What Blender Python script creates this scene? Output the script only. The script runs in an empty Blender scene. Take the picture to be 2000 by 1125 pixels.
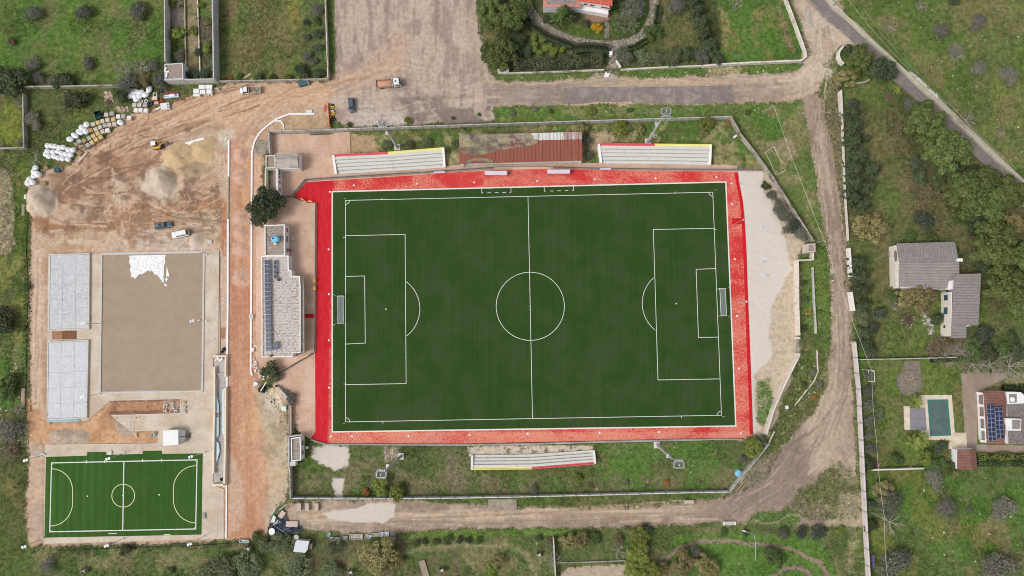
import bpy, bmesh, math, random
import numpy as np
from mathutils import Vector, Matrix

# ------------------------------------------------------------------ camera, sky, sun, exposure
SC = bpy.context.scene
H = 185.0                      # height of the drone above the ground
TH = math.radians(4.2)         # tilt from straight down
FP = 1333.0                    # focal length in photo pixels (24 mm on a 36 mm sensor)
cam_d = bpy.data.cameras.new('camera')
cam = bpy.data.objects.new('camera', cam_d)
SC.collection.objects.link(cam)
cam.location = (0,0, H)
cam.rotation_euler = (TH, 0,0)
cam_d.sensor_width = 36.0
cam_d.lens = FP / 2000.0 * 36.0
cam_d.clip_end = 3000
SC.camera = cam

SUN_EL, SUN_AZ = math.radians(50), math.radians(248)      # azimuth clockwise from the top of the picture
world = bpy.data.worlds.new('World')
SC.world = world
world.use_nodes = True
wn, wl = world.node_tree.nodes, world.node_tree.links
sky = wn.new('ShaderNodeTexSky')
sky.sky_type = 'NISHITA'
sky.sun_disc = False
sky.sun_elevation = SUN_EL
sky.sun_rotation = SUN_AZ
sky.air_density = 1.0
sky.dust_density = 4.0
hsv = wn.new('ShaderNodeHueSaturation')                   # an overcast sky is nearly grey
hsv.inputs['Saturation'].default_value = 0.22
wl.new(sky.outputs['Color'], hsv.inputs['Color'])
bgn = wn['Background']
wl.new(hsv.outputs['Color'], bgn.inputs['Color'])
bgn.inputs['Strength'].default_value = 0.125
sun_d = bpy.data.lights.new('sun','SUN')
sun_d.energy = 1.15
sun_d.angle = math.radians(16)
sun_d.color = (1.0,0.965,0.92)
sun = bpy.data.objects.new('sun', sun_d)
SC.collection.objects.link(sun)
dx, dy, dz = math.sin(SUN_AZ) * math.cos(SUN_EL), math.cos(SUN_AZ) * math.cos(SUN_EL), math.sin(SUN_EL)
sun.rotation_euler = Vector((dx, dy, dz)).to_track_quat('Z','Y').to_euler()
SC.view_settings.view_transform = 'Standard'
SC.view_settings.look = 'None'
SC.view_settings.gamma = 1
SC.view_settings.use_curve_mapping = False
SC.view_settings.exposure = 0.22
SC.cycles.filter_width = 1.0

# ------------------------------------------------------------------ helpers
random.seed(7)
RNG = np.random.default_rng(7)
R = math.radians
CT, ST = math.cos(TH), math.sin(TH)

def G(px, py, z=0.0):
 """the point of the place, at height z, that the survey photo shows at (px, py)"""
 x, y = (px - 1000) / FP, (562.5 - py) / FP
 d = (x, y * CT + ST, y * ST - CT)
 t = (z - H) / d[2]
 return Vector((d[0] * t, d[1] * t, z))

def GP(pts, z=0.0):
 return [G(p[0], p[1], z) for p in pts]

def W2P(x, y, z=0.0):
 dz_ = z - H
 v = y * CT + dz_ * ST
 w = y * ST - dz_ * CT
 return 1000 + FP * x / w, 562.5 - FP * v / w

K = 1.12
def lin(c):
 c = c / 255.0
 return c / 12.92 if c <= 0.04045 else ((c + 0.055) / 1.055) ** 2.4
def S(r, g, b):
 return (min(.85, lin(r) / K), min(.85, lin(g) / K), min(.85, lin(b) / K))

COL = SC.collection

class MB:
 def __init__(s): s.v, s.f = [], []
 def face(s, pts):
  n = len(s.v); s.v += [tuple(p) for p in pts]; s.f.append(tuple(range(n, n + len(pts)))); return s
 def prism(s, poly, z0, z1, top=None):
  """closed prism over polygon poly (x, y); top = other polygon for the upper face"""
  a = sum(poly[i][0] * poly[(i + 1) % len(poly)][1] - poly[(i + 1) % len(poly)][0] * poly[i][1] for i in range(len(poly)))
  top = top or poly
  if a < 0: poly = poly[::-1]; top = top[::-1]
  n, b = len(poly), len(s.v)
  s.v += [(p[0], p[1], z0) for p in poly] + [(p[0], p[1], z1) for p in top]
  for i in range(n):
   j = (i + 1) % n
   s.f.append((b + i, b + j, b + n + j, b + n + i))
  s.f.append(tuple(b + n + i for i in range(n)))
  s.f.append(tuple(b + n - 1 - i for i in range(n)))
  return s
 def slope(s, poly, z0, zt):
  """prism whose top vertices have their own heights zt"""
  a = sum(poly[i][0] * poly[(i + 1) % len(poly)][1] - poly[(i + 1) % len(poly)][0] * poly[i][1] for i in range(len(poly)))
  if a < 0: poly = poly[::-1]; zt = zt[::-1]; z0 = z0[::-1] if isinstance(z0, list) else z0
  n, b = len(poly), len(s.v)
  zz = z0 if isinstance(z0, list) else [z0] * n
  s.v += [(p[0], p[1], z) for p, z in zip(poly, zz)] + [(p[0], p[1], z) for p, z in zip(poly, zt)]
  for i in range(n):
   j = (i + 1) % n
   s.f.append((b + i, b + j, b + n + j, b + n + i))
  s.f.append(tuple(b + n + i for i in range(n)))
  s.f.append(tuple(b + n - 1 - i for i in range(n)))
  return s
 def box(s, cx, cy, z0, sx, sy, h, rz=0.0, tap=1.0):
  c, q = math.cos(rz), math.sin(rz)
  def P(k): return [(cx + (x * c - y * q) * k, cy + (x * q + y * c) * k) for x, y in ((-sx/2,-sy/2),(sx/2,-sy/2),(sx/2, sy/2),(-sx/2, sy/2))]
  return s.prism(P(1.0), z0, z0 + h, P(tap))
 def tube(s, p, q, r0, r1=None, n=6):
  r1 = r0 if r1 is None else r1
  p, q = Vector(p), Vector(q); d = (q - p)
  if d.length < 1e-6: return s
  d.normalize()
  u = d.cross(Vector((0,0,1)) if abs(d.z) < .9 else Vector((1,0,0))).normalized(); w = d.cross(u)
  b = len(s.v)
  for c, r in ((p, r0),(q, r1)):
   for i in range(n):
    a = 2 * math.pi * i / n
    s.v.append(tuple(c + u * (math.cos(a) * r) + w * (math.sin(a) * r)))
  for i in range(n):
   j = (i + 1) % n
   s.f.append((b + j, b + i, b + n + i, b + n + j))
  s.f.append(tuple(b + i for i in range(n))); s.f.append(tuple(b + n + n - 1 - i for i in range(n)))
  return s
 def lathe(s, prof, n=12, c=(0,0), ex=1.0, ey=1.0, jit=0.0, rnd=None, rz=0.0):
  """closed surface of revolution about z: prof = [(r, z)...] from bottom to top"""
  b = len(s.v); m = len(prof); cr, sr = math.cos(rz), math.sin(rz)
  for r, z in prof:
   for i in range(n):
    a = 2 * math.pi * i / n
    k = 1 + (rnd.uniform(-jit, jit) if rnd else 0)
    x, y = r * math.cos(a) * k * ex, r * math.sin(a) * k * ey
    s.v.append((c[0] + x * cr - y * sr, c[1] + x * sr + y * cr, z + (rnd.uniform(-jit, jit) * .3 if rnd and z > 0 else 0)))
  for k in range(m - 1):
   for i in range(n):
    j = (i + 1) % n
    s.f.append((b + k * n + i, b + k * n + j, b + (k + 1) * n + j, b + (k + 1) * n + i))
  s.f.append(tuple(b + n - 1 - i for i in range(n))); s.f.append(tuple(b + (m - 1) * n + i for i in range(n)))
  return s
 def strip(s, pts, w, z0, z1, closed=False):
  """a band of width w along pts, as a closed solid with mitred corners"""
  P = [Vector((p[0], p[1])) for p in pts]; n = len(P); L, Rr = [], []
  for i in range(n):
   a = P[i - 1] if (i > 0 or closed) else None; c = P[(i + 1) % n] if (i < n - 1 or closed) else None
   d1 = (P[i] - a).normalized() if a is not None else None; d2 = (c - P[i]).normalized() if c is not None else None
   d = ((d1 or d2) + (d2 or d1)).normalized(); nn = Vector((-d.y, d.x))
   k = 1 / max(.4, nn.dot(Vector((-(d1 or d2).y, (d1 or d2).x))))
   L.append(P[i] + nn * (w / 2 * k)); Rr.append(P[i] - nn * (w / 2 * k))
  b = len(s.v)
  for i in range(n): s.v += [(Rr[i].x, Rr[i].y, z0),(L[i].x, L[i].y, z0),(L[i].x, L[i].y, z1),(Rr[i].x, Rr[i].y, z1)]
  m = n if closed else n - 1
  for i in range(m):
   a, c = b + 4 * i, b + 4 * ((i + 1) % n)
   s.f += [(a + 3, c + 3, c + 2, a + 2),(a, a + 1, c + 1, c),(a, c, c + 3, a + 3),(a + 1, a + 2, c + 2, c + 1)]
  if not closed:
   s.f += [(b, b + 3, b + 2, b + 1)]; e = b + 4 * (n - 1); s.f += [(e, e + 1, e + 2, e + 3)]
  return s

def mesh_of(name, mb, m, smooth=False, off=None):
 me = bpy.data.meshes.new(name)
 v = mb.v if off is None else [(p[0] - off[0], p[1] - off[1], p[2] - off[2]) for p in mb.v]
 me.from_pydata(v, [], mb.f)
 if m is not None: me.materials.append(m)
 if smooth: me.shade_smooth()
 me.update()
 return me

def wloc(o):
 v = Vector((0,0,0))
 while o is not None: v += o.location; o = o.parent
 return v

def obj(name, mb, m, parent=None, smooth=False, local=False, kind=None):
 """one mesh object; its points are world points (or the parent's own when local)"""
 off = None if (local or parent is None) else wloc(parent)
 me = mb if isinstance(mb, bpy.types.Mesh) else mesh_of(name, mb, m, smooth, off)
 o = bpy.data.objects.new(name, me); COL.objects.link(o)
 if parent is not None: o.parent = parent
 if kind: o['kind'] = kind
 return o

def lob(name, mb, m, parent=None, smooth=False): return obj(name, mb, m, parent, smooth, True)

def tag(o, label, cat, group=None):
 o['label'] = label; o['category'] = cat
 if group: o['group'] = group
 return o

def thing(name, label, cat, loc=(0,0,0), rz=0.0, group=None):
 o = bpy.data.objects.new(name, None); COL.objects.link(o)
 o.empty_display_size = .3
 o.location = loc; o.rotation_euler = (0,0, rz)
 return tag(o, label, cat, group)

def dup(root, loc, rz=0.0, label=None, sc=None, group=None, mats=None):
 r = root.copy(); COL.objects.link(r); r.location = loc; r.rotation_euler = (0,0, rz)
 if label: r['label'] = label
 if group: r['group'] = group
 if sc is not None: r.scale = sc if not isinstance(sc, (int, float)) else (sc, sc, sc)
 for ch in list(root.children):
  c = ch.copy(); COL.objects.link(c); c.parent = r
  for g in list(ch.children):
   d = g.copy(); COL.objects.link(d); d.parent = c
 return r

ORD = 'first second third fourth fifth sixth seventh eighth ninth tenth eleventh twelfth thirteenth fourteenth fifteenth sixteenth'.split()
NUM = 'zero one two three four five six seven eight nine ten eleven twelve thirteen fourteen fifteen sixteen seventeen eighteen nineteen twenty'.split()

# ------------------------------------------------------------------ materials
def newmat(name):
 m = bpy.data.materials.new(name); m.use_nodes = True
 nt = m.node_tree; return m, nt.nodes, nt.links, nt.nodes['Principled BSDF']

def nmix(n, l, fac, a, b, mode='MIX'):
 x = n.new('ShaderNodeMix'); x.data_type = 'RGBA'; x.blend_type = mode
 for sock, val in ((x.inputs[0], fac),(x.inputs[6], a),(x.inputs[7], b)):
  if hasattr(val, 'node'): l.new(val, sock)
  else: sock.default_value = val if isinstance(val, (int, float)) else (*val, 1)[:4]
 return x.outputs[2]

def nnoise(n, l, pos, scale, detail=4, rough=.6, dist=0.0):
 t = n.new('ShaderNodeTexNoise'); t.inputs['Scale'].default_value = scale; t.inputs['Detail'].default_value = detail
 t.inputs['Roughness'].default_value = rough; t.inputs['Distortion'].default_value = dist
 l.new(pos, t.inputs['Vector']); return t.outputs['Fac']

def nramp(n, l, f, a, b, va=0.0, vb=1.0):
 t = n.new('ShaderNodeMapRange'); t.interpolation_type = 'SMOOTHSTEP'
 t.inputs[1].default_value = a; t.inputs[2].default_value = b; t.inputs[3].default_value = va; t.inputs[4].default_value = vb
 l.new(f, t.inputs[0]); return t.outputs[0]

def npos(n, l, scale=None, rot=0.0):
 g = n.new('ShaderNodeNewGeometry'); p = g.outputs['Position']
 if scale or rot:
  mp = n.new('ShaderNodeMapping'); l.new(p, mp.inputs['Vector'])
  mp.inputs['Rotation'].default_value = (0,0, rot)
  if scale: mp.inputs['Scale'].default_value = scale
  p = mp.outputs['Vector']
 return p

def nmul(n, l, a, b, op='MULTIPLY'):
 t = n.new('ShaderNodeMath'); t.operation = op
 for s_, v in ((t.inputs[0], a),(t.inputs[1], b)):
  if hasattr(v, 'node'): l.new(v, s_)
  else: s_.default_value = v
 return t.outputs[0]

def nbump(n, l, b, h, strength=.4, dist=.05):
 t = n.new('ShaderNodeBump'); t.inputs['Strength'].default_value = strength; t.inputs['Distance'].default_value = dist
 l.new(h, t.inputs['Height']); l.new(t.outputs['Normal'], b.inputs['Normal'])

_MC = {}
def M(name, c, rough=.85, var=.12, scale=1.6, bump=0.0, metal=0.0, spec=.25, dirt=None, dirt_amt=.45, stretch=None):
 """plain painted / mineral surface: base colour with uneven tone, optional blotches of a second colour"""
 if name in _MC: return _MC[name]
 m, n, l, b = newmat(name)
 p = npos(n, l, stretch)
 f = nnoise(n, l, p, scale, 5,.65)
 col = nmix(n, l, nramp(n, l, f, .3,.7), tuple(x * (1 - var) for x in c), tuple(min(.9, x * (1 + var)) for x in c))
 if dirt:
  g = nnoise(n, l, p, scale * .37,6,.7,.6)
  col = nmix(n, l, nramp(n, l, g, .62 - dirt_amt * .3,.78 - dirt_amt * .2), col, dirt)
 l.new(col, b.inputs['Base Color'])
 b.inputs['Roughness'].default_value = rough; b.inputs['Metallic'].default_value = metal
 b.inputs['Specular IOR Level'].default_value = spec
 if bump: nbump(n, l, b, nnoise(n, l, p, scale * 4,4), bump)
 _MC[name] = m
 return m
# ------------------------------------------------------------------ the ground: one fine sheet, split by what covers it
GS = 0.36
XS = np.arange(-168,168.1, GS); YS = np.arange(-86,124, GS)
GX, GY = np.meshgrid(XS, YS)
PX, PY = W2P(GX, GY)

_LAT = [RNG.random((256,256)) for _ in range(6)]
def vnoise(x, y, k):
 L = _LAT[k % 6]; xi = np.floor(x).astype(int); yi = np.floor(y).astype(int)
 fx = x - xi; fy = y - yi; fx = fx * fx * (3 - 2 * fx); fy = fy * fy * (3 - 2 * fy)
 a = L[yi & 255, xi & 255]; b = L[yi & 255,(xi + 1) & 255]; c = L[(yi + 1) & 255, xi & 255]; d = L[(yi + 1) & 255,(xi + 1) & 255]
 return (a * (1 - fx) + b * fx) * (1 - fy) + (c * (1 - fx) + d * fx) * fy
def fbm(x, y, sc, oct=4, seed=0, gain=.55):
 r = 0; a = 1; t = 0
 for i in range(oct):
  r = r + a * vnoise(x * sc + 17.3 * i + seed * 31.7, y * sc + 9.1 * i + seed * 13.3, i + seed); t += a; a *= gain; sc *= 2.03
 return r / t
WX = (fbm(GX, GY, .35,4,1) - .5) * 2
WY = (fbm(GX, GY, .35,4,2) - .5) * 2
def sst(x, a, b):
 t = np.clip((x - a) / (b - a), 0,1); return t * t * (3 - 2 * t)

def sd_poly(x, y, poly):
 d = np.full(x.shape, 1e9); inside = np.zeros(x.shape, bool); n = len(poly)
 for i in range(n):
  x1, y1 = poly[i]; x2, y2 = poly[(i + 1) % n]
  ex, ey = x2 - x1, y2 - y1; L = ex * ex + ey * ey + 1e-9
  t = np.clip(((x - x1) * ex + (y - y1) * ey) / L, 0,1)
  d = np.minimum(d, (x - x1 - t * ex) ** 2 + (y - y1 - t * ey) ** 2)
  c = ((y1 > y) != (y2 > y)) & (x < (x2 - x1) * (y - y1) / (y2 - y1 + 1e-12) + x1)
  inside ^= c
 d = np.sqrt(d); return np.where(inside, -d, d)
def sd_line(x, y, pts):
 d = np.full(x.shape, 1e9)
 for i in range(len(pts) - 1):
  x1, y1 = pts[i]; x2, y2 = pts[i + 1]; ex, ey = x2 - x1, y2 - y1; L = ex * ex + ey * ey + 1e-9
  t = np.clip(((x - x1) * ex + (y - y1) * ey) / L, 0,1)
  d = np.minimum(d, (x - x1 - t * ex) ** 2 + (y - y1 - t * ey) ** 2)
 return np.sqrt(d)

GC = np.zeros(GX.shape + (3,)); VEG = np.ones(GX.shape); REG = np.zeros(GX.shape, int)
ZZ = np.zeros(GX.shape); FLAT = np.zeros(GX.shape)
REGN = ['grass_field','dirt_yard','parking_ground','dirt_road','sand_strip','gravel_mound','garden_lawn','footpath']

def blend(m, sl, col, veg):
 c = np.array(S(*col)) if max(col) > 1 else np.array(col)
 GC[sl] = GC[sl] * (1 - m[..., None]) + c * m[..., None]
 if veg is not None: VEG[sl] = VEG[sl] * (1 - m) + veg * m
def paint(pts, col, soft=3., warp=5., a=1., mot=0., ms=.4, seed=3, veg=None, reg=None, line=None, flat=False, z=None, zs=6.):
 """lay a material of colour col over the polygon (or the line of width `line`) with a ragged edge; mot = patchiness"""
 xs = [p[0] for p in pts]; ys = [p[1] for p in pts]; pad = 14 + warp * 2 + soft * 2 + (line or 0)
 msk = (PX > min(xs) - pad) & (PX < max(xs) + pad) & (PY > min(ys) - pad) & (PY < max(ys) + pad)
 if not msk.any(): return
 rr, cc = np.where(msk.any(1))[0], np.where(msk.any(0))[0]
 sl = (slice(rr[0], rr[-1] + 1), slice(cc[0], cc[-1] + 1))
 x = PX[sl] + WX[sl] * warp; y = PY[sl] + WY[sl] * warp
 d = sd_line(x, y, pts) - line / 2 if line else sd_poly(x, y, pts)
 m = 1 - sst(d, -soft, soft)
 mm = m * a
 if mot:
  f = fbm(GX[sl], GY[sl], ms, 5, seed); mm = mm * ((1 - mot) + mot * sst(f, .42,.58))
 if col is not None: blend(mm, sl, col, veg)
 if reg is not None: REG[sl] = np.where(m > .5, reg, REG[sl])
 if flat: FLAT[sl] = np.maximum(FLAT[sl], (sd_poly(PX[sl], PY[sl], pts) < 3.0))
 if z is not None: ZZ[sl] += z * (1 - sst(d, -zs, 0))
def scatter_tone(pts, col, a=.6, ms=.8, lo=.55, hi=.62, seed=5, oct=5, stretch=(1,1), soft=6, warp=5, veg=None):
 """specks and blotches of another colour inside a polygon"""
 xs = [p[0] for p in pts]; ys = [p[1] for p in pts]
 msk = (PX > min(xs) - 20) & (PX < max(xs) + 20) & (PY > min(ys) - 20) & (PY < max(ys) + 20)
 if not msk.any(): return
 rr, cc = np.where(msk.any(1))[0], np.where(msk.any(0))[0]
 sl = (slice(rr[0], rr[-1] + 1), slice(cc[0], cc[-1] + 1))
 d = sd_poly(PX[sl] + WX[sl] * warp, PY[sl] + WY[sl] * warp, pts)
 f = fbm(GX[sl] * stretch[0], GY[sl] * stretch[1], ms, oct, seed)
 blend((1 - sst(d, -soft, soft)) * sst(f, lo, hi) * a, sl, col, veg)
def ell(cx, cy, rx, ry=None, n=18, rot=0, jit=0, seed=1):
 ry = ry or rx; rnd = random.Random(seed); o = []
 for i in range(n):
  t = 2 * math.pi * i / n; k = 1 + rnd.uniform(-jit, jit); x, y = rx * k * math.cos(t), ry * k * math.sin(t)
  o.append((cx + x * math.cos(rot) - y * math.sin(rot), cy + x * math.sin(rot) + y * math.cos(rot)))
 return o
def mound(cx, cy, rx, ry, h, rot=0., sharp=1.0, seed=1, lump=.15):
 """a heap of loose material raised in the sheet"""
 c = G(cx, cy); s = 185 / FP
 x = GX - c.x; y = GY - c.y; a = -rot
 u = (x * math.cos(a) - y * math.sin(a)) / (rx * s); v = (x * math.sin(a) + y * math.cos(a)) / (ry * s)
 r = np.sqrt(u * u + v * v) * (1 + (fbm(GX, GY, .5,4, seed) - .5) * .5)
 ZZ[...] += h * np.clip(1 - r, 0,1) ** sharp * (1 + (fbm(GX, GY, .9,4, seed + 1) - .5) * lump * 2)

def ruts(pts, hw, n, cols, a=.4, w=(1.6,3.2), seg=.5, seed=1, cross=0.0):
 """wheel tracks and scrape marks: short lines that run beside one another along pts"""
 rn = random.Random(seed); P = [Vector(p) for p in pts]; cum = [0]
 for p, q in zip(P, P[1:]): cum.append(cum[-1] + (q - p).length)
 def on(s_, o):
  s_ = max(0, min(cum[-1] - .01, s_)); i = max(j for j in range(len(P) - 1) if cum[j] <= s_); d = (P[i + 1] - P[i]).normalized()
  q = P[i] + d * (s_ - cum[i]); return (q.x - d.y * o, q.y + d.x * o)
 for k in range(n):
  o = rn.uniform(-hw, hw); s0 = rn.uniform(-.1,1 - seg * .3) * cum[-1]; l = rn.uniform(.3,1) * seg * cum[-1]; m = max(2, int(l / 25)); dr = rn.uniform(-1,1) * cross * hw
  paint([on(s0 + l * j / m, o + dr * j / m + rn.uniform(-.5,.5)) for j in range(m + 1)], cols[k % len(cols)], 1.0,1.5, min(1, a * rn.uniform(.7,2.0)), line=rn.uniform(*w), mot=.3, ms=.6, seed=k)

ALL = [(-200,-200),(2300,-200),(2300,1400),(-200,1400)]
# ---- meadows
base = np.array(S(92,104,62)); GC[...] = base
scatter_tone(ALL, (86,112,52), .8,.055,.42,.6,1)
scatter_tone(ALL, (110,105,74), .6,.09,.5,.68,2)
scatter_tone(ALL, (70,84,48), .5,.3,.5,.66,4)
# top-left field
TLF = [(-60,-60),(318,-60),(318,120),(290,160),(48,165),(-60,170)]
paint(TLF, (88,112,54), 8,10,.8, veg=1)
scatter_tone(TLF, (82,116,52), .8,.12,.47,.62,7, stretch=(1,.45))
scatter_tone(TLF, (112,114,66), .65,.16,.5,.64,9, stretch=(1.4,.4))
scatter_tone(TLF, (112,106,78), .6,.11,.54,.68,3, stretch=(1.2,.6))
paint([(310,20),(310,150),(290,130),(300,20)], (74,106,46), 8,8,.6)
# field left of the bags and the far-left meadow
LF = [(-60,165),(180,160),(180,230),(95,275),(60,330),(50,400),(45,640),(-60,640)]
paint(LF, (86,92,60), 8,10,.8)
paint([(5,200),(35,205),(38,260),(20,285),(-10,270)], (118,128,50), 8,8,.8)
scatter_tone(LF, (112,122,54), .6,.18,.52,.64,5)
paint([(-40,330),(24,330),(28,400),(30,478),(10,500),(-40,500)], (178,166,138), 6,8,.9, veg=.25)
paint([(52,300),(64,400),(56,600),(40,800),(28,800),(30,560),(28,330)], (84,104,46), 5,6,.75)
paint([(20,560),(34,560),(40,700),(40,790),(30,790),(26,640)], (152,142,112), 4,6,.6, mot=.8)
scatter_tone([(-40,500),(50,500),(50,800),(-40,800)], (126,128,72), .7,.25,.5,.62,6)
paint([(-60,720),(20,700),(26,800),(-60,800)], (72,108,42), 6,8,.7)
paint([(-60,800),(48,800),(52,1090),(-60,1090)], (84,90,56), 8,8,.8)
scatter_tone([(-60,800),(48,800),(52,920),(-60,920)], (104,96,80), .6,.4,.5,.64,2)
scatter_tone([(-60,900),(52,900),(52,1130),(-60,1130)], (80,98,52), .7,.12,.45,.62,8)
paint([(10,930),(40,960),(36,990),(8,960)], (128,116,78), 8,8,.6)
# second field (grass with bare brown soil)
F2 = [(427,-60),(638,-60),(641,152),(430,158)]
paint(F2,(92,104,60), 4,4,1)
paint([(440,-20),(560,-20),(575,80),(560,140),(450,140)], (118,106,76), 14,12,.8, mot=.35, ms=.3)
scatter_tone(F2,(126,104,82), .45,.22,.52,.64,4, stretch=(1.4,.6))
scatter_tone(F2,(84,110,56), .6,.2,.52,.66,6, stretch=(1.2,.7))
paint([(562,-10),(588,-10),(590,40),(575,60),(562,40)], (138,130,60), 6,8,.6, mot=.5)
paint([(595,-20),(636,-20),(638,150),(590,150)], (84,98,64), 5,6,.6)
paint([(641,-30),(653,-30),(657,140),(643,156)], (88,108,56), 2,3,1)
# garden strip between the concrete walls
paint([(320,-40),(422,-40),(422,160),(320,160)], (88,92,66), 2,2,1, reg=6)
paint([(332,12),(360,12),(362,55),(334,55)], (140,132,120), 2,2,1, veg=.1)
paint([(331,80),(362,78),(364,125),(333,128)], (74,92,46), 4,4,1)
paint([(361,-20),(386,-20),(390,155),(364,155)], (150,136,110), 2,3,.9, veg=.2, reg=7)
paint([(366,100),(390,100),(390,160),(368,160)], (110,104,68), 6,5,.6)
paint([(388,40),(414,40),(414,92),(388,80)], (120,108,98), 4,4,.8, veg=.3)
paint([(389,-20),(414,-20),(414,32),(389,32)], (84,112,50), 4,4,.7)
# right-hand field
RF = [(1640,-60),(2100,-60),(2100,440),(1990,360),(1830,170),(1690,20)]
paint(RF, (94,106,62), 3,3,1)
scatter_tone(RF, (110,118,66), .7,.13,.5,.64,6)
scatter_tone(RF, (120,110,80), .55,.12,.53,.66,8)
scatter_tone(RF, (80,104,48), .8,.1,.5,.62,2)
# bright meadow, top right of the round garden
paint([(1395,-40),(1540,-40),(1575,110),(1405,122)], (82,112,52), 3,3,1)
scatter_tone([(1395,-40),(1540,-40),(1575,110),(1405,122)], (70,108,42), .6,.15,.45,.65,5)
scatter_tone([(1395,-40),(1540,-40),(1575,110),(1405,122)], (128,114,78), .6,.3,.56,.68,9)
paint([(1400,10),(1416,20),(1425,60),(1418,100),(1402,90)], (152,138,98), 5,6,.75, mot=.4)
paint([(1516,12),(1526,14),(1548,85),(1553,105),(1542,104),(1526,60)], (146,132,100), 3,4,.9, mot=.3, veg=.4)
# round garden
GRD = [(940,-40),(1400,-40),(1410,122),(1090,135),(990,140),(935,120)]
paint(GRD, (84,90,58), 4,4,1, reg=6)
paint([(1300,40),(1345,30),(1370,90),(1290,95)], (108,106,70), 8,8,.7)
paint([(1110,50),(1180,55),(1180,74),(1110,70)], (76,100,42), 4,4,.8)
paint([(1190,-10),(1275,-10),(1262,50),(1230,68),(1190,72)], (74,98,44), 4,4,.8)
paint([(1138,22),(1192,20),(1192,42),(1146,46)], (150,122,104), 3,4,1, veg=.1)
# villa gardens on the right
VG = [(1655,180),(1740,140),(1990,400),(2080,470),(2080,695),(1688,697),(1668,560),(1652,300)]
paint(VG, (98,98,66), 4,4,1, reg=6)
scatter_tone(VG, (88,106,54), .8,.1,.46,.6,4)
scatter_tone(VG, (118,106,80), .6,.14,.52,.66,7)
paint([(1740,200),(1770,205),(1790,330),(1840,380),(1870,460),(1820,470),(1760,320),(1735,240)], (112,100,78), 10,12,.6, veg=.6)
paint([(1730,630),(1830,625),(1845,680),(1720,690)], (92,108,56), 8,8,.8)
paint([(1880,640),(2060,640),(2060,700),(1880,690)], (84,96,62), 8,8,.8)
PG = [(1690,705),(2080,702),(2080,915),(1700,915)]
paint(PG, (98,106,62), 3,3,1, reg=6)
paint([(1745,715),(1880,720),(1885,780),(1860,830),(1760,770)], (110,108,70), 8,8,.8, mot=.4)
scatter_tone(PG, (88,116,48), .6,.14,.5,.63,9)
paint([(1880,728),(2060,728),(2060,770),(1885,790)], (134,130,100), 6,6,.7)
# south-east field
SE = [(1700,920),(2100,918),(2100,1200),(1705,1200)]
paint(SE, (86,104,58), 3,3,1)
scatter_tone(SE, (78,112,48), .7,.09,.45,.6,3)
scatter_tone(SE, (112,110,58), .6,.13,.52,.64,5)
scatter_tone([(1850,1000),(2080,1000),(2080,1110),(1850,1110)], (124,112,86), .7,.2,.46,.6,7)
scatter_tone(ALL, (124,112,82), .5,.45,.60,.72,11)
scatter_tone(ALL, (64,84,40), .45,.5,.58,.70,13)
# ---- parking ground and the dirt roads
PK = [(652,-60),(928,-60),(935,60),(950,130),(975,165),(985,235),(680,248),(655,235),(560,225),(560,175),(640,160),(655,145)]
paint(PK, (192,174,160), 2.5,5,1, veg=0, reg=2)
scatter_tone(PK, (158,140,132), .75,.3,.53,.66,3, stretch=(2.2,.35), veg=0)
scatter_tone(PK, (150,132,126), .6,.5,.56,.68,5, stretch=(.8,.5), veg=0)
scatter_tone(PK, (200,182,164), .7,.12,.5,.65,6, veg=0)
scatter_tone([(780,190),(960,180),(960,245),(800,245)], (132,118,112), .8,.3,.42,.6,8, veg=0)
paint([(690,215),(800,222),(790,246),(684,246)], (208,198,190), 5,8,.8, mot=.4, veg=0)
paint([(905,-20),(925,-20),(930,60),(945,150),(925,150),(915,60)], (172,154,140), 8,6,.5)
paint([(640,150),(700,135),(760,90),(770,60),(800,60),(780,140),(700,170),(640,175)], (196,162,138), 14,10,.6)
# road along the top of the sports ground
TR = [(940,150),(1000,158),(1160,150),(1300,150),(1400,145),(1530,140),(1566,128),(1583,100),(1560,40),(1535,-60),(1610,-60),(1672,70),(1690,85),(1640,90),(1612,130),(1600,175),(1565,200),(1400,203),(1100,207),(960,208)]
paint(TR, (190,170,150), 3,7,1, veg=0, reg=3)
scatter_tone(TR, (166,146,130), .7,.25,.5,.64,5, veg=0)
scatter_tone([(1560,0),(1680,80),(1600,180),(1450,190),(1440,150),(1570,120)], (206,190,172), .7,.2,.48,.62,4, veg=0)
paint([(950,165),(1100,163),(1100,202),(950,205)], (150,134,128), 6,8,.85, mot=.3)
paint([(960,186),(1030,178),(1085,178),(1080,198),(1000,200)], (180,166,158), 4,6,.8, mot=.6, ms=.6)
paint([(1100,200),(1240,201),(1240,205),(1100,206)], (202,178,146), 2,4,.8)
paint([(1150,150),(1380,150),(1440,165),(1150,166)], (196,172,146), 4,6,.7)
paint([(1160,142),(1205,140),(1210,160),(1155,160)], (168,156,140), 5,6,.9, veg=.1)
for k, (x_, c_) in enumerate([(665 + 22 * i, ((152,136,128),(206,190,176))[i % 3 == 1]) for i in range(12)]):
 ruts([(x_, -20),(x_ + 4,100),(x_ + 8,220)], 11,11, [c_, (160,142,134)], .42,(1.6,4.5), .12, seed=k + 20)
ruts([(690,190),(820,200),(960,195)], 40,46, [(146,130,122),(208,194,182)], .4,(1.6,4), .2, seed=40, cross=.4)
ruts([(560,200),(650,175),(760,130),(900,160)], 16,20, [(170,146,128),(212,186,164)], .4, seg=.5, seed=41)
ruts([(950,185),(1100,184),(1300,160),(1440,172),(1560,165),(1600,130)], 20,60, [(158,138,124),(212,194,174),(150,134,126)], .4, seg=.2, seed=42, cross=.3)
ruts([(1585,-10),(1600,60),(1600,120),(1592,190)], 34,46, [(176,158,142),(218,204,188)], .4, seg=.4, seed=43, cross=.4)
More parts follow.
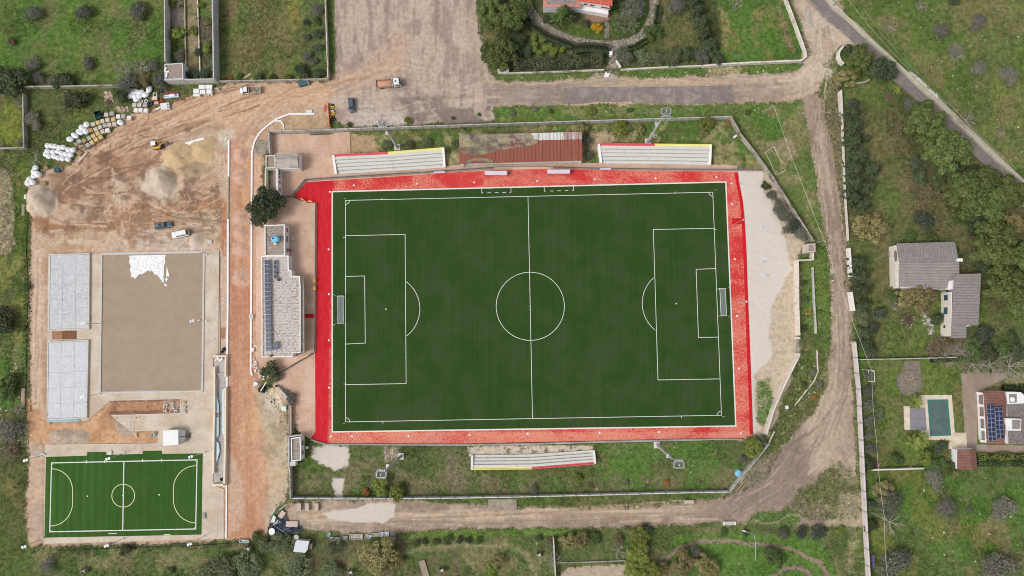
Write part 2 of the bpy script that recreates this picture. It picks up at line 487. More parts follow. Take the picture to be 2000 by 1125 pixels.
# verge between road and garden wall / perimeter
paint([(975,141),(1150,137),(1150,152),(1040,160),(980,156)], (92,108,58), 2,5,1, veg=1, reg=0)
paint([(1215,138),(1380,128),(1370,146),(1230,152)], (84,108,54), 2,5,1, veg=1, reg=0)
paint([(1430,133),(1555,126),(1560,122),(1572,128),(1550,142),(1440,146)], (88,112,56), 2,5,1, veg=1, reg=0)
paint([(1380,130),(1450,133),(1440,146),(1380,144)], (174,158,128), 3,6,.8, mot=.4)
NV = [(965,207),(1100,209),(1400,205),(1566,200),(1580,225),(1596,300),(1612,400),(1632,470),(1605,480),(1590,474),(1440,235),(965,238)]
paint(NV, (96,112,62), 2.5,6,1, veg=1, reg=0)
scatter_tone(NV, (82,116,50), .75,.14,.46,.58,6)
scatter_tone(NV, (132,126,92), .7,.2,.52,.64,8)
paint([(1490,280),(1512,285),(1530,330),(1560,300),(1540,270),(1515,275)], (158,140,120), 5,6,.75, mot=.3)
# long dirt track on the right, widening south
RT = [(1566,195),(1600,180),(1608,205),(1626,290),(1640,345),(1648,420),(1652,480),(1660,560),(1668,640),(1672,740),(1680,860),(1684,950),(1688,1040),(1600,1030),(1420,1020),(1180,1030),(900,1035),(700,1042),(560,1030),(556,985),(620,975),(760,975),(900,985),(1100,995),(1330,985),(1440,968),(1500,930),(1530,870),(1600,760),(1622,690),(1626,640),(1626,520),(1608,430),(1590,330),(1582,260)]
paint(RT, (168,149,134), 3,7,1, veg=0, reg=3)
scatter_tone(RT, (190,172,152), .8,.2,.46,.62,5, stretch=(1.5,.5), veg=0)
scatter_tone(RT, (138,120,110), .6,.25,.53,.66,7, veg=0)
for k, (dx_, c_) in enumerate(((-7,(150,131,118)),(5,(186,168,150)),(12,(140,122,110)))):
 paint([(1593 + dx_, 205),(1604 + dx_, 300),(1622 + dx_, 400),(1638 + dx_, 520),(1646 + dx_, 640),(1640 + dx_, 760),(1620 + dx_, 840)], c_, 3,4,.55, line=3, mot=.4, seed=k)
paint([(600,1008),(900,1010),(1200,1000),(1400,995)], (202,180,154), 8,6,.8, line=20, mot=.4)
paint([(1040,1000),(1250,1006),(1300,1020),(1100,1028)], (150,130,116), 8,8,.6, mot=.5)
paint([(1480,900),(1560,860),(1580,930),(1540,990),(1400,1015),(1330,1015),(1440,960)], (142,126,118), 14,12,.75, mot=.3)
paint([(1560,790),(1650,760),(1655,860),(1600,900)], (186,170,150), 12,10,.7, mot=.3)
paint([(1600,720),(1640,700),(1640,800),(1580,830)], (196,178,156), 10,8,.5)
paint([(1560,960),(1640,900),(1690,940),(1690,1010),(1600,1020),(1520,1015)], (98,108,62), 6,12,.85, mot=.45, ms=.22, veg=.9, reg=None)
paint([(1640,965),(1684,965),(1686,1030),(1625,1030)], (170,158,134), 5,6,.8, veg=.3)
paint([(1660,640),(1670,640),(1676,760),(1686,960),(1676,960),(1668,800)], (96,112,58), 2,4,.9, veg=1)
paint([(1628,150),(1645,175),(1646,300),(1652,420),(1658,560),(1650,560),(1640,400),(1612,200)], (124,116,92), 3,6,.9, veg=.7)
ruts([(1590,200),(1604,300),(1624,420),(1638,540),(1645,660),(1640,760),(1610,860)], 19,90, [(146,128,116),(194,176,158),(156,138,124)], .5,(1.5,3), .3, seed=44, cross=.2)
ruts([(1640,760),(1590,860),(1500,940),(1400,990)], 44,80, [(140,124,114),(196,178,160),(128,112,106)], .42,(1.6,4), .3, seed=45, cross=.5)
ruts([(600,1010),(800,1018),(1000,1012),(1200,1005),(1400,998)], 19,80, [(156,138,122),(212,192,168),(148,130,118)], .42,(1.6,3.5), .2, seed=46, cross=.3)
# east perimeter belt: pale compacted sand and weedy soil
paint([(1430,320),(1500,335),(1540,400),(1580,470),(1560,500),(1562,700),(1500,850),(1440,862)], (198,182,162), 3,6,1, veg=.12, reg=3)
paint([(1440,335),(1488,336),(1492,370),(1512,405),(1528,450),(1540,492),(1545,530),(1520,570),(1505,600),(1503,660),(1512,690),(1490,715),(1468,738),(1462,640),(1450,420)], (216,207,199), 1.2,5,1, veg=0, reg=4)
paint([(1463,735),(1472,735),(1478,820),(1484,838),(1470,850)], (206,196,186), 2,4,1, veg=0, reg=4)
paint([(1476,745),(1505,740),(1508,800),(1490,840),(1480,820)], (82,118,48), 4,6,.9, mot=.4, veg=1)
paint([(1565,510),(1600,500),(1620,560),(1618,640),(1570,640)], (92,112,56), 3,5,1, mot=.25, veg=1, reg=0)
paint([(1560,700),(1610,690),(1620,740),(1590,800),(1530,870),(1500,880)], (104,110,66), 4,7,.95, mot=.35, veg=.9, reg=0)
# lawns inside the perimeter, north and south of the pitch
NI = [(684,262),(900,255),(1100,245),(1425,233),(1490,330),(1395,335),(1390,280),(1160,278),(1140,325),(890,330),(870,290),(690,300)]
paint(NI, (96,104,64), 2,4,1, veg=1, reg=0)
scatter_tone(NI, (78,112,48), .7,.2,.5,.6,3)
scatter_tone(NI, (150,140,104), .7,.35,.5,.6,6)
paint([(684,262),(735,262),(742,298),(684,300)], (178,156,124), 3,6,1, veg=.1, mot=.2)
paint([(1150,255),(1205,262),(1200,290),(1160,300),(1150,320)], (188,166,140), 4,7,.85, veg=.1, mot=.2)
paint([(868,300),(896,300),(896,325),(872,325)], (176,160,128), 4,6,.7, mot=.5, ms=1.)
SI = [(570,880),(640,870),(900,872),(1450,860),(1500,850),(1430,958),(1100,968),(568,975)]
paint(SI, (88,98,60), 2,4,1, veg=1, reg=0)
scatter_tone(SI, (78,106,50), .7,.14,.5,.6,8)
scatter_tone(SI, (122,112,90), .6,.2,.52,.62,5)
scatter_tone([(1160,870),(1480,862),(1430,960),(1160,960)], (82,114,52), .65,.1,.4,.6,3)
paint([(868,880),(915,880),(915,970),(880,960)], (124,112,98), 8,8,.6, mot=.5)
paint(ell(647,892,36,24,14,.2,.14,4),(214,204,194), 1.5,6,1, veg=0, reg=4)
paint([(608,872),(680,870),(683,912),(655,920),(640,908),(614,896)], (214,204,194), 1.5,4,1, veg=0, reg=4)
paint([(650,936),(674,934),(672,955),(668,972),(655,973),(649,950)], (212,202,192), 1.5,4,1, veg=0, reg=4)
paint([(748,872),(780,872),(776,897),(755,905)], (196,182,164), 1.5,4,.9, veg=.1, mot=.3, ms=1.)
paint([(913,871),(1158,869),(1158,884),(1040,889),(915,890)], (204,190,174), 1,2,1, veg=.05)
scatter_tone([(915,874),(1158,870),(1158,884),(915,888)], (100,98,62), .8,.9,.56,.62,4, soft=2)
paint([(628,1003),(700,990),(745,980),(774,988),(772,1010),(745,1022),(680,1020),(640,1014)], (214,203,193), 1.5,6,1, veg=0, reg=4)
# ---- building yard on the left
YD = [(60,400),(52,360),(75,335),(100,330),(130,325),(150,305),(200,275),(250,225),(340,200),(420,175),(470,160),(640,162),(650,200),(645,250),(530,262),(520,300),(510,330),(510,760),(545,800),(565,860),(560,960),(530,1000),(520,1050),(430,1058),(60,1070),(50,1000),(60,800),(58,600)]
paint(YD, (201,174,151), 2.5,6,1, veg=0, reg=1)
scatter_tone(YD, (186,150,124), .7,.18,.48,.62,3, veg=0)
scatter_tone(YD, (214,188,164), .6,.3,.52,.64,5, veg=0)
BR = [(150,320),(260,235),(330,260),(330,300),(270,350),(300,420),(420,340),(440,420),(300,445),(230,440),(100,450),(70,430),(110,370)]
paint(BR, (186,150,126), 10,12,.85)
scatter_tone(BR, (156,122,100), .8,.22,.48,.64,6, stretch=(1.2,.8))
scatter_tone(BR, (206,178,152), .8,.3,.55,.64,8, stretch=(1,1.6))
paint([(90,342),(160,330),(175,350),(150,385),(115,375),(100,360)], (134,106,88), 6,10,.8, mot=.3)
paint([(60,425),(120,432),(200,430),(215,445),(200,462),(80,455)], (158,116,84), 5,8,.85, mot=.35)
paint([(165,400),(200,395),(212,425),(180,440),(160,425)], (138,122,98), 6,9,.75, mot=.4)
paint([(110,420),(160,385),(185,398),(150,440),(112,440)], (200,178,156), 5,8,.75, mot=.4)
paint([(215,340),(245,340),(248,370),(246,402),(225,402),(215,370)], (208,190,170), 3,7,.95, mot=.25, ms=.8)
paint([(265,340),(300,325),(345,350),(355,395),(310,400),(270,380)], (194,172,152), 6,8,.8)
paint([(345,378),(380,362),(392,378),(360,392)], (120,84,66), 4,8,.75, mot=.5)
paint([(270,430),(345,415),(430,380),(440,400),(420,420),(330,440)], (178,130,96), 6,8,.8, mot=.3)
paint([(200,240),(330,205),(460,165),(640,165),(640,200),(500,215),(450,280),(440,250),(330,235)], (212,176,146), 8,8,.7)
paint([(420,255),(450,250),(456,270),(440,292),(425,280)], (206,196,176), 4,7,.8)
paint([(325,250),(420,228),(440,250),(400,262),(335,268)], (166,140,116), 6,9,.7, mot=.5)
paint([(345,418),(420,410),(430,430),(425,465),(395,460),(345,440)], (202,180,154), 5,6,.9, mot=.2)
paint([(60,455),(230,450),(235,488),(90,492),(70,520),(60,620)], (208,184,162), 6,8,.7)
paint([(240,445),(345,445),(400,465),(400,488),(240,490)], (202,184,168), 4,5,.9)
paint([(80,482),(160,478),(200,482),(90,493)], (180,140,104), 4,6,.7, mot=.4)
paint([(250,465),(268,462),(266,486),(252,486)], (176,138,102), 4,5,.8)
paint([(432,400),(440,398),(438,505),(434,510)], (184,118,82), 3,5,.8)
ruts([(500,235),(560,190),(640,168),(720,150)], 24,26, [(178,138,110),(224,190,160)], .45, seg=.6, seed=2)
ruts([(200,290),(270,262),(330,240),(420,205),(500,180)], 30,44, [(140,106,86),(222,194,168),(162,124,100)], .6, seg=.45, seed=3, cross=.5)
ruts([(120,340),(200,330),(270,300),(320,270)], 45,50, [(126,96,78),(214,186,160),(146,110,88)], .65, seg=.4, seed=4, cross=.9)
ruts([(100,400),(180,405),(260,400),(340,410),(430,380)], 34,60, [(134,102,82),(216,194,170),(166,122,94)], .6, seg=.3, seed=5, cross=1.1)
ruts([(70,445),(200,445),(330,450),(430,440)], 14,40, [(160,120,92),(216,192,168)], .5, seg=.4, seed=6, cross=.5)
ruts([(240,470),(330,478),(400,480)], 14,24, [(168,146,130),(218,202,186)], .4, seg=.4, seed=7, cross=.5)
ruts([(235,330),(236,380),(240,430),(252,480)], 18,26, [(170,128,100),(214,190,166)], .5, seg=.6, seed=8)
ruts([(74,490),(72,640),(70,800)], 14,26, [(184,156,134),(222,202,184)], .5, seg=.6, seed=9)
ruts([(120,830),(180,810),(215,790)], 30,34, [(180,136,104),(224,188,154)], .5, seg=.5, seed=10, cross=.9)
ruts([(160,855),(300,855)], 9,16, [(180,136,104),(224,188,154)], .4, seg=.4, seed=11, cross=.9)
ruts([(300,790),(340,795)], 8,14, [(150,116,96),(214,198,182)], .5, seg=.7, seed=12, cross=1)
scatter_tone([(100,320),(330,240),(430,260),(430,440),(70,460)], (124,100,82), .75,.35,.54,.66,12)
scatter_tone([(70,430),(430,400),(430,480),(70,480)], (152,122,98), .65,.5,.54,.66,14)
# curved tyre ruts
for r_ in (26,34,45):
 paint([(192 + r_ * math.cos(t), 346 - r_ * math.sin(t)) for t in np.linspace(.2,2.7,9)], (140,104,82), 1.5,2,.5, line=2)
for k in range(9):
 o_ = k * 5 - 20
 paint([(210 + o_ * .4,300 + o_),(270,268 + o_ * .8),(330 + o_ * .3,240 + o_ * .6),(420,205 + o_ * .5)], ((146,112,90),(216,186,158))[k % 2], 1.5,4,.4, line=2.2, mot=.5, seed=k)
for k in range(5):
 paint([(490 - k * 9,300),(500 - k * 8,250),(540 - k * 6,205 - k * 3),(640,180 - k * 2)], ((170,126,98),(222,184,152))[k % 2], 1.5,3,.45, line=2.2, mot=.4, seed=k)
for k, xx in enumerate((222,230,238,246)):
 paint([(xx, 395),(xx + 2,430),(xx + 4 + k * 4,450),(xx + 20 + k * 7,462)], (168,122,92), 1.5,3,.55, line=2.4, seed=k)
for k in range(4):
 paint([(60 + k * 2,470 + k * 6),(120,452 + k * 4),(200,450 + k * 5),(222,436 + k * 3)], (164,122,92), 1.5,3,.5, line=2.2, seed=k)
for xx in (68,74,80,86):
 paint([(xx, 500),(xx - 2,640),(xx - 2,780)], (190,160,138) if xx % 4 else (216,194,176), 2,2,.6, line=2.6, mot=.3)
# orange spoil south of the slabs and around the trenches
paint([(55,780),(92,820),(170,822),(205,785),(255,785),(225,810),(228,830),(255,840),(308,842),(309,865),(180,867),(92,868),(55,860)], (208,168,132), 3,6,1)
scatter_tone([(55,780),(250,780),(305,865),(60,868)], (182,140,108), .7,.35,.5,.62,4)
paint([(218,782),(353,779),(352,806),(214,809)], (182,138,110), 2,2,1)
paint([(218,783),(353,780)], (128,94,76), 1.5,2,.9, line=6, mot=.3)
paint([(216,806),(352,804)], (128,94,76), 1.5,2,.9, line=5, mot=.3)
paint([(320,785),(350,782),(350,803),(330,803)], (196,176,160), 3,5,.8, mot=.4)
paint([(225,815),(253,812),(255,840),(262,850),(240,852),(226,835)], (186,168,154), 2,4,1)
paint([(97,845),(118,838),(165,838),(176,850),(170,867),(97,867)], (188,170,152), 2,4,1)
paint([(56,872),(88,870),(90,893),(58,893)], (190,172,156), 2,3,.9)
paint([(56,985),(84,975),(86,1050),(60,1050)], (186,166,148), 4,6,.8)
# red earth track between the kerbs and its pale shoulders
paint([(449,275),(490,290),(490,730),(500,800),(515,860),(525,960),(500,1050),(446,1056)], (202,158,130), 2,3,1)
scatter_tone([(449,275),(490,290),(515,860),(520,1050),(446,1056)], (188,136,108), .7,.12,.45,.68,5, stretch=(1.6,.4))
scatter_tone([(449,275),(490,290),(515,860),(520,1050),(446,1056)], (214,178,140), .6,.16,.54,.66,8, stretch=(1.6,.4))
for dx_ in (2,8,24,31):
 paint([(455 + dx_, 560),(455 + dx_, 760),(458 + dx_, 900),(460 + dx_, 1040)], (178,112,80), 2,2,.5, line=3, mot=.4)
paint([(447,880),(462,900),(476,965),(478,1000),(466,1035),(448,1040)], (206,178,158), 3,5,.85, mot=.3)
paint([(431,500),(444,500),(444,700),(431,690)], (206,182,166), 2,2,.8)
paint([(493,300),(512,330),(510,700),(494,720)], (216,176,148), 3,3,1)
for (cy_, r_) in ((305,16),(345,17),(425,17),(456,16),(487,17),(543,17)):
 paint(ell(471, cy_, r_ + 1, r_, 16,0,.05),(206,168,148), 2,3,.95); mound(471, cy_, r_, r_, .8,0,1.15, int(cy_))
paint([(500,760),(545,760),(562,800),(562,960),(545,990),(525,1010),(530,900),(512,820)], (196,178,156), 3,5,1)
scatter_tone([(500,760),(562,790),(562,990),(520,1010)], (164,146,122), .7,.3,.5,.62,7)
scatter_tone([(500,760),(562,790),(562,990),(520,1010)], (210,184,148), .6,.25,.52,.62,3)
paint([(515,770),(545,768),(548,800),(520,800)], (206,196,182), 4,5,.9)
paint([(530,262),(645,250),(640,225),(560,228),(535,240)], (196,168,138), 2,4,1)
scatter_tone([(530,262),(645,250),(640,205),(560,225)], (166,142,112), .7,.4,.48,.6,3)
# heaps
SAND = (206,178,140)
paint([(316,300),(330,288),(355,280),(390,270),(416,268),(424,284),(421,303),(405,320),(380,316),(360,328),(342,334),(324,326)], SAND, 2,4,1, reg=5)
mound(346,306,36,32,2.2,0,1.1,2,.06); mound(396,293,38,30,1.7,.3,1.1,3,.06)
paint([(372,318),(405,318),(415,330),(400,342),(370,350),(356,338)], (176,156,128), 3,5,.9)
mound(379,338,12,8,.9,0,1,4)
paint([(285,335),(320,322),(345,352),(346,372),(330,385),(300,384),(275,372)], (204,187,168), 3,6,.95, reg=5)
mound(320,352,24,34,3.2,.5,1.0,5); mound(298,362,22,18,1.0,0,1,6); mound(330,345,12,12,.8,0,1,7)
paint(ell(83,392,31,32,18,0,.06,3),(206,188,168), 2,3,1, reg=5)
mound(80,392,31,34,3.4,0,.8,8,.06); mound(75,372,10,10,-.6,0,1,8); mound(72,405,10,12,-.5,0,1,9)
paint(ell(388,473,20,15,14,.5,.1,5),(208,188,170), 2,3,1, reg=5)
mound(382,470,17,15,1.4,0,1,9)
mound(125,853,32,14,1.2,0,.9,3); mound(160,853,16,13,.9,0,1,4)
mound(200,800,26,30,.8,0,1,6)
ZZ[...] += (sd_poly(PX, PY, [(226,787),(350,784),(350,802),(222,805)]) < 0) * -.3
# ---- park at the bottom
BP = [(60,1068),(430,1060),(560,1055),(680,1050),(1000,1046),(1400,1030),(1690,1030),(1700,1200),(60,1200)]
paint(BP, (88,100,60), 3,5,1, veg=1, reg=0)
scatter_tone(BP, (80,104,54), .7,.12,.48,.6,6)
scatter_tone(BP, (124,118,88), .7,.16,.5,.62,8)
scatter_tone([(560,1050),(900,1050),(900,1140),(560,1140)], (106,94,78), .7,.25,.45,.6,2)
paint([(800,1040),(1130,1030),(1140,1042),(950,1048),(800,1050)], (96,124,58), 2,5,.9, mot=.2)
paint([(770,1080),(880,1066),(990,1064),(1030,1080),(1050,1130)], (142,134,104), 5,6,.8, line=9, mot=.35)
paint([(1320,1045),(1450,1040),(1600,1050),(1640,1130),(1340,1130),(1300,1100)], (84,120,50), 6,8,.85, mot=.2)
paint([(1480,1000),(1545,996),(1575,1012),(1540,1030),(1450,1022)], (86,122,54), 3,6,.9, mot=.2, veg=1, reg=0)
paint([(1085,1128),(1110,1108),(1225,1102),(1245,1140)], (186,168,148), 2,5,1, veg=0)
paint([(1300,1095),(1320,1074),(1350,1060),(1400,1055),(1470,1062),(1520,1066),(1560,1078),(1600,1100),(1622,1128)], (158,136,124), 2,3,1, line=7, veg=0, reg=7)
paint([(1500,1130),(1530,1112),(1560,1108),(1580,1120),(1585,1132)], (150,130,122), 2,3,1, line=7, veg=0, reg=7)
paint([(1470,1015),(1500,1024),(1520,1018),(1540,1005),(1560,1008),(1580,1022),(1610,1022)], (172,154,138), 1.5,2,.9, line=4, veg=0, reg=7)
paint([(1655,1030),(1680,1030),(1678,1060),(1665,1080),(1660,1120)], (160,150,116), 5,6,.6, mot=.4)
paint([(1770,200),(1800,200),(1860,260),(1990,380),(2080,460),(2080,620),(1930,600),(1885,520),(1880,440),(1800,350),(1765,260)], (84,84,58), 8,12,.7, mot=.2)  # leaf litter, with the shade under the pines painted into the ground colour
# places where hard surfaces are laid: press the sheet down
HARD = {}
HARD['plaza'] = [(527,263),(683,258),(685,300),(660,320),(662,339),(900,322),(1020,320),(1170,318),(1440,323),(1440,336),(1275,336),(1125,333),(1020,332),(900,337),(650,354),(599,357),(571,385),(600,396),(617,396),(617,846),(607,857),(592,850),(566,826),(566,792),(545,772),(528,745),(500,700),(500,430),(517,415),(517,335),(527,330)]
HARD['red'] = [(571,384.5),(599,356),(650,352.5),(770,345),(900,336),(1020,330.5),(1125,331),(1275,334),(1400,335),(1431,335),(1441,337),(1443,347),(1440,355),(1447,377),(1450,425),(1455,500),(1458,580),(1462,680),(1465,760),(1469,851),(1449,856),(1400,855.5),(1200,860),(900,866.5),(637,865.5),(607,857),(616,843),(615.5,700),(616,560),(617,396),(600,395.5)]
HARD['paved'] = [(176,497),(428,489),(430,693),(416,700),(416,948),(437,955),(437,1052),(85,1062),(86,1049),(88,868),(309,866),(309,841),(253,841),(218,812),(352,807),(354,779),(217,782),(170,822),(92,824),(94,497)]
RPTS = [(1560,-60),(1585,-18),(1597,0),(1617,26),(1645,48),(1662,61),(1687,87),(1720,117),(1752,148),(1775,166),(1812,198),(1845,230),(1878,262),(1918,300),(1958,338),(2000,378),(2100,470)]
NOG = np.zeros(GX.shape, bool)
NOG |= sd_line(PX, PY, RPTS) < 15
NOG |= sd_line(PX, PY, [(p[0] + 11, p[1] - 10) for p in RPTS]) < 6
for q_ in ([(1796,772),(1859,771),(1865,845),(1887,845),(1889,876),(1853,877),(1853,860),(1813,859),(1765,842),(1765,792)], [(1877,729),(2080,727),(2080,887),(1890,888),(1884,845)], [(1766,705),(1797,705),(1800,770),(1752,770),(1752,735)], [(1188,86),(1210,87),(1203,118),(1212,133),(1184,134),(1193,100)], [(1103,170),(1432,166),(1436,202),(1100,204)]):
 NOG |= sd_poly(PX, PY, q_) < 0
NOG |= sd_line(PX, PY, [(1022,-70),(1026,-10),(1034,18),(1052,42),(1078,62),(1110,76),(1148,84.5),(1190,88),(1228,83),(1255,68),(1268,48),(1277,22),(1276,-10),(1270,-70)]) < 9
paint([(1425,172),(1500,168),(1545,176),(1500,196),(1430,200)], (146,132,124), 10,8,.7, mot=.3)
paint([(1050,178),(1110,172),(1110,203),(1040,205)], (138,126,122), 8,8,.7, mot=.3)
paint(HARD['plaza'], (198,168,148), .5,0,1, flat=True); paint(HARD['red'], (170,60,50), .5,0,1, flat=True); paint(HARD['paved'], (204,186,168), 1,1,1, flat=True)
for nm_ in ('plaza','red','paved'): VEG[sd_poly(PX, PY, HARD[nm_]) < 0] = 0

_g = GC.mean(2, keepdims=True); GC[...] = (GC * (1 - .07 * VEG[..., None]) + _g * (.07 * VEG[..., None])) * (1 + VEG[..., None] * np.array([.12,.16,.02]))
micro = (fbm(GX, GY, .7,4,4) - .5)
ZZ += micro * (.10 + .16 * VEG) * (1 - FLAT) + (fbm(GX, GY, 1.6,3,2) - .5) * .10 * (REG == 1)
yr = ((REG == 1) | (REG == 5)) & (PY < 470) & (PX < 440)
ZZ += yr * (fbm(GX, GY, .28,4,3) - .45) * .5
ZZ = np.where(FLAT > 0,-.15, np.where(NOG, -.05, ZZ))
edge = sst(np.maximum(np.abs(GX) - 150,0), 0,15) + sst(np.maximum(GY - 108,0), 0,12)
ZZ = ZZ * (1 - np.clip(edge, 0,1))
CALM = ((REG == 4) | (REG == 5)) * .75
HGT = ZZ.copy()
def gz(x, y):
 """height of the ground sheet"""
 i = int(round((y - YS[0]) / GS)); j = int(round((x - XS[0]) / GS))
 return float(HGT[max(0, min(len(YS) - 1, i)), max(0, min(len(XS) - 1, j))])

def ground_material():
 m, n, l, b = newmat('ground')
 ca = n.new('ShaderNodeAttribute'); ca.attribute_name = 'Col'
 va = n.new('ShaderNodeAttribute'); va.attribute_name = 'veg'
 p = npos(n, l)
 f1 = nnoise(n, l, p, .9,8,.72,.4); f2 = nnoise(n, l, p, 3.2,6,.7); f3 = nnoise(n, l, p, .25,5,.6)
 c = ca.outputs['Color']
 dark = nmix(n, l, 1.0, c, (.60,.61,.60), 'MULTIPLY'); lite = nmix(n, l, 1.0, c, (1.46,1.38,1.42), 'MULTIPLY')
 g1 = nmix(n, l, nramp(n, l, f1,.33,.67), dark, lite)
 g1 = nmix(n, l, nramp(n, l, f2,.35,.65,0,.6), g1, nmix(n, l, 1.0, g1,(1.3,1.24,1.2), 'MULTIPLY'))
 straw = nmix(n, l, nramp(n, l, nnoise(n, l, p, 1.7,6,.75,.3), .58,.7,0,.35), g1, S(150,142,104))
 d1 = nmix(n, l, nramp(n, l, f1,.35,.65), nmix(n, l, 1.0, c, (.84,.82,.80), 'MULTIPLY'), nmix(n, l, 1.0, c, (1.13,1.12,1.11), 'MULTIPLY'))
 d1 = nmix(n, l, nramp(n, l, f2,.55,.72,0,.5), d1, nmix(n, l, 1.0, d1,(.72,.69,.66), 'MULTIPLY'))
 d1 = nmix(n, l, nramp(n, l, nnoise(n, l, p, 2.4,4,.6), .66,.72,0,.5), d1, S(226,214,200))
 cm = n.new('ShaderNodeAttribute'); cm.attribute_name = 'calm'; d1 = nmix(n, l, cm.outputs['Fac'], d1, c)
 l.new(nmix(n, l, va.outputs['Fac'], d1, straw), b.inputs['Base Color'])
 b.inputs['Roughness'].default_value = .95; b.inputs['Specular IOR Level'].default_value = .1
 h = nmul(n, l, f1, f2, 'ADD'); nbump(n, l, b, h, .7,.12)
 return m
MG = ground_material()

def ground_mesh(name, faces, kind='structure'):
 used = np.unique(faces); remap = np.zeros(GX.size, int); remap[used] = np.arange(len(used))
 me = bpy.data.meshes.new(name); nf = len(faces)
 co = np.stack([GX.ravel()[used], GY.ravel()[used], ZZ.ravel()[used]], 1)
 me.vertices.add(len(used)); me.vertices.foreach_set('co', co.ravel())
 me.loops.add(nf * 4); me.loops.foreach_set('vertex_index', remap[faces].ravel().astype(np.int32))
 me.polygons.add(nf); me.polygons.foreach_set('loop_start', np.arange(0, nf * 4,4, dtype=np.int32)); me.polygons.foreach_set('loop_total', np.full(nf, 4, np.int32))
 me.polygons.foreach_set('use_smooth', np.ones(nf, bool))
 me.update(calc_edges=True); me.validate()
 a = me.attributes.new('Col','FLOAT_COLOR','POINT'); c4 = np.ones((len(used), 4)); c4[:, :3] = GC.reshape(-1,3)[used]
 a.data.foreach_set('color', c4.ravel())
 v = me.attributes.new('veg','FLOAT','POINT'); v.data.foreach_set('value', VEG.ravel()[used])
 v = me.attributes.new('calm','FLOAT','POINT'); v.data.foreach_set('value', CALM.ravel()[used])
 me.materials.append(MG)
 o = bpy.data.objects.new(name, me); COL.objects.link(o); o['kind'] = kind
 return o
ny, nx = GX.shape
idx = np.arange(GX.size).reshape(ny, nx)
FQ = np.stack([idx[:-1, :-1], idx[:-1,1:], idx[1:, 1:], idx[1:, :-1]], -1).reshape(-1,4)
FR = REG[:-1, :-1].ravel()
for k, nm_ in enumerate(REGN):
 s_ = FQ[FR == k]
 if len(s_): ground_mesh(nm_, s_)
# country beyond the surveyed sheet
mb = MB()
mb.prism([(-900,-800),(900,-800),(900,900),(-900,900)], -1.2,-.45)
obj('ground', mb, M('far_meadow', S(92,104,62), .95,.25,.05), kind='structure')
# ------------------------------------------------------------------ laid surfaces
def m_paver(name, c1, c2, mortar, bw=.62, bh=.31, rot=R(45), ms=.05):
 m, n, l, b = newmat(name)
 p = npos(n, l, None, rot)
 t = n.new('ShaderNodeTexBrick'); l.new(p, t.inputs['Vector']); t.inputs['Scale'].default_value = 1
 t.inputs['Color1'].default_value = (*c1,1); t.inputs['Color2'].default_value = (*c2,1); t.inputs['Mortar'].default_value = (*mortar, 1)
 t.inputs['Brick Width'].default_value = bw; t.inputs['Row Height'].default_value = bh; t.inputs['Mortar Size'].default_value = ms
 t.inputs['Mortar Smooth'].default_value = .3
 q = npos(n, l)
 f = nnoise(n, l, q, .18,6,.65,.5)
 c = nmix(n, l, nramp(n, l, f, .35,.66), nmix(n, l, 1.0, t.outputs['Color'], (.88,.84,.80), 'MULTIPLY'), nmix(n, l, 1.0, t.outputs['Color'], (1.08,1.1,1.13), 'MULTIPLY'))
 g = nnoise(n, l, q, 1.4,5,.7)
 c = nmix(n, l, nramp(n, l, g, .6,.74,0,.45), c, (.30,.24,.19))
 l.new(c, b.inputs['Base Color']); b.inputs['Roughness'].default_value = .8; b.inputs['Specular IOR Level'].default_value = .2
 nbump(n, l, b, t.outputs['Fac'], -.2,.02)
 return m
MP_PLAZA = m_paver('brick_paving', S(213,179,157), S(220,188,167), S(198,163,141), .9,.45, R(45), .07)
MP_SITE = m_paver('new_paving', S(208,192,172), S(214,199,182), S(198,181,161), .5,.5,0,.03)

def m_red():
 m, n, l, b = newmat('red_carpet')
 p = npos(n, l); sx = n.new('ShaderNodeSeparateXYZ'); l.new(p, sx.inputs[0])
 x, y = sx.outputs[0], sx.outputs[1]
 # how much pale sand has been brushed in: little on the west side, much on the north, south and east sides
 east = nramp(n, l, x, G(640,600).x, G(652,600).x)
 sou = nramp(n, l, y, G(0,846).y, G(0,842).y, 1,0)
 nor = nramp(n, l, y, G(0,362).y, G(0,350).y, 0,1)
 sandy = nmul(n, l, east, nmul(n, l, .62, nmul(n, l, nmul(n, l, sou, .75), nmul(n, l, nor, .0), 'ADD'), 'ADD'))
 sandy = nmul(n, l, sandy, .10, 'ADD')
 big = nnoise(n, l, npos(n, l, (.09,.16,1)), 1,4,.6,.8)
 sandy = nmul(n, l, sandy, nramp(n, l, big, .36,.64,.45,1.1))
 sml = nnoise(n, l, npos(n, l, (1.4,2.2,1)), 1.6,8,.8,.8)
 th = nramp(n, l, sml, .34,.64)
 fac = nmul(n, l, nramp(n, l, nmul(n, l, sandy, th, 'MULTIPLY'), .08,.62,0,.82), 1.0)
 red = nmix(n, l, nramp(n, l, nnoise(n, l, npos(n, l, (1.2,.25,1)), 1,5,.7), .35,.7), S(200,34,44), S(216,52,60))
 c = nmix(n, l, fac, red, S(228,160,136))
 w = nramp(n, l, nnoise(n, l, p, .8,6,.75,1), .62,.78,0,.4)
 c = nmix(n, l, w, c, S(238,118,110))
 l.new(c, b.inputs['Base Color']); b.inputs['Roughness'].default_value = .9; b.inputs['Specular IOR Level'].default_value = .15
 nbump(n, l, b, sml, .4,.03)
 return m
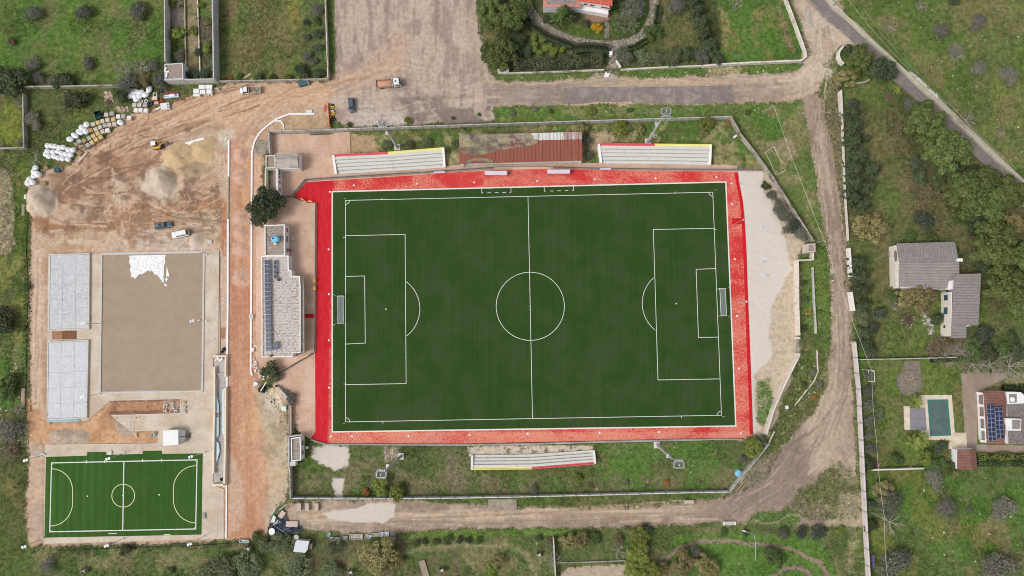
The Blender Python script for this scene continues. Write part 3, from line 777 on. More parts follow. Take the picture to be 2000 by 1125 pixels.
def m_turf(name, a, c, hi, stripe=None, sc=.12):
 m, n, l, b = newmat(name)
 p = npos(n, l)
 f = nnoise(n, l, p, sc, 6,.62,.3)
 col = nmix(n, l, nramp(n, l, f, .36,.64), a, c)
 rows = nnoise(n, l, npos(n, l, (2.6,.03,1), R(1)), 1,3,.6)
 col = nmix(n, l, nramp(n, l, rows, .3,.7), nmix(n, l, 1.0, col, (.90,.90,.90), 'MULTIPLY'), nmix(n, l, 1.0, col, (1.12,1.10,1.1), 'MULTIPLY'))
 g = nmul(n, l, nramp(n, l, nnoise(n, l, p, 2.8,6,.8), .58,.74), nramp(n, l, nnoise(n, l, p, .11,5,.6,.3), .46,.6))
 col = nmix(n, l, nmul(n, l, g, .75), col, hi)
 if stripe:
  t = n.new('ShaderNodeTexWave'); t.wave_type = 'BANDS'; t.bands_direction = 'X'; t.inputs['Scale'].default_value = stripe
  t.inputs['Distortion'].default_value = 0; l.new(npos(n, l, None, R(-1.2)), t.inputs['Vector'])
  sx = n.new('ShaderNodeSeparateXYZ'); l.new(p, sx.inputs[0])
  k = nmul(n, l, nramp(n, l, t.outputs['Fac'], .4,.6), nramp(n, l, sx.outputs[0], G(140,960).x, G(260,960).x, .8,.15))
  col = nmix(n, l, k, col, nmix(n, l, 1.0, col, (1.28,1.22,1.3), 'MULTIPLY'))
 l.new(col, b.inputs['Base Color']); b.inputs['Roughness'].default_value = .9; b.inputs['Specular IOR Level'].default_value = .12
 nbump(n, l, b, nnoise(n, l, p, 9,3), .3,.02)
 return m
M_RED = m_red()
M_TURF = m_turf('artificial_turf', S(46,75,29), S(60,78,42), S(84,120,50))
M_TURF2 = m_turf('futsal_turf', S(55,90,36), S(60,95,40), S(76,112,48), stripe=.155)
M_LINE = M('white_line', S(226,230,222), .8,.04)
M_LINE2 = M('cream_line', S(214,214,176), .8,.05)
M_WHITE = M('white_paint', S(242,241,240), .6,.05,2, dirt=S(212,206,200), dirt_amt=.1)
M_CONC = M('concrete', S(176,172,164), .9,.14,1.2,.2, dirt=S(128,122,112), dirt_amt=.4)
M_CONCL = M('light_concrete', S(212,208,200), .85,.10,1.4,.1, dirt=S(168,160,150), dirt_amt=.3)
M_CREAM = M('cream_coping', S(234,220,198), .7,.06,1.5, dirt=S(206,188,160), dirt_amt=.2)

def sheet(name, poly, z, m, z0=-.2, kind='structure', parent=None, px=True):
 mb = MB(); mb.prism([tuple(p)[:2] for p in (GP(poly) if px else poly)], z0, z)
 o = obj(name, mb, m, parent)
 if parent is None and kind: o['kind'] = kind
 return o
def line_part(name, pts, w, z, m, parent, closed=False, px=True, z0=None):
 mb = MB(); mb.strip([tuple(p)[:2] for p in (GP(pts) if px else pts)], w, z - .003 if z0 is None else z0, z, closed)
 return obj(name, mb, m, parent)
def arc(c, r, a0, a1, n=32):
 return [(c[0] + r * math.cos(a0 + (a1 - a0) * i / n), c[1] + r * math.sin(a0 + (a1 - a0) * i / n)) for i in range(n + 1)]

sheet('brick_plaza', HARD['plaza'], .02, MP_PLAZA)
sheet('site_paving', HARD['paved'], .03, MP_SITE)
sheet('pitch_surround', HARD['red'], .045, M_RED)
sheet('red_walkway', [(587,613),(616,613),(616,621),(587,621)], .035, M_RED)
# hem of the carpet folded up along the east edge, a tidier strip that has had no sand brushed in
hem = MB()
he = GP([(1437,337),(1441,360),(1448,395),(1452,440),(1455,500),(1457,560),(1460,640),(1463,720),(1466,800),(1467,848)])
hem.strip([tuple(p)[:2] for p in he], .85,.046,.085)
obj('carpet_hem', hem, M('clean_red_carpet', S(204,26,38), .9,.12,.9), kind='structure')
hem = MB(); hem.strip([tuple(p)[:2] for p in GP([(1430,432),(1452,432)])], 1.6,.086,.11); obj('carpet_patch', hem, M('clean_red_carpet', (0,0,0)), kind='structure')

pitch = sheet('football_pitch', [(649,374.5),(1417.5,355.5),(1437,832),(649,843.5)], .06, M_TURF)
LW = .145
Z1 = .066
line_part('border_line', [(649,374.5),(1417.5,355.5),(1437,832),(649,843.5)], .34,.07, M_LINE, pitch, True)
line_part('boundary_line', [(675,391.5),(1392,375.5),(1409,811),(675,824)], LW, Z1, M_LINE, pitch, True)
line_part('halfway_line', [(1031.2,383.8),(1040,817.4)], LW, Z1 + .001, M_LINE, pitch)
cc = G(1035.7,598)
line_part('centre_circle', arc(cc, 9.25,0,2 * math.pi, 64)[:-1], LW, Z1 + .002, M_LINE, pitch, True, px=False)
line_part('penalty_area_line', [(674.7,460.5),(791.3,458),(793.3,749.2),(675.3,751.2)], LW, Z1 + .001, M_LINE, pitch)
line_part('penalty_area_line', [(1394.8,446),(1276,448.2),(1285,742),(1406,740)], LW, Z1 + .001, M_LINE, pitch)
line_part('goal_area_line', [(674.7,540),(712.3,539),(713.5,670),(675.2,672)], LW, Z1 + .001, M_LINE, pitch)
line_part('goal_area_line', [(1398.5,524.5),(1359.5,526),(1364,659),(1403,658.4)], LW, Z1 + .001, M_LINE, pitch)
def spot(px, py, r=.2):
 c = G(px, py); obj('spot', MB().lathe([(r, Z1 - .003),(r, Z1 + .001)], 12, c), M_LINE, pitch); return c
sl_, sr_, sc_ = spot(753.5,603.8), spot(1320.8,593), spot(1035.8,598)
def darc(c, xline_a, xline_b, side):
 """the arc of the circle about c that lies outside the penalty-area line"""
 a, b_ = G(*xline_a), G(*xline_b); d = (b_ - a).normalized(); nn = Vector((-d.y, d.x, 0)) * side
 pts = [p for p in arc(c, 9.25, math.atan2(nn.y, nn.x) - 1.2, math.atan2(nn.y, nn.x) + 1.2,60) if (Vector((*p, 0)) - a).dot(nn) > 0]
 line_part('penalty_arc', pts, LW, Z1 + .002, M_LINE, pitch, px=False)
darc(sl_, (791.3,458),(793.3,749.2), 1)
darc(sr_, (1276,448.2),(1285,742), -1)
for (x, y, a0) in ((675,391.5,-90),(1392,375.5,180),(1409,811,90),(675,824,0)):
 line_part('corner_arc', arc(G(x, y), 1.1, R(a0), R(a0 + 90), 10), .15, Z1 + .002, M_LINE, pitch, px=False)
for x0, x1, y0, y1 in ((941,998,366.5,377),(1063,1120,363.5,373.5)):
 sl = (363.5 - 366.5) / 122
 f = lambda x, y: (x, y + sl * (x - x0))
 line_part('technical_area_line', [f(x0, y0), f(x0, y1), f(x0 + 3, y1)], .15, Z1 + .001, M_LINE, pitch)
 line_part('technical_area_line', [f(x1, y0), f(x1, y1), f(x1 - 3, y1)], .15, Z1 + .001, M_LINE, pitch)
 for k in range(3):
  a = x0 + 11 + k * 14.5
  line_part('dash', [f(a, y1), f(a + 7, y1)], .15, Z1 + .001, M_LINE, pitch)
for a, b_ in (((745.8,389.9),(745.8,386.9)),((1318.3,377.2),(1318.3,374.4)),((670.5,463.5),(674,463.5)),((671,750),(675,750)),((748,824.5),(748,827)),((1395,448),(1399,448)),((1331,813),(1331,816))):
 line_part('restart_mark', [a, b_], .15, Z1 + .001, M_LINE, pitch)

# futsal pitch
fut = sheet('futsal_pitch', [(90,892.5),(170,890),(171,883),(207,882.5),(208,888.5),(279,886.5),(279,880.5),(316,880),(316.5,886.5),(396,885.5),(393.5,1044),(87,1050)], .075, M_TURF2)
ZF = .082
def fl(name, pts, w=.2, m=M_LINE, closed=False): line_part(name, pts, w, ZF, m, fut, closed)
fl('boundary_line', [(101,904),(385,898),(382.5,1033),(97.5,1038.5)], .26, closed=True)
ZF = .083
fl('halfway_line', [(242.3,901),(240,1035.8)], .26)
def qarc(cx, cy, rx, ry, a0, a1, n=14): return [(cx + rx * math.cos(R(a0 + (a1 - a0) * i / n)), cy - ry * math.sin(R(a0 + (a1 - a0) * i / n))) for i in range(n + 1)]
ZF = .084
line_part('centre_circle', qarc(241,968,22.3,22.3,0,360,40)[:-1], .2, ZF, M_LINE2, fut, True)
line_part('goal_area_arc', qarc(101,957,41,41.5,90,0) + qarc(99,982,43,45,0,-90), .2, ZF, M_LINE2, fut)
line_part('goal_area_arc', qarc(383,955,44,45.5,90,180) + qarc(383,976,44,45,180,270), .2, ZF, M_LINE2, fut)
for x, y, r in ((171,969,.2),(311,966.3,.2),(240.5,968,.22)):
 obj('spot', MB().lathe([(r, .075),(r, .085)], 12, G(x, y)), M_LINE, fut)
for x, y, s in ((169,901.5,3),(205,901,3),(279,899.5,3),(316,899,3)): fl('substitution_mark', [(x, y - s),(x, y + s)], .22)
for x, y, a in ((101,904,-90),(385,898,180),(382.5,1033,90),(97.5,1038.5,0)):
 line_part('corner_arc', arc(G(x, y), .45, R(a), R(a + 90), 6), .12, ZF, M_LINE2, fut, px=False)
fl('spare_mark', [(212,1042),(229,1041.7)], .2); fl('spare_mark', [(320,1044),(333,1044)], .2)

# sand court with its concrete frame
M_SAND = M('wet_sand', S(162,142,120), .8,.07,.5,.5)
def m_sand():
 m, n, l, b = newmat('raked_sand'); p = npos(n, l)
 f = nnoise(n, l, p, .35,6,.65,.6); g = nnoise(n, l, npos(n, l, (.8,2.4,1), R(20)), 1.2,4,.6,2.5)
 c = nmix(n, l, nramp(n, l, f, .35,.65), S(159,139,117), S(166,147,125))
 c = nmix(n, l, nramp(n, l, g, .60,.70,0,.5), c, S(134,114,92))
 c = nmix(n, l, nramp(n, l, nnoise(n, l, p, 4,4,.6), .4,.7,0,.3), c, S(178,160,136))
 l.new(c, b.inputs['Base Color']); b.inputs['Roughness'].default_value = .75; nbump(n, l, b, g, .6,.04); return m
sheet('sand_court', [(201,498.5),(396.5,494.5),(393.5,761),(198,764)], .055, m_sand())
M_FRAME = M('court_frame', S(204,200,196), .8,.08,1.2, dirt=S(172,164,156), dirt_amt=.2)
fr = thing('court_kerb','pale concrete kerb framing the brown sand court','kerb', G(200,498))
for nm_, a, b_ in (('kerb_beam', (199.5,496.5),(398,492.5)),('kerb_beam', (398.8,493.5),(395.5,762.5)),('kerb_beam', (396.5,764),(196,767)),('kerb_beam', (195.8,766),(199.3,497.5))):
 obj('kerb_beam', MB().strip([tuple(G(*a))[:2], tuple(G(*b_))[:2]], .48,.0,.24), M_FRAME, fr)
# torn white membrane lying on the sand
rnd = random.Random(5)
tp = [(252,499.5),(262,499),(300,498.2),(325,497.8),(322.5,504),(323.5,512),(321,520),(321,535),(319.5,541),(321,549),(318.5,553),(314,545),(310,540),(306,535.5),(303,537),(300,532),(297,528.5),(294,531),(290,528),(286,530.5),(281,534),(277,536),(273,535),(268,541),(263,545.5),(261,541),(257,542),(256,533),(254,527),(256,520),(252.5,513),(254,505)]
def crumple(name, poly, z, amp, m, step=3.0, seed=2, **kw):
 """a sheet of plastic lying loose: triangulated with small folds and a real thickness"""
 rn = random.Random(seed); bm = bmesh.new()
 xs = [p[0] for p in poly]; ys = [p[1] for p in poly]
 n = 0; pts = []
 y = min(ys)
 while y < max(ys):
  x = min(xs)
  while x < max(xs):
   px_, py_ = x + rn.uniform(-1,1) * step * .3, y + rn.uniform(-1,1) * step * .3
   if sd_poly(np.array([px_]), np.array([py_]), poly)[0] < -step * .3: pts.append((px_, py_))
   x += step
  y += step
 from mathutils.geometry import delaunay_2d_cdt
 co = [Vector(p) for p in poly] + [Vector(p) for p in pts]
 r = delaunay_2d_cdt(co, [], [list(range(len(poly)))], 1,1e-4)
 vs = [bm.verts.new(tuple(G(v.x, v.y)[:2]) + (z + rn.random() * amp,)) for v in r[0]]
 for f in r[2]:
  try: bm.faces.new([vs[i] for i in f])
  except ValueError: pass
 bmesh.ops.recalc_face_normals(bm, faces=bm.faces)
 if sum(f.normal.z for f in bm.faces) < 0: bmesh.ops.reverse_faces(bm, faces=bm.faces)
 ret = bmesh.ops.extrude_face_region(bm, geom=bm.faces[:])
 for v in ret['geom']:
  if isinstance(v, bmesh.types.BMVert): v.co.z -= .02
 bmesh.ops.recalc_face_normals(bm, faces=bm.faces)
 me = bpy.data.meshes.new(name); bm.to_mesh(me); bm.free(); me.materials.append(m)
 o = bpy.data.objects.new(name, me); COL.objects.link(o)
 if kw.get('parent') is not None: o.parent = kw['parent']
 return o
M_PLASTIC = M('white_plastic', S(240,240,243), .45,.05,1.5,.3)
memb = crumple('plastic_membrane', tp, .07,.13, M_PLASTIC, 2.6)
tag(memb, 'torn white plastic membrane lying on the brown sand court','plastic sheet')
for k, q in enumerate(([(326,520),(330,537 - 3),(331,541),(325,539)], [(323,545),(326,540),(328,546),(324,551)], [(322,553),(327,557),(325,560),(321,557)])):
 o = crumple('plastic_scrap', q, .08,.05, M_PLASTIC, 3, k)
 tag(o, ['largest white plastic scrap right of the torn membrane on the sand','middle one of three white plastic scraps beside the torn membrane','lowest small white scrap below the torn membrane corner'][k], 'plastic scrap','plastic scraps on the sand court')

# two raised concrete bowls lanes
def m_slab(name, c, d):
 m, n, l, b = newmat(name); p = npos(n, l)
 f = nnoise(n, l, p, .9,8,.8,1.6); g = nnoise(n, l, p, 1.1,4,.6,.4)
 col = nmix(n, l, nramp(n, l, f, .44,.58), d, c)
 col = nmix(n, l, nramp(n, l, g, .62,.68,0,.8), col, S(176,178,180))
 l.new(col, b.inputs['Base Color']); b.inputs['Roughness'].default_value = .55; b.inputs['Specular IOR Level'].default_value = .3; return m
M_SLAB1 = m_slab('damp_slab', S(208,210,212), S(186,188,191)); M_SLAB2 = m_slab('drying_slab', S(212,214,219), S(196,199,205))
def lane(q, m, label, nx_, ny_):
 P = GP(q, .5); t = thing('concrete_slab', label, 'concrete slab', (P[0].x, P[0].y, 0))
 obj('edge_beam', MB().strip([tuple(p)[:2] for p in P], .30,0,.56, True), M_CONCL, t)
 obj('bed', MB().prism([tuple(p)[:2] for p in P], .02,.40), M_CONC, t)
 def at(u, v):
  a = P[0].lerp(P[1], u); b_ = P[3].lerp(P[2], u); return a.lerp(b_, v)
 g = .0022; g2 = .0012
 for i in range(nx_):
  for j in range(ny_):
   e = .0 if 0 else .012
   u0, u1, v0, v1 = i / nx_ + g, (i + 1) / nx_ - g, j / ny_ + g2,(j + 1) / ny_ - g2
   if i == 0: u0 = .02
   if i == nx_ - 1: u1 = .98
   if j == 0: v0 = .012
   if j == ny_ - 1: v1 = .988
   mb = MB(); mb.prism([tuple(at(u, v))[:2] for u, v in ((u0, v0),(u1, v0),(u1, v1),(u0, v1))], .38,.50 + rnd.uniform(-.004,.004))
   obj('panel', mb, m, t)
 return t
lane([(97.5,497),(174,495.5),(173,642),(95.5,645)], M_SLAB1, 'upper pale grey concrete slab left of the sand court', 3,5)
lane([(94,668),(172,665),(168.5,816),(92,819.5)], M_SLAB2, 'lower pale grey concrete slab above the blue pipes', 3,5)
M_PIT = M('dark_soil', S(128,92,70), .95,.12,1.2,.4)
sheet('soil_bed', [(102,647),(121.5,646.5),(121.5,662.5),(102,663)], .05, M('brown_soil', S(166,126,98), .95,.12,1.2,.4))
sheet('soil_bed', [(121.5,646.5),(150,645.5),(150,662),(121.5,662.5)], .052, M_PIT)
sheet('soil_bed', [(432,640),(440.5,640),(439,662),(430.5,661)], .055, M('brown_soil', (0,0,0)))
# paving trims seen as thin pale kerbs
M_TRIM = M('stone_trim', S(214,206,196), .8,.08)
def kerb(name, pts, w, z, m, z0=-.15, closed=False):
 mb = MB(); mb.strip([tuple(p)[:2] for p in GP(pts)], w, z0, z, closed); return obj(name, mb, m, kind='structure')
kerb('trench_kerb', [(217,781.5),(353.5,778.5),(352.5,807.5),(218,811.5)], .22,.12, M_TRIM)
kerb('trench_kerb', [(253,812),(254,841),(310,840),(310,866.5),(180,868)], .18,.10, M_TRIM)
kerb('paving_kerb', [(428.5,489),(427,693)], .15,.1, M('grey_edge', S(150,138,128), .9,.1))
kerb('paving_kerb', [(180,494.5),(432,489.5)], .16,.1, M_TRIM)
kerb('paving_kerb', [(220,866),(218.5,888)], .12,.06, M_TRIM); kerb('paving_kerb', [(219.6,1049),(219,1066)], .14,.06, M_TRIM)
kerb('paving_kerb', [(425,956),(424,1052)], .14,.08, M_TRIM)
kerb('paving_kerb', [(181,497),(180.5,490)], .12,.06, M_TRIM)
# thick white kerb walls either side of the red earth track
M_KERB = M('white_kerb', S(244,242,244), .6,.04,2, dirt=S(216,206,200), dirt_amt=.08)
kerb('track_kerb', [(447.2,273),(447,345)], .44,.28, M_KERB)
kerb('track_kerb', [(447,345.3),(446.2,427.5)], .30,.22, M('grey_kerb', S(150,152,140), .8,.15))
kerb('track_kerb', [(446,428),(445.4,600),(443.5,760)], .44,.28, M_KERB)
kerb('track_kerb', [(443.4,760.5),(443,920),(442.2,1051)], .34,.22, M_KERB)
kerb('track_kerb', [(614.7,222.7),(590,222.9),(565,223),(555,227),(541,232.7),(526.7,243),(514.7,252.7),(505,263),(497,278),(492.7,298),(491.8,420),(491,600),(490.2,727),(494,733)], .44,.28, M_KERB)
kerb('side_kerb', [(537,236.5),(549,236.5),(553.5,243),(555,253)], .34,.25, M_KERB)
sheet('concrete_apron', [(501,273),(524,272),(525,300),(497,300)], .04, M('old_concrete', S(158,148,136), .9,.15,1, dirt=S(120,108,96)))
# asphalt
M_ASPH = M('worn_asphalt', S(134,123,120), .9,.13,.8,.3, dirt=S(164,150,140), dirt_amt=.6)
sheet('asphalt_patch', [(1103,172),(1125,170.5),(1200,170),(1340,169),(1432,166.5),(1430,180),(1436,201),(1380,202.5),(1300,202),(1236,202),(1231,197),(1200,199),(1165,198),(1140,202),(1104,204),(1098,200),(1100,185)], .06, M_ASPH)
road = RPTS
mb = MB(); mb.strip([tuple(p)[:2] for p in GP(road)], 3.7,-.15,.07); RD = obj('asphalt_road', mb, M('road_asphalt', S(130,121,119), .9,.10,.6,.3, dirt=S(152,142,134), dirt_amt=.4), kind='structure')
mb = MB(); off = [(p[0] + 11.5, p[1] - 10.5) for p in road]; mb.strip([tuple(p)[:2] for p in GP(off)], 1.2,-.15,.055); obj('road_verge', mb, M('pale_gravel', S(186,172,158), .95,.15,1.5,.3), kind='structure')
def offp(pts, d):
 P = [Vector(p) for p in pts]; o = []
 for i, p in enumerate(P):
  a = P[max(0, i - 1)]; b_ = P[min(len(P) - 1, i + 1)]; t = (b_ - a).normalized(); o.append((p.x - t.y * d, p.y + t.x * d))
 return o
M_OLDLINE = M('faded_line', S(196,188,182), .9,.15,1.2, dirt=S(140,130,126), dirt_amt=.5)
rw = [tuple(p)[:2] for p in GP(road)]
obj('road_edge_line', MB().strip(offp(rw, 1.65), .14,.06,.075), M_OLDLINE, kind='structure')
k0 = offp(rw, -1.65); mb = MB()
dd = []
for i in range(len(k0) - 1):
 a, b_ = Vector(k0[i]), Vector(k0[i + 1]); L = (b_ - a).length; s = 0
 while s + 1.6 < L and i < 5:
  mb.strip([tuple(a.lerp(b_, s / L)), tuple(a.lerp(b_, (s + 1.6) / L))], .14,.06,.075); s += 2.6
obj('road_edge_dashes', mb, M_OLDLINE, kind='structure')
# stone drives in the gardens
def m_crazy(name, a, c, joint, sc=1.3):
 m, n, l, b = newmat(name); p = npos(n, l)
 v = n.new('ShaderNodeTexVoronoi'); v.feature = 'DISTANCE_TO_EDGE'; v.inputs['Scale'].default_value = sc; l.new(p, v.inputs['Vector'])
 w = n.new('ShaderNodeTexVoronoi'); w.inputs['Scale'].default_value = sc; l.new(p, w.inputs['Vector'])
 sx = n.new('ShaderNodeSeparateColor'); l.new(w.outputs['Color'], sx.inputs[0])
 col = nmix(n, l, sx.outputs[0], a, c)
 col = nmix(n, l, nramp(n, l, v.outputs['Distance'], .02,.12), joint, col)
 col = nmix(n, l, nramp(n, l, nnoise(n, l, p, .8,5,.7), .5,.7,0,.5), col, tuple(x * .7 for x in a))
 l.new(col, b.inputs['Base Color']); b.inputs['Roughness'].default_value = .9; nbump(n, l, b, nramp(n, l, v.outputs['Distance'], .0,.15), .6,.05); return m
M_DRIVE = m_crazy('cobbled_drive', S(178,168,154), S(146,134,120), S(92,86,78))
dr = [(1022,-70),(1026,-10),(1034,18),(1052,42),(1078,62),(1110,76),(1148,84.5),(1190,88),(1228,83),(1255,68),(1268,48),(1277,22),(1276,-10),(1270,-70)]
obj('cobbled_drive', MB().strip([tuple(p)[:2] for p in GP(dr)], 2.3,-.15,.05), M_DRIVE, kind='structure')
sheet('cobbled_path', [(1188,86),(1210,87),(1206,100),(1203,118),(1212,133),(1184,134),(1192,115),(1193,100)], .046, M_DRIVE)
sheet('garden_path', [(1181.5,42),(1190,42),(1189,73.5),(1180,74)], .045, M('grey_flags', S(140,128,120), .9,.1,2))
sheet('garden_terrace', [(1138,24),(1190,21),(1191,41),(1145,44)], .03, M('earth_red', S(150,120,102), .95,.15,1))
# ------------------------------------------------------------------ walls and fences
M_WALL = M('concrete_panel', S(198,195,190), .9,.12,.8,.2, dirt=S(152,146,138), dirt_amt=.35)
M_WALLD = M('old_wall', S(176,170,160), .95,.16,1.0,.3, dirt=S(104,100,90), dirt_amt=.5)
M_WALLW = M('white_wall', S(226,216,206), .85,.10,1.0,.15, dirt=S(176,162,148), dirt_amt=.35)
M_POST = M('concrete_post', S(168,162,152), .9,.12,1.5)

def panel_wall(name, pts, h, label, m, th=.16, unit=3.6, cat='wall', post=.26, ph=.12, group=None):
 """wall of precast panels between posts; pts = its top edge in the survey photo"""
 P = [G(p[0], p[1], h) for p in pts]
 t = thing(name, label, cat, (P[0].x, P[0].y, 0), group=group)
 o0 = wloc(t); last = None
 for a, b_ in zip(P, P[1:]):
  L = (b_ - a).length; n = max(1, round(L / unit)); d = (b_ - a) / n; ang = math.atan2(d.y, d.x); u = L / n
  mb = MB(); mb.box(u / 2,0,-.3, u - post * .9, th, h * .96 + .3); mb.box(u / 2,0, h * .96, u - post * .9, th + .05, h * .04)
  me = mesh_of('panel', mb, m)
  mp = MB(); mp.box(0,0,-.3, post, post, h + ph + .3); mp.box(0,0, h + ph, post * .8, post * .8,.05,0,.6); mep = mesh_of('post', mp, M_POST)
  for k in range(n):
   q = a + d * k - Vector((0,0, h))
   o = obj('panel', me, None, t); o.location = q - o0; o.rotation_euler = (0,0, ang)
   o = obj('post', mep, None, t); o.location = q - o0; o.rotation_euler = (0,0, ang)
  last = (b_ - Vector((0,0, h)), ang, mep)
 o = obj('post', last[2], None, t); o.location = last[0] - o0; o.rotation_euler = (0,0, last[1])
 return t
def solid_wall(name, pts, h, label, m, th=.3, cat='wall', cope=None, group=None, closed=False):
 P = [tuple(G(p[0], p[1], h))[:2] for p in pts]
 t = thing(name, label, cat, (P[0][0], P[0][1], 0), group=group)
 obj('wall_body', MB().strip(P, th, -.3, h, closed), m, t)
 if cope: obj('coping', MB().strip(P, th + .08, h + .002, h + .07, closed), cope, t)
 return t
# sports-ground perimeter
panel_wall('perimeter_wall', [(524.5,256),(600,254),(680,251),(800,247),(1000,240.5),(1150,235.5),(1300,231),(1395,228.5),(1428,227)], 2.2, 'long grey precast wall north of the football pitch, behind the stands', M_WALL)
panel_wall('perimeter_wall', [(1429,228),(1448,262),(1478,300),(1512,348),(1540,392),(1590,470)], 2.2, 'grey precast wall running diagonally beside the old goal on the grass', M_WALLD)
panel_wall('perimeter_wall', [(569,974),(700,974.5),(860,973.5),(1000,971),(1150,967.5),(1300,963.5),(1425,961)], 2.0, 'long pale precast wall south of the football pitch along the dirt road', M('pale_panel', S(222,220,222), .85,.1,1, dirt=S(160,154,150), dirt_amt=.3))
panel_wall('perimeter_wall', [(1426,961),(1450,930),(1480,896),(1502,868)], 2.0, 'short pale precast wall rising diagonally beside the blue tarpaulin', M_WALL, unit=2.4)
panel_wall('perimeter_wall', [(565.5,911),(567,974)], 2.0, 'short grey wall between the south-west gatehouse and the corner', M_WALL, unit=3)
solid_wall('corner_wall', [(524.5,256),(526,300)], 2.0, 'low grey wall at the north-west corner of the brick plaza', M_WALL, .25)
solid_wall('white_wall', [(1559,507),(1560,600),(1562,655)], 2.4, 'white wall with buttresses between the pale sand and the vegetable strip', M_WALLW, .35)
solid_wall('white_wall', [(1562,694),(1533,752),(1512,800),(1497,849)], 2.4, 'white wall slanting south-west from the barred gate', M_WALLW, .35)
gt = thing('barred_gate','grey barred gate between the two white walls on the east side','gate', G(1560,676))
a, b_ = G(1560.5,660,2.2), G(1560.5,692,2.2)
for q in (a, b_): obj('gate_pillar', MB().box(q.x, q.y, 0,.5,.5,2.4), M_WALLW, gt)
for zz in (.2,1.2,2.1): obj('rail', MB().tube((a.x, a.y, zz),(b_.x, b_.y, zz), .04), M('grey_metal', S(150,162,172), .5,.1,2, metal=.3), gt)
for k in range(14):
 q = a.lerp(b_, (k + .5) / 14); obj('bar', MB().tube((q.x, q.y, .1),(q.x, q.y, 2.2), .025, n=4), M('grey_metal', (0,0,0)), gt)
for k in range(5):
 q = a.lerp(b_, (k + .5) / 5); obj('top_bar', MB().tube((q.x - .75, q.y, 2.15),(q.x + .75, q.y, 2.15), .03, n=4), M('grey_metal', (0,0,0)), gt)
# other land walls
solid_wall('field_wall', [(46,169),(128,168),(236,166)], 1.6, 'grey stone wall under the upper-left meadow, running east to the trees', M_WALLD, .4)
solid_wall('field_wall', [(44,182),(45,240),(46,289)], 1.6, 'grey stone wall running south on the far-left edge of the meadow', M_WALLD, .35)
solid_wall('field_wall', [(-20,290),(45,288)], 1.4, 'low stone wall leaving the photo at the far-left edge', M_WALLD, .35)
solid_wall('field_wall', [(428,158),(500,157),(560,155.5),(641,153.5)], 1.4, 'low dark wall under the brown and green field, behind the white pickup', M_WALLD, .3)
panel_wall('field_wall', [(634,-20),(637,60),(640,152)], 1.8, 'thin pale wall between the field and the big parking ground', M_WALLW, unit=3.4)
solid_wall('garden_wall', [(321,-20),(321.5,80),(322,120)], 3.0, 'tall grey wall on the west side of the walled garden', M_WALL, .3)
solid_wall('garden_wall', [(414.5,-20),(415.5,60),(417,154)], 3.6, 'tall pale wall on the east side of the walled garden', M('lilac_wall', S(196,194,198), .85,.1,.6,.15, dirt=S(150,146,142), dirt_amt=.3), .35)
solid_wall('garden_wall', [(320.5,156),(416,154)], 3.2, 'tall grey panel wall closing the south end of the walled garden', M_WALL, .3)
solid_wall('garden_kerb', [(360,-10),(361,40),(363,156)], .5, 'low brown kerb wall beside the path in the walled garden', M('brown_kerb', S(176,164,140), .9,.1), .3)
solid_wall('garden_kerb', [(385,-10),(387.5,60),(391,156)], .5, 'low white kerb wall east of the path in the walled garden', M_WALLW, .25)
solid_wall('roadside_wall', [(973,142),(1000,142),(1100,139),(1180,135.5)], .9, 'thin white kerb wall in front of the oleander hedge', M_WALLW, .3)
solid_wall('roadside_wall', [(1213,135.5),(1300,130.5),(1372,128)], .9, 'thin white kerb wall in front of the olive trees', M_WALLW, .3)
solid_wall('roadside_wall', [(1374,128),(1406,125),(1480,121),(1566,117.5),(1575,110),(1573,98),(1556,50),(1541,10),(1530,-20)], 1.5, 'pale roadside wall turning round the bright green meadow', M_WALLW, .42)
solid_wall('field_wall', [(1610,-20),(1626,4),(1660,38),(1700,78),(1750,122),(1800,170),(1850,217),(1900,266),(1950,312),(2020,372)], 1.0, 'long low pale wall following the far side of the asphalt road', M('lichen_wall', S(196,192,172), .9,.12,1,.2, dirt=S(140,136,112), dirt_amt=.4), .5)
solid_wall('curved_wall', [(1648,89),(1640,100),(1639,109),(1643,119),(1649,124)], 1.6, 'curved white wall at the tip of the wooded triangle', M_WALLW, .45)
solid_wall('garden_wall', [(1643.5,176),(1645,205),(1646,222)], 2.0, 'short pale wall running south of the yellow trees', M_WALLW, .35)
solid_wall('garden_wall', [(1646,224),(1649,300),(1652,380),(1658,470)], 1.1, 'whitewashed wall mostly hidden under the row of dark cypresses', M_WALLW, .2)
solid_wall('garden_wall', [(1660,484),(1664,540)], 2.0, 'short white wall by the dirt track west of the tiled house', M('bright_white_wall', S(238,234,228), .8,.06), .4)
solid_wall('garden_wall', [(1663.5,570),(1669,607)], 2.0, 'stubby white wall below a gap in the hedge by the track', M('bright_white_wall', (0,0,0)), .5)
panel_wall('garden_wall', [(1671,668),(1680,760),(1685,860),(1690,960),(1694,1040),(1700,1140)], 2.0, 'long pale wall beside the dirt track down to the bottom edge', M('pale_pinkish_wall', S(216,206,204), .85,.08,1, dirt=S(170,160,154), dirt_amt=.3), .35, unit=4.4, post=.4, ph=.02)
solid_wall('garden_wall', [(1680,702),(1760,701),(1868,698)], 1.5, 'thin wall dividing the tiled house garden from the pool garden', M_WALL, .22)
solid_wall('garden_wall', [(1703,918),(1760,916.5),(1805,915)], 1.4, 'short pale wall south of the palms', M_WALLW, .35)
solid_wall('path_wall', [(1663,164),(1690,160),(1699,155)], 1.0, 'broken low stone wall under the grey-green carob', M_WALLD, .4)
solid_wall('park_wall', [(1081,1050),(1083,1090),(1086,1140)], 1.8, 'thin wall running down to the bottom edge through the bare tree', M_WALL, .3)
solid_wall('park_kerb', [(1095,1099),(1150,1098),(1222,1095)], .4, 'low kerb above the bare earth patch at the bottom edge', M_WALLD, .25)
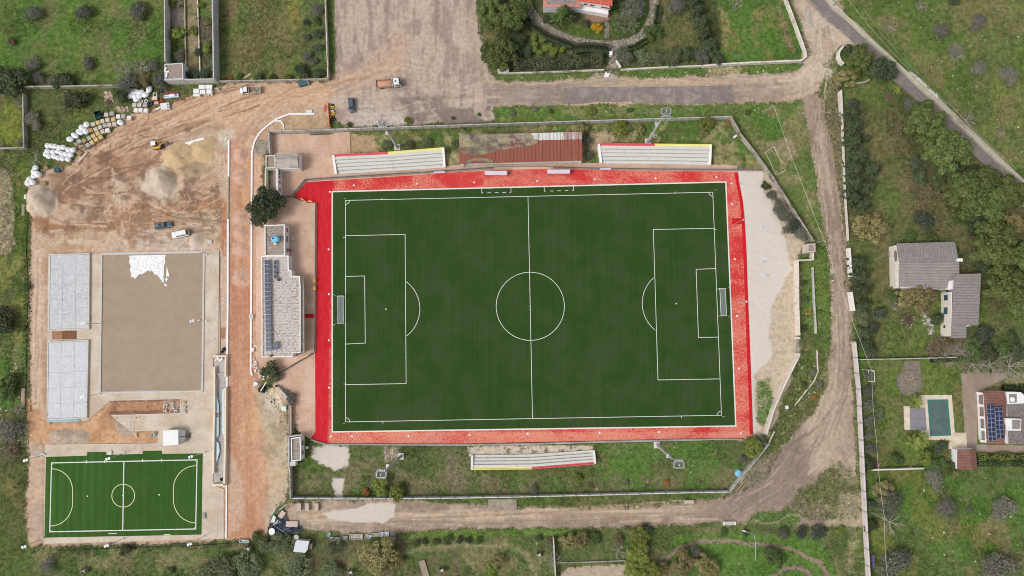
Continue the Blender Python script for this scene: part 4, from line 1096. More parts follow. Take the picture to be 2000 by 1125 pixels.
solid_wall('ruined_wall', [(1588,522),(1590,575),(1594,640),(1594,652)], .8, 'crumbling grey stone wall east of the vegetable strip', M_WALL, .35)
solid_wall('ruined_wall', [(1596,684),(1598,726),(1590,745),(1554,790)], .5, 'thin crumbling kerb wall bending south-west through weeds', M_WALLW, .22)
solid_wall('ruined_wall', [(1513,843),(1500,870)], .6, 'short pale kerb beside the end of the white slanting wall', M_WALLW, .25)
solid_wall('west_wall', [(563,850),(563.5,914)], 2.4, 'outer white wall on the west side of the south-west gatehouse', M_WALL, .25)

# low railing all round the pitch
M_MESH = newmat('wire_mesh'); _m, _n, _l, _b = M_MESH; M_MESH = _m
_b.inputs['Base Color'].default_value = (.16,.16,.15,1); _b.inputs['Alpha'].default_value = .35; _b.inputs['Roughness'].default_value = .7
M_STEEL = M('galvanised_steel', S(176,178,182), .5,.08,3, metal=.4)
M_BROWNP = M('fence_plinth', S(160,140,124), .9,.12,1.2,.2, dirt=S(124,108,94))
def pitch_fence(pts, label, plinth, hp, wp, h=1.15, unit=3.3, cap=None):
 P = GP(pts); t = thing('pitch_fence', label, 'fence', P[0]); o0 = wloc(t)
 obj('plinth', MB().strip([tuple(p)[:2] for p in P], wp, -.15, hp), plinth, t)
 for a, b_ in zip(P, P[1:]):
  L = (b_ - a).length; n = max(1, round(L / unit)); d = (b_ - a) / n; ang = math.atan2(d.y, d.x); u = L / n
  mp = MB(); mp.tube((0,0, hp),(0,0, h + .05), .045, n=5); mep = mesh_of('post', mp, cap or M_STEEL)
  mr = MB(); mr.tube((0,0, h),(u, 0, h), .035, n=4); mr.tube((0,0, hp + .1),(u, 0, hp + .1), .025, n=4); mer = mesh_of('rail', mr, cap or M_STEEL)
  mm = MB(); mm.box(u / 2,0, hp, u - .1,.012, h - hp); mem = mesh_of('mesh_panel', mm, M_MESH)
  for k in range(n):
   for nm_, me in (('post', mep),('rail', mer),('mesh_panel', mem)):
    o = obj(nm_, me, None, t); o.location = a + d * k - o0; o.rotation_euler = (0,0, ang)
 return t
pitch_fence([(571,384),(597.5,351.5),(650,348),(770,340.5),(900,332.5),(965,328)], 'fence on a brown plinth between the north-west stand and red carpet', M_BROWNP, .12,.75)
pitch_fence([(965,328),(1020,326.5),(1080,327)], 'white-topped fence curving behind the two dugouts', M_WALLW, .5,.22)
pitch_fence([(1080,327),(1170,329.5),(1275,331),(1400,331.5),(1488,332)], 'fence on a brown plinth between the north-east stand and red carpet', M_BROWNP, .12,.6)
pitch_fence([(617,397),(616.5,560),(615,688)], 'straight grey-green fence west of the red carpet', M('moss_plinth', S(142,134,112), .9,.12,1.2), .12,.5,.9, unit=4)
pitch_fence([(607.5,858.5),(637,867.5),(900,868.5),(1020,867),(1200,862),(1400,857.5),(1450,858)], 'long white-topped fence along the south edge of the red carpet', M('pale_plinth', S(222,214,214), .8,.1,1, dirt=S(168,160,156), dirt_amt=.2), .45,.32,.7)
pitch_fence([(548,384),(571,384)], 'short brown fence stub beside the white changing block', M_BROWNP, .12,.6)
M_DARKM = M('dark_green_metal', S(60,72,76), .6,.1)
f_ = thing('sliding_gate','long thin dark gate lying slanted across the brick plaza','gate', G(540,732))
a, b_ = G(540,733), G(614,689)
for zz in (.25,.9,1.5): obj('rail', MB().tube((a.x, a.y, zz),(b_.x, b_.y, zz), .06, n=5), M_DARKM, f_)
for k in range(12):
 q = a.lerp(b_, k / 11); obj('upright', MB().tube((q.x, q.y, 0),(q.x, q.y, 1.5), .04, n=4), M_DARKM, f_)
a2, b2 = G(592,701), G(606,693); obj('yellow_tape', MB().strip([tuple(a2)[:2], tuple(b2)[:2]], .25,1.5,1.62), M('yellow_paint', S(228,190,110), .6,.08), f_)
f_ = thing('side_gate','red and dark gate at the notch of the red carpet','gate', G(572,386))
a, b_ = G(573,386), G(604,396)
for zz in (.3,1.1): obj('rail', MB().tube((a.x, a.y, zz),(b_.x, b_.y, zz), .05, n=5), M_DARKM, f_)
for p_, q_, n_ in (((589,389),(600,396), 'yellow_bar'),((603,394),(612,395), 'yellow_bar')):
 mb = MB(); mb.strip([tuple(G(*p_))[:2], tuple(G(*q_))[:2]], .3,1.0,1.12); obj(n_, mb, M('amber_paint', S(236,178,96), .6,.06), f_)
for k, (y0, y1) in enumerate(((545,552),(560,567))):
 mb = MB(); c = G(615.5,(y0 + y1) / 2); mb.box(c.x, c.y, 0,.75,1.0,.9); mb.box(c.x, c.y, .9,.55,.8,.12,0,.8)
 tag(obj('yellow_barrier', mb, M('ochre_barrier', S(208,160,84), .7,.1)), ['upper yellow block on the fence beside the west red carpet','lower yellow block on the fence beside the west red carpet'][k], 'barrier','yellow blocks on the west fence')

# ------------------------------------------------------------------ stands
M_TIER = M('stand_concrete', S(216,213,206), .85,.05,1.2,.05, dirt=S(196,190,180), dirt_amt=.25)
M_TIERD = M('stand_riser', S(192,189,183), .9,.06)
M_RW = M('red_wall_paint', S(218,96,104), .7,.07,1.5); M_YW = M('yellow_wall_paint', S(240,232,146), .7,.06,1.5)
def grandstand(front, back, nt, hw, cols, label, group):
 """front, back: the foot of the first step and of the rear wall, three points each along the stand"""
 F, B = [G(*p) for p in front], [G(p[0], p[1], hw) for p in back]
 B = [Vector((p.x, p.y, 0)) for p in B]
 t = thing('grandstand', label, 'grandstand', F[0], group=group)
 hs = hw * .84 / nt
 for s in range(2):
  f0, f1, b0, b1 = F[s], F[s + 1], B[s], B[s + 1]
  d = (f1 - f0).normalized(); e0, e1 = d * (.62 if s == 0 else .0), d * (.62 if s == 1 else .0)
  f0, b0, f1, b1 = f0 + e0, b0 + e0, f1 - e1, b1 - e1
  for k in range(nt):
   u0, u1 = k / nt * .93,1 if k == nt - 1 else (k + 1) / nt * .93 - .008
   q = [f0.lerp(b0, u0), f1.lerp(b1, u0), f1.lerp(b1, u1), f0.lerp(b0, u1)]
   mb = MB(); mb.prism([tuple(p)[:2] for p in q], -.1, hs * (k + 1)); o = obj('seat_tier', mb, M_TIER, t)
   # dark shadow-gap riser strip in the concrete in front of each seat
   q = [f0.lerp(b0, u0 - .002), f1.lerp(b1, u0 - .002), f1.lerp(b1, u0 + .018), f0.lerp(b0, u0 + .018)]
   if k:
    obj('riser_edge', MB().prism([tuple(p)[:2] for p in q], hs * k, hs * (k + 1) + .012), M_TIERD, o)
  for k in range(1, nt):                                   # steps of the gangway, one beside each end of the section
   for u in ((.05,) if s == 0 else (.0,)) + ((.97,) if s == 0 else (.96,)):
    u0 = (k / nt) * .93 - .055
    if u0 < 0: continue
    pA = f0.lerp(f1, u); pB = b0.lerp(b1, u); pC = f0.lerp(f1, u + .035); pD = b0.lerp(b1, u + .035)
    q = [pA.lerp(pB, u0), pC.lerp(pD, u0), pC.lerp(pD, u0 + .05), pA.lerp(pB, u0 + .05)]
    obj('gangway_step', MB().prism([tuple(p)[:2] for p in q], hs * k, hs * k + hs * .5), M_TIER, t)
  w = (B[s] - F[s]).normalized() * .22
  q = [B[s] + Vector((0,0,0)), B[s + 1], B[s + 1] + w, B[s] + w]
  obj('rear_wall', MB().prism([tuple(p)[:2] for p in q], -.1, hw), cols[s], t)
  q2 = [B[s] - w * 1.6, B[s + 1] - w * 1.6, B[s + 1] - w * .0, B[s] - w * .0]
  obj('painted_ledge', MB().prism([tuple(p)[:2] for p in q2], -.1, hw - .25), cols[s], t)
 for s, e in ((0,1),(2,-1)):
  d = (F[1] - F[0]).normalized() if s == 0 else (F[1] - F[2]).normalized()
  f, b_ = F[s], B[s]; q = [f, b_, b_ + d * .6, f + d * .6]
  obj('end_wall', MB().slope([tuple(p)[:2] for p in q], -.1, [.9, hw + .05, hw + .05,.9]), M_WHITE, t)
 return t
grandstand([(655.5,341),(765,334.5),(871,328)], [(648.5,303),(757.5,298),(867.5,289)], 5,2.4,(M_RW, M_YW), 'north-west stand with grey steps, red and yellow rear wall','stands round the football pitch')
grandstand([(1171,320),(1279,321),(1387,323)], [(1167.5,281),(1279,282),(1390.5,283)], 5,2.4,(M_RW, M_YW), 'north-east stand with grey steps, beside the rusty roof shelter','stands round the football pitch')
grandstand([(920,888.5),(1039,887),(1161,878.5)], [(919.5,916),(1038.5,915),(1164.5,905)], 4,1.9,(M_YW, M_RW), 'south stand with its yellow and red rear wall facing the road','stands round the football pitch')

# rusty sheet-metal shelter with a white top strip and dead vegetation
M_RUST = M('rusty_sheet', S(150,88,74), .75,.10,.8,.1, dirt=S(166,110,94), dirt_amt=.3, stretch=(2.5,.4,1))
M_SHEETW = M('white_sheet_roof', S(214,216,212), .7,.10,1.4,.1, dirt=S(176,140,132), dirt_amt=.4, stretch=(2.5,.4,1))
M_SHEETO = M('flaking_sheet', S(170,140,136), .8,.15,1.4,.1, dirt=S(206,196,192), dirt_amt=.5, stretch=(2.5,.5,1))
HR = 3.6
c4 = [G(896.5,263.5, HR), G(1137,257.5, HR + .3), G(1137.5,314, HR - .5), G(897,320, HR - .5)]
t = thing('shelter','long rust-red sheet roof with grey moss and a white strip','shelter', (c4[3].x, c4[3].y, 0))
ns = 34
for k in range(ns):
 u0, u1 = k / ns + .0012,(k + 1) / ns - .0012
 def q(u, v): return c4[0].lerp(c4[1], u).lerp(c4[3].lerp(c4[2], u), v)
 for v0, v1, m in ((0,.255, M_SHEETW if 20 <= k <= 28 else M_SHEETO),(.26,1, M_RUST)):
  pts = [q(u0, v0), q(u1, v0), q(u1, v1), q(u0, v1)]
  z0_ = [p.z - .04 for p in pts]; zt = [p.z for p in pts]
  pts = [tuple(p)[:2] for p in pts]
  mb = MB(); mb.slope(pts, z0_, zt)
  r_ = [q(u0, v0), q(u0 + .004, v0), q(u0 + .004, v1), q(u0, v1)]
  mb.slope([tuple(p)[:2] for p in r_], [p.z for p in r_], [p.z + .015 for p in r_])
  obj('roof_sheet', mb, m, t)
for px, py in ((904.5,324),(1132.5,318)):
 p = G(px, py); obj('pillar', MB().box(p.x, p.y, -.1,.55,.55, HR - .6), M_WHITE, t)
a, b_ = G(905,322.5), G(1133,317); obj('front_parapet', MB().strip([tuple(a)[:2], tuple(b_)[:2]], .5,-.1,1.0), M_CONCL, t)
q3 = [c4[0] + Vector((.3,-.4,0)), c4[1] + Vector((-.3,-.4,0))]
obj('rear_wall', MB().strip([tuple(p)[:2] for p in q3], .3,-.1, HR - .15), M_CONC, t)
SHELTER, SHQ = t, q

# dugouts
M_LILAC = M('lilac_roof', S(222,210,226), .5,.05); M_GLASS = M('clear_acrylic', S(180,190,200), .15,.05, spec=.5)
for k, (x0, y0, x1, y1) in enumerate(((946.5,334.5,990.5,333.8),(1069,331.5,1113.5,331.2))):
 a, b_ = G(x0, y0,2.0), G(x1, y1,2.0); d = (b_ - a).normalized(); nn = Vector((d.y, -d.x, 0)); L = (b_ - a).length
 t = thing('dugout', ['team dugout with pale lilac roof, left of the pair north of the pitch','team dugout with pale lilac roof, right of the pair north of the pitch'][k], 'dugout', (a.x, a.y, 0), math.atan2(d.y, d.x), 'team dugouts')
 for i in range(2):
  lob('roof_panel', MB().box(L * (i + .5) / 2,-.5,1.98, L / 2 - .05,1.05,.06), M_LILAC, t)
 lob('back_panel', MB().box(L / 2,-.02,0, L, .05,1.97), M_GLASS, t)
 for x in (.03, L - .03): lob('side_panel', MB().box(x, -.5,0,.05,.9,1.97), M_GLASS, t)
 lob('bench', MB().box(L / 2,-.45,.05, L - .3,.4,.4), M_WHITE, t)
for k, (x0, y0, x1, y1) in enumerate(((847,336.5,869,335.5),(1172,329.5,1194,329.7))):
 a, b_ = G(x0, y0,1.1), G(x1, y1,1.1); t = thing('low_bench', ['narrow lilac bench on the plinth below the north-west stand','narrow lilac bench on the plinth below the north-east stand'][k], 'bench', (a.x, a.y, 0))
 obj('seat', MB().strip([tuple(a)[:2], tuple(b_)[:2]], .4,.9,1.0), M_LILAC, t)
 for u in (.1,.9): q_ = a.lerp(b_, u); obj('leg', MB().box(q_.x, q_.y, 0,.1,.3,.9), M_STEEL, t)

# goals
M_NET = newmat('goal_net'); _m, _n, _l, _b = M_NET; M_NET = _m
_b.inputs['Base Color'].default_value = (.62,.66,.72,1); _b.inputs['Alpha'].default_value = .22
def goal(name, c, ang, w, h, dtop, dbot, label, m=M_WHITE, net=True, r=.06):
 t = thing(name, label, 'goal', c, ang)
 for s in (-1,1):
  lob('goalpost', MB().tube((0, s * w / 2,0),(0, s * w / 2, h), r, n=6), m, t)
  mb = MB(); mb.tube((0, s * w / 2, h),(-dtop, s * w / 2, h), r * .8, n=5); mb.tube((-dtop, s * w / 2, h),(-dbot, s * w / 2,.06), r * .6, n=5); lob('side_bracket', mb, m, t)
  lob('ground_bar', MB().tube((0, s * w / 2,.08),(-dbot, s * w / 2,.08), r * .6, n=5), m, t)
 lob('crossbar', MB().tube((0,-w / 2, h),(0, w / 2, h), r, n=6), m, t)
 lob('rear_bar', MB().tube((-dtop, -w / 2, h),(-dtop, w / 2, h), r * .7, n=6), m, t)
 if net:
  mb = MB(); mb.face([(0,-w / 2, h - .01),(0, w / 2, h - .01),(-dtop, w / 2, h - .01),(-dtop, -w / 2, h - .01)])
  n_ = 8
  for i in range(n_):
   y0, y1 = -w / 2 + w * i / n_, -w / 2 + w * (i + 1) / n_
   f = lambda y: -dbot + .32 * (1 - (2 * y / w) ** 2)
   mb.face([(-dtop, y0, h - .01),(-dtop, y1, h - .01),(f(y1), y1,.03),(f(y0), y0,.03)])
  for s in (-1,1): mb.face([(0, s * w / 2, h),(-dtop, s * w / 2, h),(-dbot, s * w / 2,0),(0, s * w / 2,0)])
  lob('net', mb, M_NET, t)
  for s in (-1,1): lob('guy_rope', MB().tube((-dbot, s * w / 2,1.2),(-dbot - 1.4, s * (w / 2 + .9), .05), .03, n=4), m, t)
 return t
a, b_ = G(674.8,580), G(675.1,630); c = (a + b_) / 2
goal('goal', (c.x, c.y, .06), math.atan2(b_.y - a.y, b_.x - a.x) + R(90), 7.32,2.44,1.5,2.3, 'white netted goal at the left end of the football pitch')
a, b_ = G(1400.5,566), G(1402.8,616); c = (a + b_) / 2
goal('goal', (c.x, c.y, .06), math.atan2(b_.y - a.y, b_.x - a.x) - R(90), 7.32,2.44,1.5,2.3, 'white netted goal at the right end of the football pitch')
a, b_ = G(1511,285,2.2), G(1527,317.5,2.2)
t = thing('old_goal','old frame goal without net on the grass beyond the diagonal wall','goal', (a.x, a.y, 0))
P = [G(1493,296), G(1511,285,2.2), G(1533,333), G(1515,342)]
A0, A1 = G(1495,297), G(1516,342); T0, T1 = G(1511,286,2.4), G(1534,333,2.4)
for p_, q_, n_ in (((A0),(A1), 'ground_bar'),(A0, T0, 'side_post'),(A1, T1, 'side_post'),(T0, T0.lerp(T1,.65), 'crossbar'),(T0, Vector((T0.x, T0.y, 0)), 'goalpost'),(T1, Vector((T1.x, T1.y, 0)), 'goalpost')):
 mb = MB(); mb.tube(tuple(p_ + Vector((0,0,.05))), tuple(q_ + Vector((0,0,.05))), .08, n=5); obj(n_, mb, M('weathered_white', S(208,206,196), .7,.1), t)
t = thing('small_goal','small white frame goal in the pool garden by the long wall','goal', G(1706,722))
for p_, q_ in ((G(1684,721,1.2), G(1707,724,1.8)),(G(1707,723,1.8), G(1708,745,1.8)),(G(1705,745,1.8), G(1696,745,.3)),(G(1684,721,.1), G(1684,721,1.2)),(G(1696,722,.1), G(1697,745,.1)),(G(1708,745,1.8), Vector((*tuple(G(1708,745,1.8))[:2], 0)))):
 obj('frame_tube', MB().tube(tuple(p_), tuple(q_), .07, n=5), M_WHITE, t)

# ------------------------------------------------------------------ masts and lamps
M_MAST = M('mast_steel', S(200,202,205), .5,.06,2, metal=.35); M_LAMP = M('lamp_glass', S(214,220,224), .2,.1, spec=.6); M_BLK = M('black_fitting', S(38,38,42), .6,.1)
def mast(base, top, label):
 b_ = G(*base); r2 = Vector(((top[0] - 1000),(top[1] - 660))); r1 = Vector(((base[0] - 1000),(base[1] - 660)))
 h = 24.0
 tt = G(top[0], top[1], h)
 t = thing('floodlight_mast', label, 'floodlight mast', tuple(b_), group='floodlight masts round the football pitch')
 ax = Vector((tt.x - b_.x, tt.y - b_.y, h))
 for k in range(3):
  p0, p1 = ax * (k / 3), ax * ((k + 1) / 3)
  lob('mast_section', MB().tube(tuple(p0), tuple(p1), .42 - .09 * k, .36 - .09 * k, 10), M_MAST, t)
 lob('footing', MB().box(0,0,-.1,1.7,1.7,.35), M_CONCL, t)
 q = ax * .62; mb = MB(); mb.box(q.x - .5, q.y + .1, q.z, .7,1.0,.12); mb.tube(tuple(ax * .5 + Vector((-.4,0,0))), tuple(ax * .66 + Vector((-.4,0,0))), .05, n=4); lob('rest_platform', mb, M_MAST, t)
 for nm_, w, z, y in (('platform', 2.1,0,0),):
  mb = MB()
  for s in (-1,1):
   mb.box(ax.x, ax.y + s * .75, h, 2.3,.12,.14); mb.box(ax.x + s * 1.1, ax.y, h, .12,1.6,.14); mb.box(ax.x, ax.y + s * .72, h + .95,2.3,.06,.06); mb.box(ax.x + s * 1.1, ax.y, h + .95,.06,1.5,.06)
   for s2 in (-1,1): mb.box(ax.x + s * 1.1, ax.y + s2 * .72, h, .07,.07,1.0)
  lob('platform', mb, M_MAST, t)
  lob('deck', MB().box(ax.x, ax.y, h + .01,2.05,1.35,.06), M_MESH, t)
 for i in range(6):
  x = -1.35 + i * .54; s = -1 if base[1] < 600 else 1
  mb = MB(); mb.box(ax.x + x, ax.y + s * .95, h + .1,.44,.34,.45,0,.8); lo = lob('floodlight', mb, M_BLK if i in (0,5) else M_MAST, t)
  obj('lamp_glass', MB().box(ax.x + x, ax.y + s * 1.14, h + .14,.38,.05,.36), M_LAMP, lo, local=1)
 lob('beacon', MB().lathe([(.14, h + .9),(.14, h + 1.1)], 8,(ax.x, ax.y)), M_WHITE, t)
 return t
mast((776,288),(748,241), 'steel floodlight mast behind the north-west stand')
mast((1265,277),(1300,219), 'steel floodlight mast behind the north-east stand')
mast((783,891),(745,926), 'steel floodlight mast west of the south stand, over the yellow-green tree')
mast((1283,869),(1325,907), 'steel floodlight mast east of the south stand')

def lamp_pole(base, top, h, label, head=1, group='slender lamp poles'):
 b_ = G(*base); tt = G(top[0], top[1], h)
 t = thing('lamp_pole', label, 'lamp pole', tuple(b_), group=group); ax = Vector((tt.x - b_.x, tt.y - b_.y, h))
 lob('pole', MB().tube((0,0,0), tuple(ax), .10,.07,6), M_MAST, t)
 lob('base_collar', MB().lathe([(.3,0),(.3,.25),(.12,.35)], 10), M_WHITE, t)
 for s in ((-1,1) if head == 1 else (0,)):
  mb = MB(); mb.box(ax.x + s * .32, ax.y + .1 * s, h - .02,.5,.62,.14, R(20)); hd = lob('lamp_head', mb, M_MAST, t)
  obj('lamp_glass', MB().box(ax.x + s * .32, ax.y + .1 * s, h - .05,.4,.5,.04, R(20)), M_LAMP, hd, local=1)
 return t
for b_, t_, h_, lb in (((400,884),(372.5,892), 8, 'lamp pole at the upper-right corner of the futsal pitch'),((243,884.5),(211,896), 8, 'lamp pole above the middle of the futsal pitch'),
     ((240,1052),(208,1066), 8, 'lamp pole below the middle of the futsal pitch'),((398,1047),(370,1063), 8, 'lamp pole below the lower-right corner of the futsal pitch'),
     ((88,888),(50,899), 8, 'lamp pole at the upper-left corner of the futsal pitch'),((84,1051),(47,1068), 8, 'lamp pole at the lower-left corner of the futsal pitch'),
     ((404,627),(375,627), 8.5, 'lamp pole leaning over the right edge of the sand court'),((195,632),(163,631.5), 8.5, 'lamp pole left of the sand court by the slabs'),((195,769),(161,775), 8.5, 'lamp pole at the lower-left corner of the sand court'),
     ((404,497),(377,485), 8.5, 'lamp pole at the upper-right corner of the sand court')):
 lamp_pole(b_, t_, h_, lb)
# leaning thin poles on the red carpet's sides, street lamp in the park, power poles and lines
for k, (p_, q_) in enumerate((((1452,429),(1435,437)),((1458,589),(1441,588)))):
 a, b_ = G(p_[0], p_[1], .2), G(q_[0], q_[1], .3); t = thing('flag_pole', ['slim steel tube lying on the upper right part of the red carpet','slim steel tube lying on the red carpet near the right goal'][k], 'pole', tuple(a), group='steel tubes on the red carpet')
 lob('tube', MB().tube((0,0,0), tuple(b_ - a), .06, n=6), M_STEEL, t); lob('foot', MB().lathe([(.3,-.15),(.25,.05)], 8), M_WHITE if k else M_MAST, t)
t = thing('street_lamp','tall curved-arm street lamp on the park lawn at the bottom edge','street lamp', G(1476,1094)); b_ = wloc(t)
pt = [Vector((0,0,0)), Vector((tuple(G(1475,1058,8.0))[0] - b_.x, G(1475,1058,8.0).y - b_.y, 8)), ]
p1 = G(1475.5,1062,6.6) - b_; p2 = G(1474,1045,8) - b_; p3 = G(1465,1041,8.4) - b_; p4 = G(1453,1037,8.5) - b_
lob('pole', MB().tube((0,0,0),(p1.x, p1.y, p1.z), .12,.09,8), M_MAST, t)
mb = MB()
for a, c in ((p1, p2),(p2, p3),(p3, p4)): mb.tube(tuple(a), tuple(c), .08, n=6)
lob('arm', mb, M_MAST, t)
lob('lamp_head', MB().box(p4.x, p4.y, p4.z - .1,1.0,.35,.16, R(160)), M_LAMP, t)
M_POLE = M('pole_concrete', S(168,164,156), .8,.1)
PW = {}
def power_pole(key, base, top, h, label, arms=()):
 b_ = G(*base); tt = G(top[0], top[1], h); t = thing('power_pole', label, 'utility pole', tuple(b_)); ax = Vector((tt.x - b_.x, tt.y - b_.y, h)); PW[key] = tt
 lob('pole', MB().tube((0,0,0), tuple(ax), .16,.10,7), M_POLE, t)
 lob('crossarm', MB().tube(tuple(ax + Vector((-.5,.2,-.2))), tuple(ax + Vector((.5,-.2,-.2))), .06, n=5), M_POLE, t)
 for s in (-1,1): lob('insulator', MB().lathe([(.07, h - .15),(.09, h),(.04, h + .12)], 7,(ax.x + s * .4, ax.y - s * .16)), M_WHITE, t)
power_pole('A', (1490,222),(1511,206), 9, 'leaning utility pole on the grass north of the diagonal wall')
power_pole('B', (1593,474),(1610,470), 7, 'utility pole beside the small square hut on the east side')
power_pole('C', (1684,721),(1703,724), 7, 'utility pole at the small white goal in the pool garden')
power_pole('D', (1627,12),(1640,-2), 6, 'utility pole at the top edge beside the asphalt road')
power_pole('E', (1702,1000),(1728,1014), 8, 'utility pole leaning over the mixed trees east of the long wall')
power_pole('F', (1560,222),(1571,221), 6, 'short horizontal-looking pole west of the dirt track fork')
power_pole('G', (1606,221),(1620,220), 6, 'short horizontal-looking pole east of the dirt track fork')
def wire(pts, label, sag=.6, r=.035):
 mb = MB(); P = []
 for a, b_ in zip(pts, pts[1:]):
  for k in range(8):
   u = k / 8; p = a.lerp(b_, u); P.append(Vector((p.x, p.y, p.z - sag * 4 * u * (1 - u))))
 P.append(pts[-1])
 for a, b_ in zip(P, P[1:]): mb.tube(tuple(a), tuple(b_), r, n=3)
 return tag(obj('overhead_wire', mb, M('pale_cable', S(196,196,186), .6,.05)), label, 'cable')
wire([PW['A'], PW['B'], PW['C'], G(1712,860,6.5), PW['E'], G(1735,1140,8)], 'pale overhead cable crossing the track from the diagonal wall to the south-east')
wire([G(1652,-8,6), G(1760,120,6), G(1862,210,6), G(1985,330,6)], 'overhead cable parallel to the asphalt road, on its field side', r=.025)
wire([G(1690,20,6), G(1740,85,5), G(1800,150,5), G(1850,205,5)], 'fainter overhead cable close to the long low roadside wall', r=.02)
# ------------------------------------------------------------------ buildings
def m_roofstone(name, a, c, joint, bw=.45, bh=.40, amt=.34):
 """weathered flat-roof paving: pale slabs with black lichen in the joints"""
 m, n, l, b = newmat(name); p = npos(n, l)
 t = n.new('ShaderNodeTexBrick'); l.new(p, t.inputs['Vector']); t.inputs['Scale'].default_value = 1
 t.inputs['Color1'].default_value = (*a, 1); t.inputs['Color2'].default_value = (*c, 1); t.inputs['Mortar'].default_value = (*joint, 1)
 t.inputs['Brick Width'].default_value = bw; t.inputs['Row Height'].default_value = bh; t.inputs['Mortar Size'].default_value = .06; t.inputs['Mortar Smooth'].default_value = .2
 f = nnoise(n, l, p, .22,5,.7,.6); g = nnoise(n, l, npos(n, l, (.7,1,1)), 2.3,3,.6)
 k = nmul(n, l, nramp(n, l, f, .36,.62,.25,1), nramp(n, l, g, .50,.60))
 col = nmix(n, l, nmul(n, l, t.outputs['Fac'], .55), a, joint) if False else nmix(n, l, .5, t.outputs['Color'], a)
 col = nmix(n, l, nmul(n, l, k, .85), col, joint)
 l.new(col, b.inputs['Base Color']); b.inputs['Roughness'].default_value = .95; nbump(n, l, b, t.outputs['Fac'], -.3,.03); return m
M_ROOFST = m_roofstone('roof_flags', S(222,214,206), S(204,194,184), S(122,112,106))
M_ROOFST2 = m_roofstone('old_roof_flags', S(182,168,156), S(164,150,140), S(110,96,86))
M_FAC = M('white_facade', S(240,238,238), .7,.04,1, dirt=S(216,210,204), dirt_amt=.12)
M_WIN = M('window_glass', S(74,84,92), .15,.2, spec=.6); M_SOL = M('solar_glass', S(36,48,82), .2,.15,3, spec=.5); M_SOLF = M('solar_frame', S(176,182,192), .4,.05)
def xy(p): return (p[0], p[1])
def building(name, label, cat, roof, h, wall, roofm, par=.25, pth=.25, z0=-.2, group=None, thk=.12):
 """flat-roofed block; roof = its parapet outline in the survey photo"""
 P = [G(p[0], p[1], h) for p in roof]; t = thing(name, label, cat, (P[0].x, P[0].y, 0), group=group)
 obj('wall', MB().prism([xy(p) for p in P], z0, h - par - .02), wall, t)
 mb = MB(); mb.prism([xy(p) for p in P], h - par - .018, h - par); r = obj('roof', mb, roofm, t)
 if par > .06:
  a = sum(P[i].x * P[(i + 1) % len(P)].y - P[(i + 1) % len(P)].x * P[i].y for i in range(len(P)))
  obj('parapet', MB().strip(offs([xy(p) for p in P], pth / 2 * (1 if a > 0 else -1)), pth, h - par - .1, h, True), wall, t)
 return t
def offs(P, d):
 n = len(P); o = []
 for i in range(n):
  a, b_, c = Vector(P[i - 1]), Vector(P[i]), Vector(P[(i + 1) % n]); u, v = (b_ - a).normalized(),(c - b_).normalized()
  n1, n2 = Vector((-u.y, u.x)), Vector((-v.y, v.x)); m_ = (n1 + n2).normalized(); q = b_ + m_ * d / max(.3, m_.dot(n1)); o.append((q.x, q.y))
 return o
def on_wall(t, a, b_, u, w, z0, z1, name='window', m=None, proud=.04, sill=True, frame=None):
 """an opening (frame, pane, sill) on the wall foot line a->b, outward side to the right of a->b"""
 d = (b_ - a).normalized(); nn = Vector((d.y, -d.x, 0)); c = a.lerp(b_, u)
 ang = math.atan2(d.y, d.x)
 mb = MB(); q = c + nn * (proud / 2); mb.box(q.x, q.y, z0, w, proud + .02, z1 - z0, ang); o = obj(name, mb, frame or M_SOLF, t)
 mb = MB(); q = c + nn * (proud + .012); mb.box(q.x, q.y, z0 + .08, w - .16,.024, z1 - z0 - .16, ang); obj('pane', mb, m or M_WIN, o)
 if sill and name == 'window': mb = MB(); q = c + nn * (proud + .03); mb.box(q.x, q.y, z0 - .07, w + .15,.16,.06, ang); obj('sill', mb, M_CONCL, o)
 return o
def solar(parent, origin, du, dv, nu, nv, z, tilt=.0):
 """nu x nv modules from origin; du, dv = step vectors"""
 for i in range(nu):
  for j in range(nv):
   a = origin + du * (i + .03) + dv * (j + .025); b1 = a + du * .94; c_ = b1 + dv * .95; d_ = a + dv * .95
   zs = [z + tilt * (i + .03), z + tilt * (i + .97), z + tilt * (i + .97), z + tilt * (i + .03)]
   mb = MB(); mb.slope([xy(q) for q in (a, b1, c_, d_)], [q - .06 for q in zs], zs); o = obj('solar_panel', mb, M_SOLF, parent)
   e = du * .04; f = dv * .035
   q4 = [a + e + f, b1 - e + f, c_ - e - f, d_ + e - f]
   obj('cell_glass', MB().slope([xy(q) for q in q4], [q + .001 for q in zs], [q + .012 for q in zs]), M_SOL, o)
# long clubhouse
HB = 3.3
cl = building('clubhouse','long flat-roofed clubhouse with rows of blue solar panels','building',
   [(510.5,500),(563.5,499),(564,527.6),(569,527.8),(570,538.6),(585.5,539),(587,560),(587,689),(571.5,690),(571,697),(511,698)], HB, M_FAC, M_ROOFST)
def P5(x, y, z=HB): return G(x, y, z)
o_ = P5(517,508); solar(cl, o_, P5(522.8,508) - o_, P5(517.15,516.8) - o_, 2,20, HB + .25,.12)
o_ = P5(535.5,508.5); solar(cl, o_, P5(541.5,508.5) - o_, P5(535.5,517.5) - o_, 1,4, HB + .3,.2)
o_ = P5(534,667.5); solar(cl, o_, P5(539.2,667.5) - o_, P5(534,675.5) - o_, 2,2, HB + .3,.15)
for (x, y, r_) in ((544,546,.35),(541,533,.2),(529,695,.25)):
 q = P5(x, y); obj('roof_vent', MB().box(q.x, q.y, HB - .3, r_ * 2, r_ * 2,.7), M('dark_metal', S(92,88,86), .7,.1), cl)
q0, q1 = G(587,700,0), G(587,560,0)
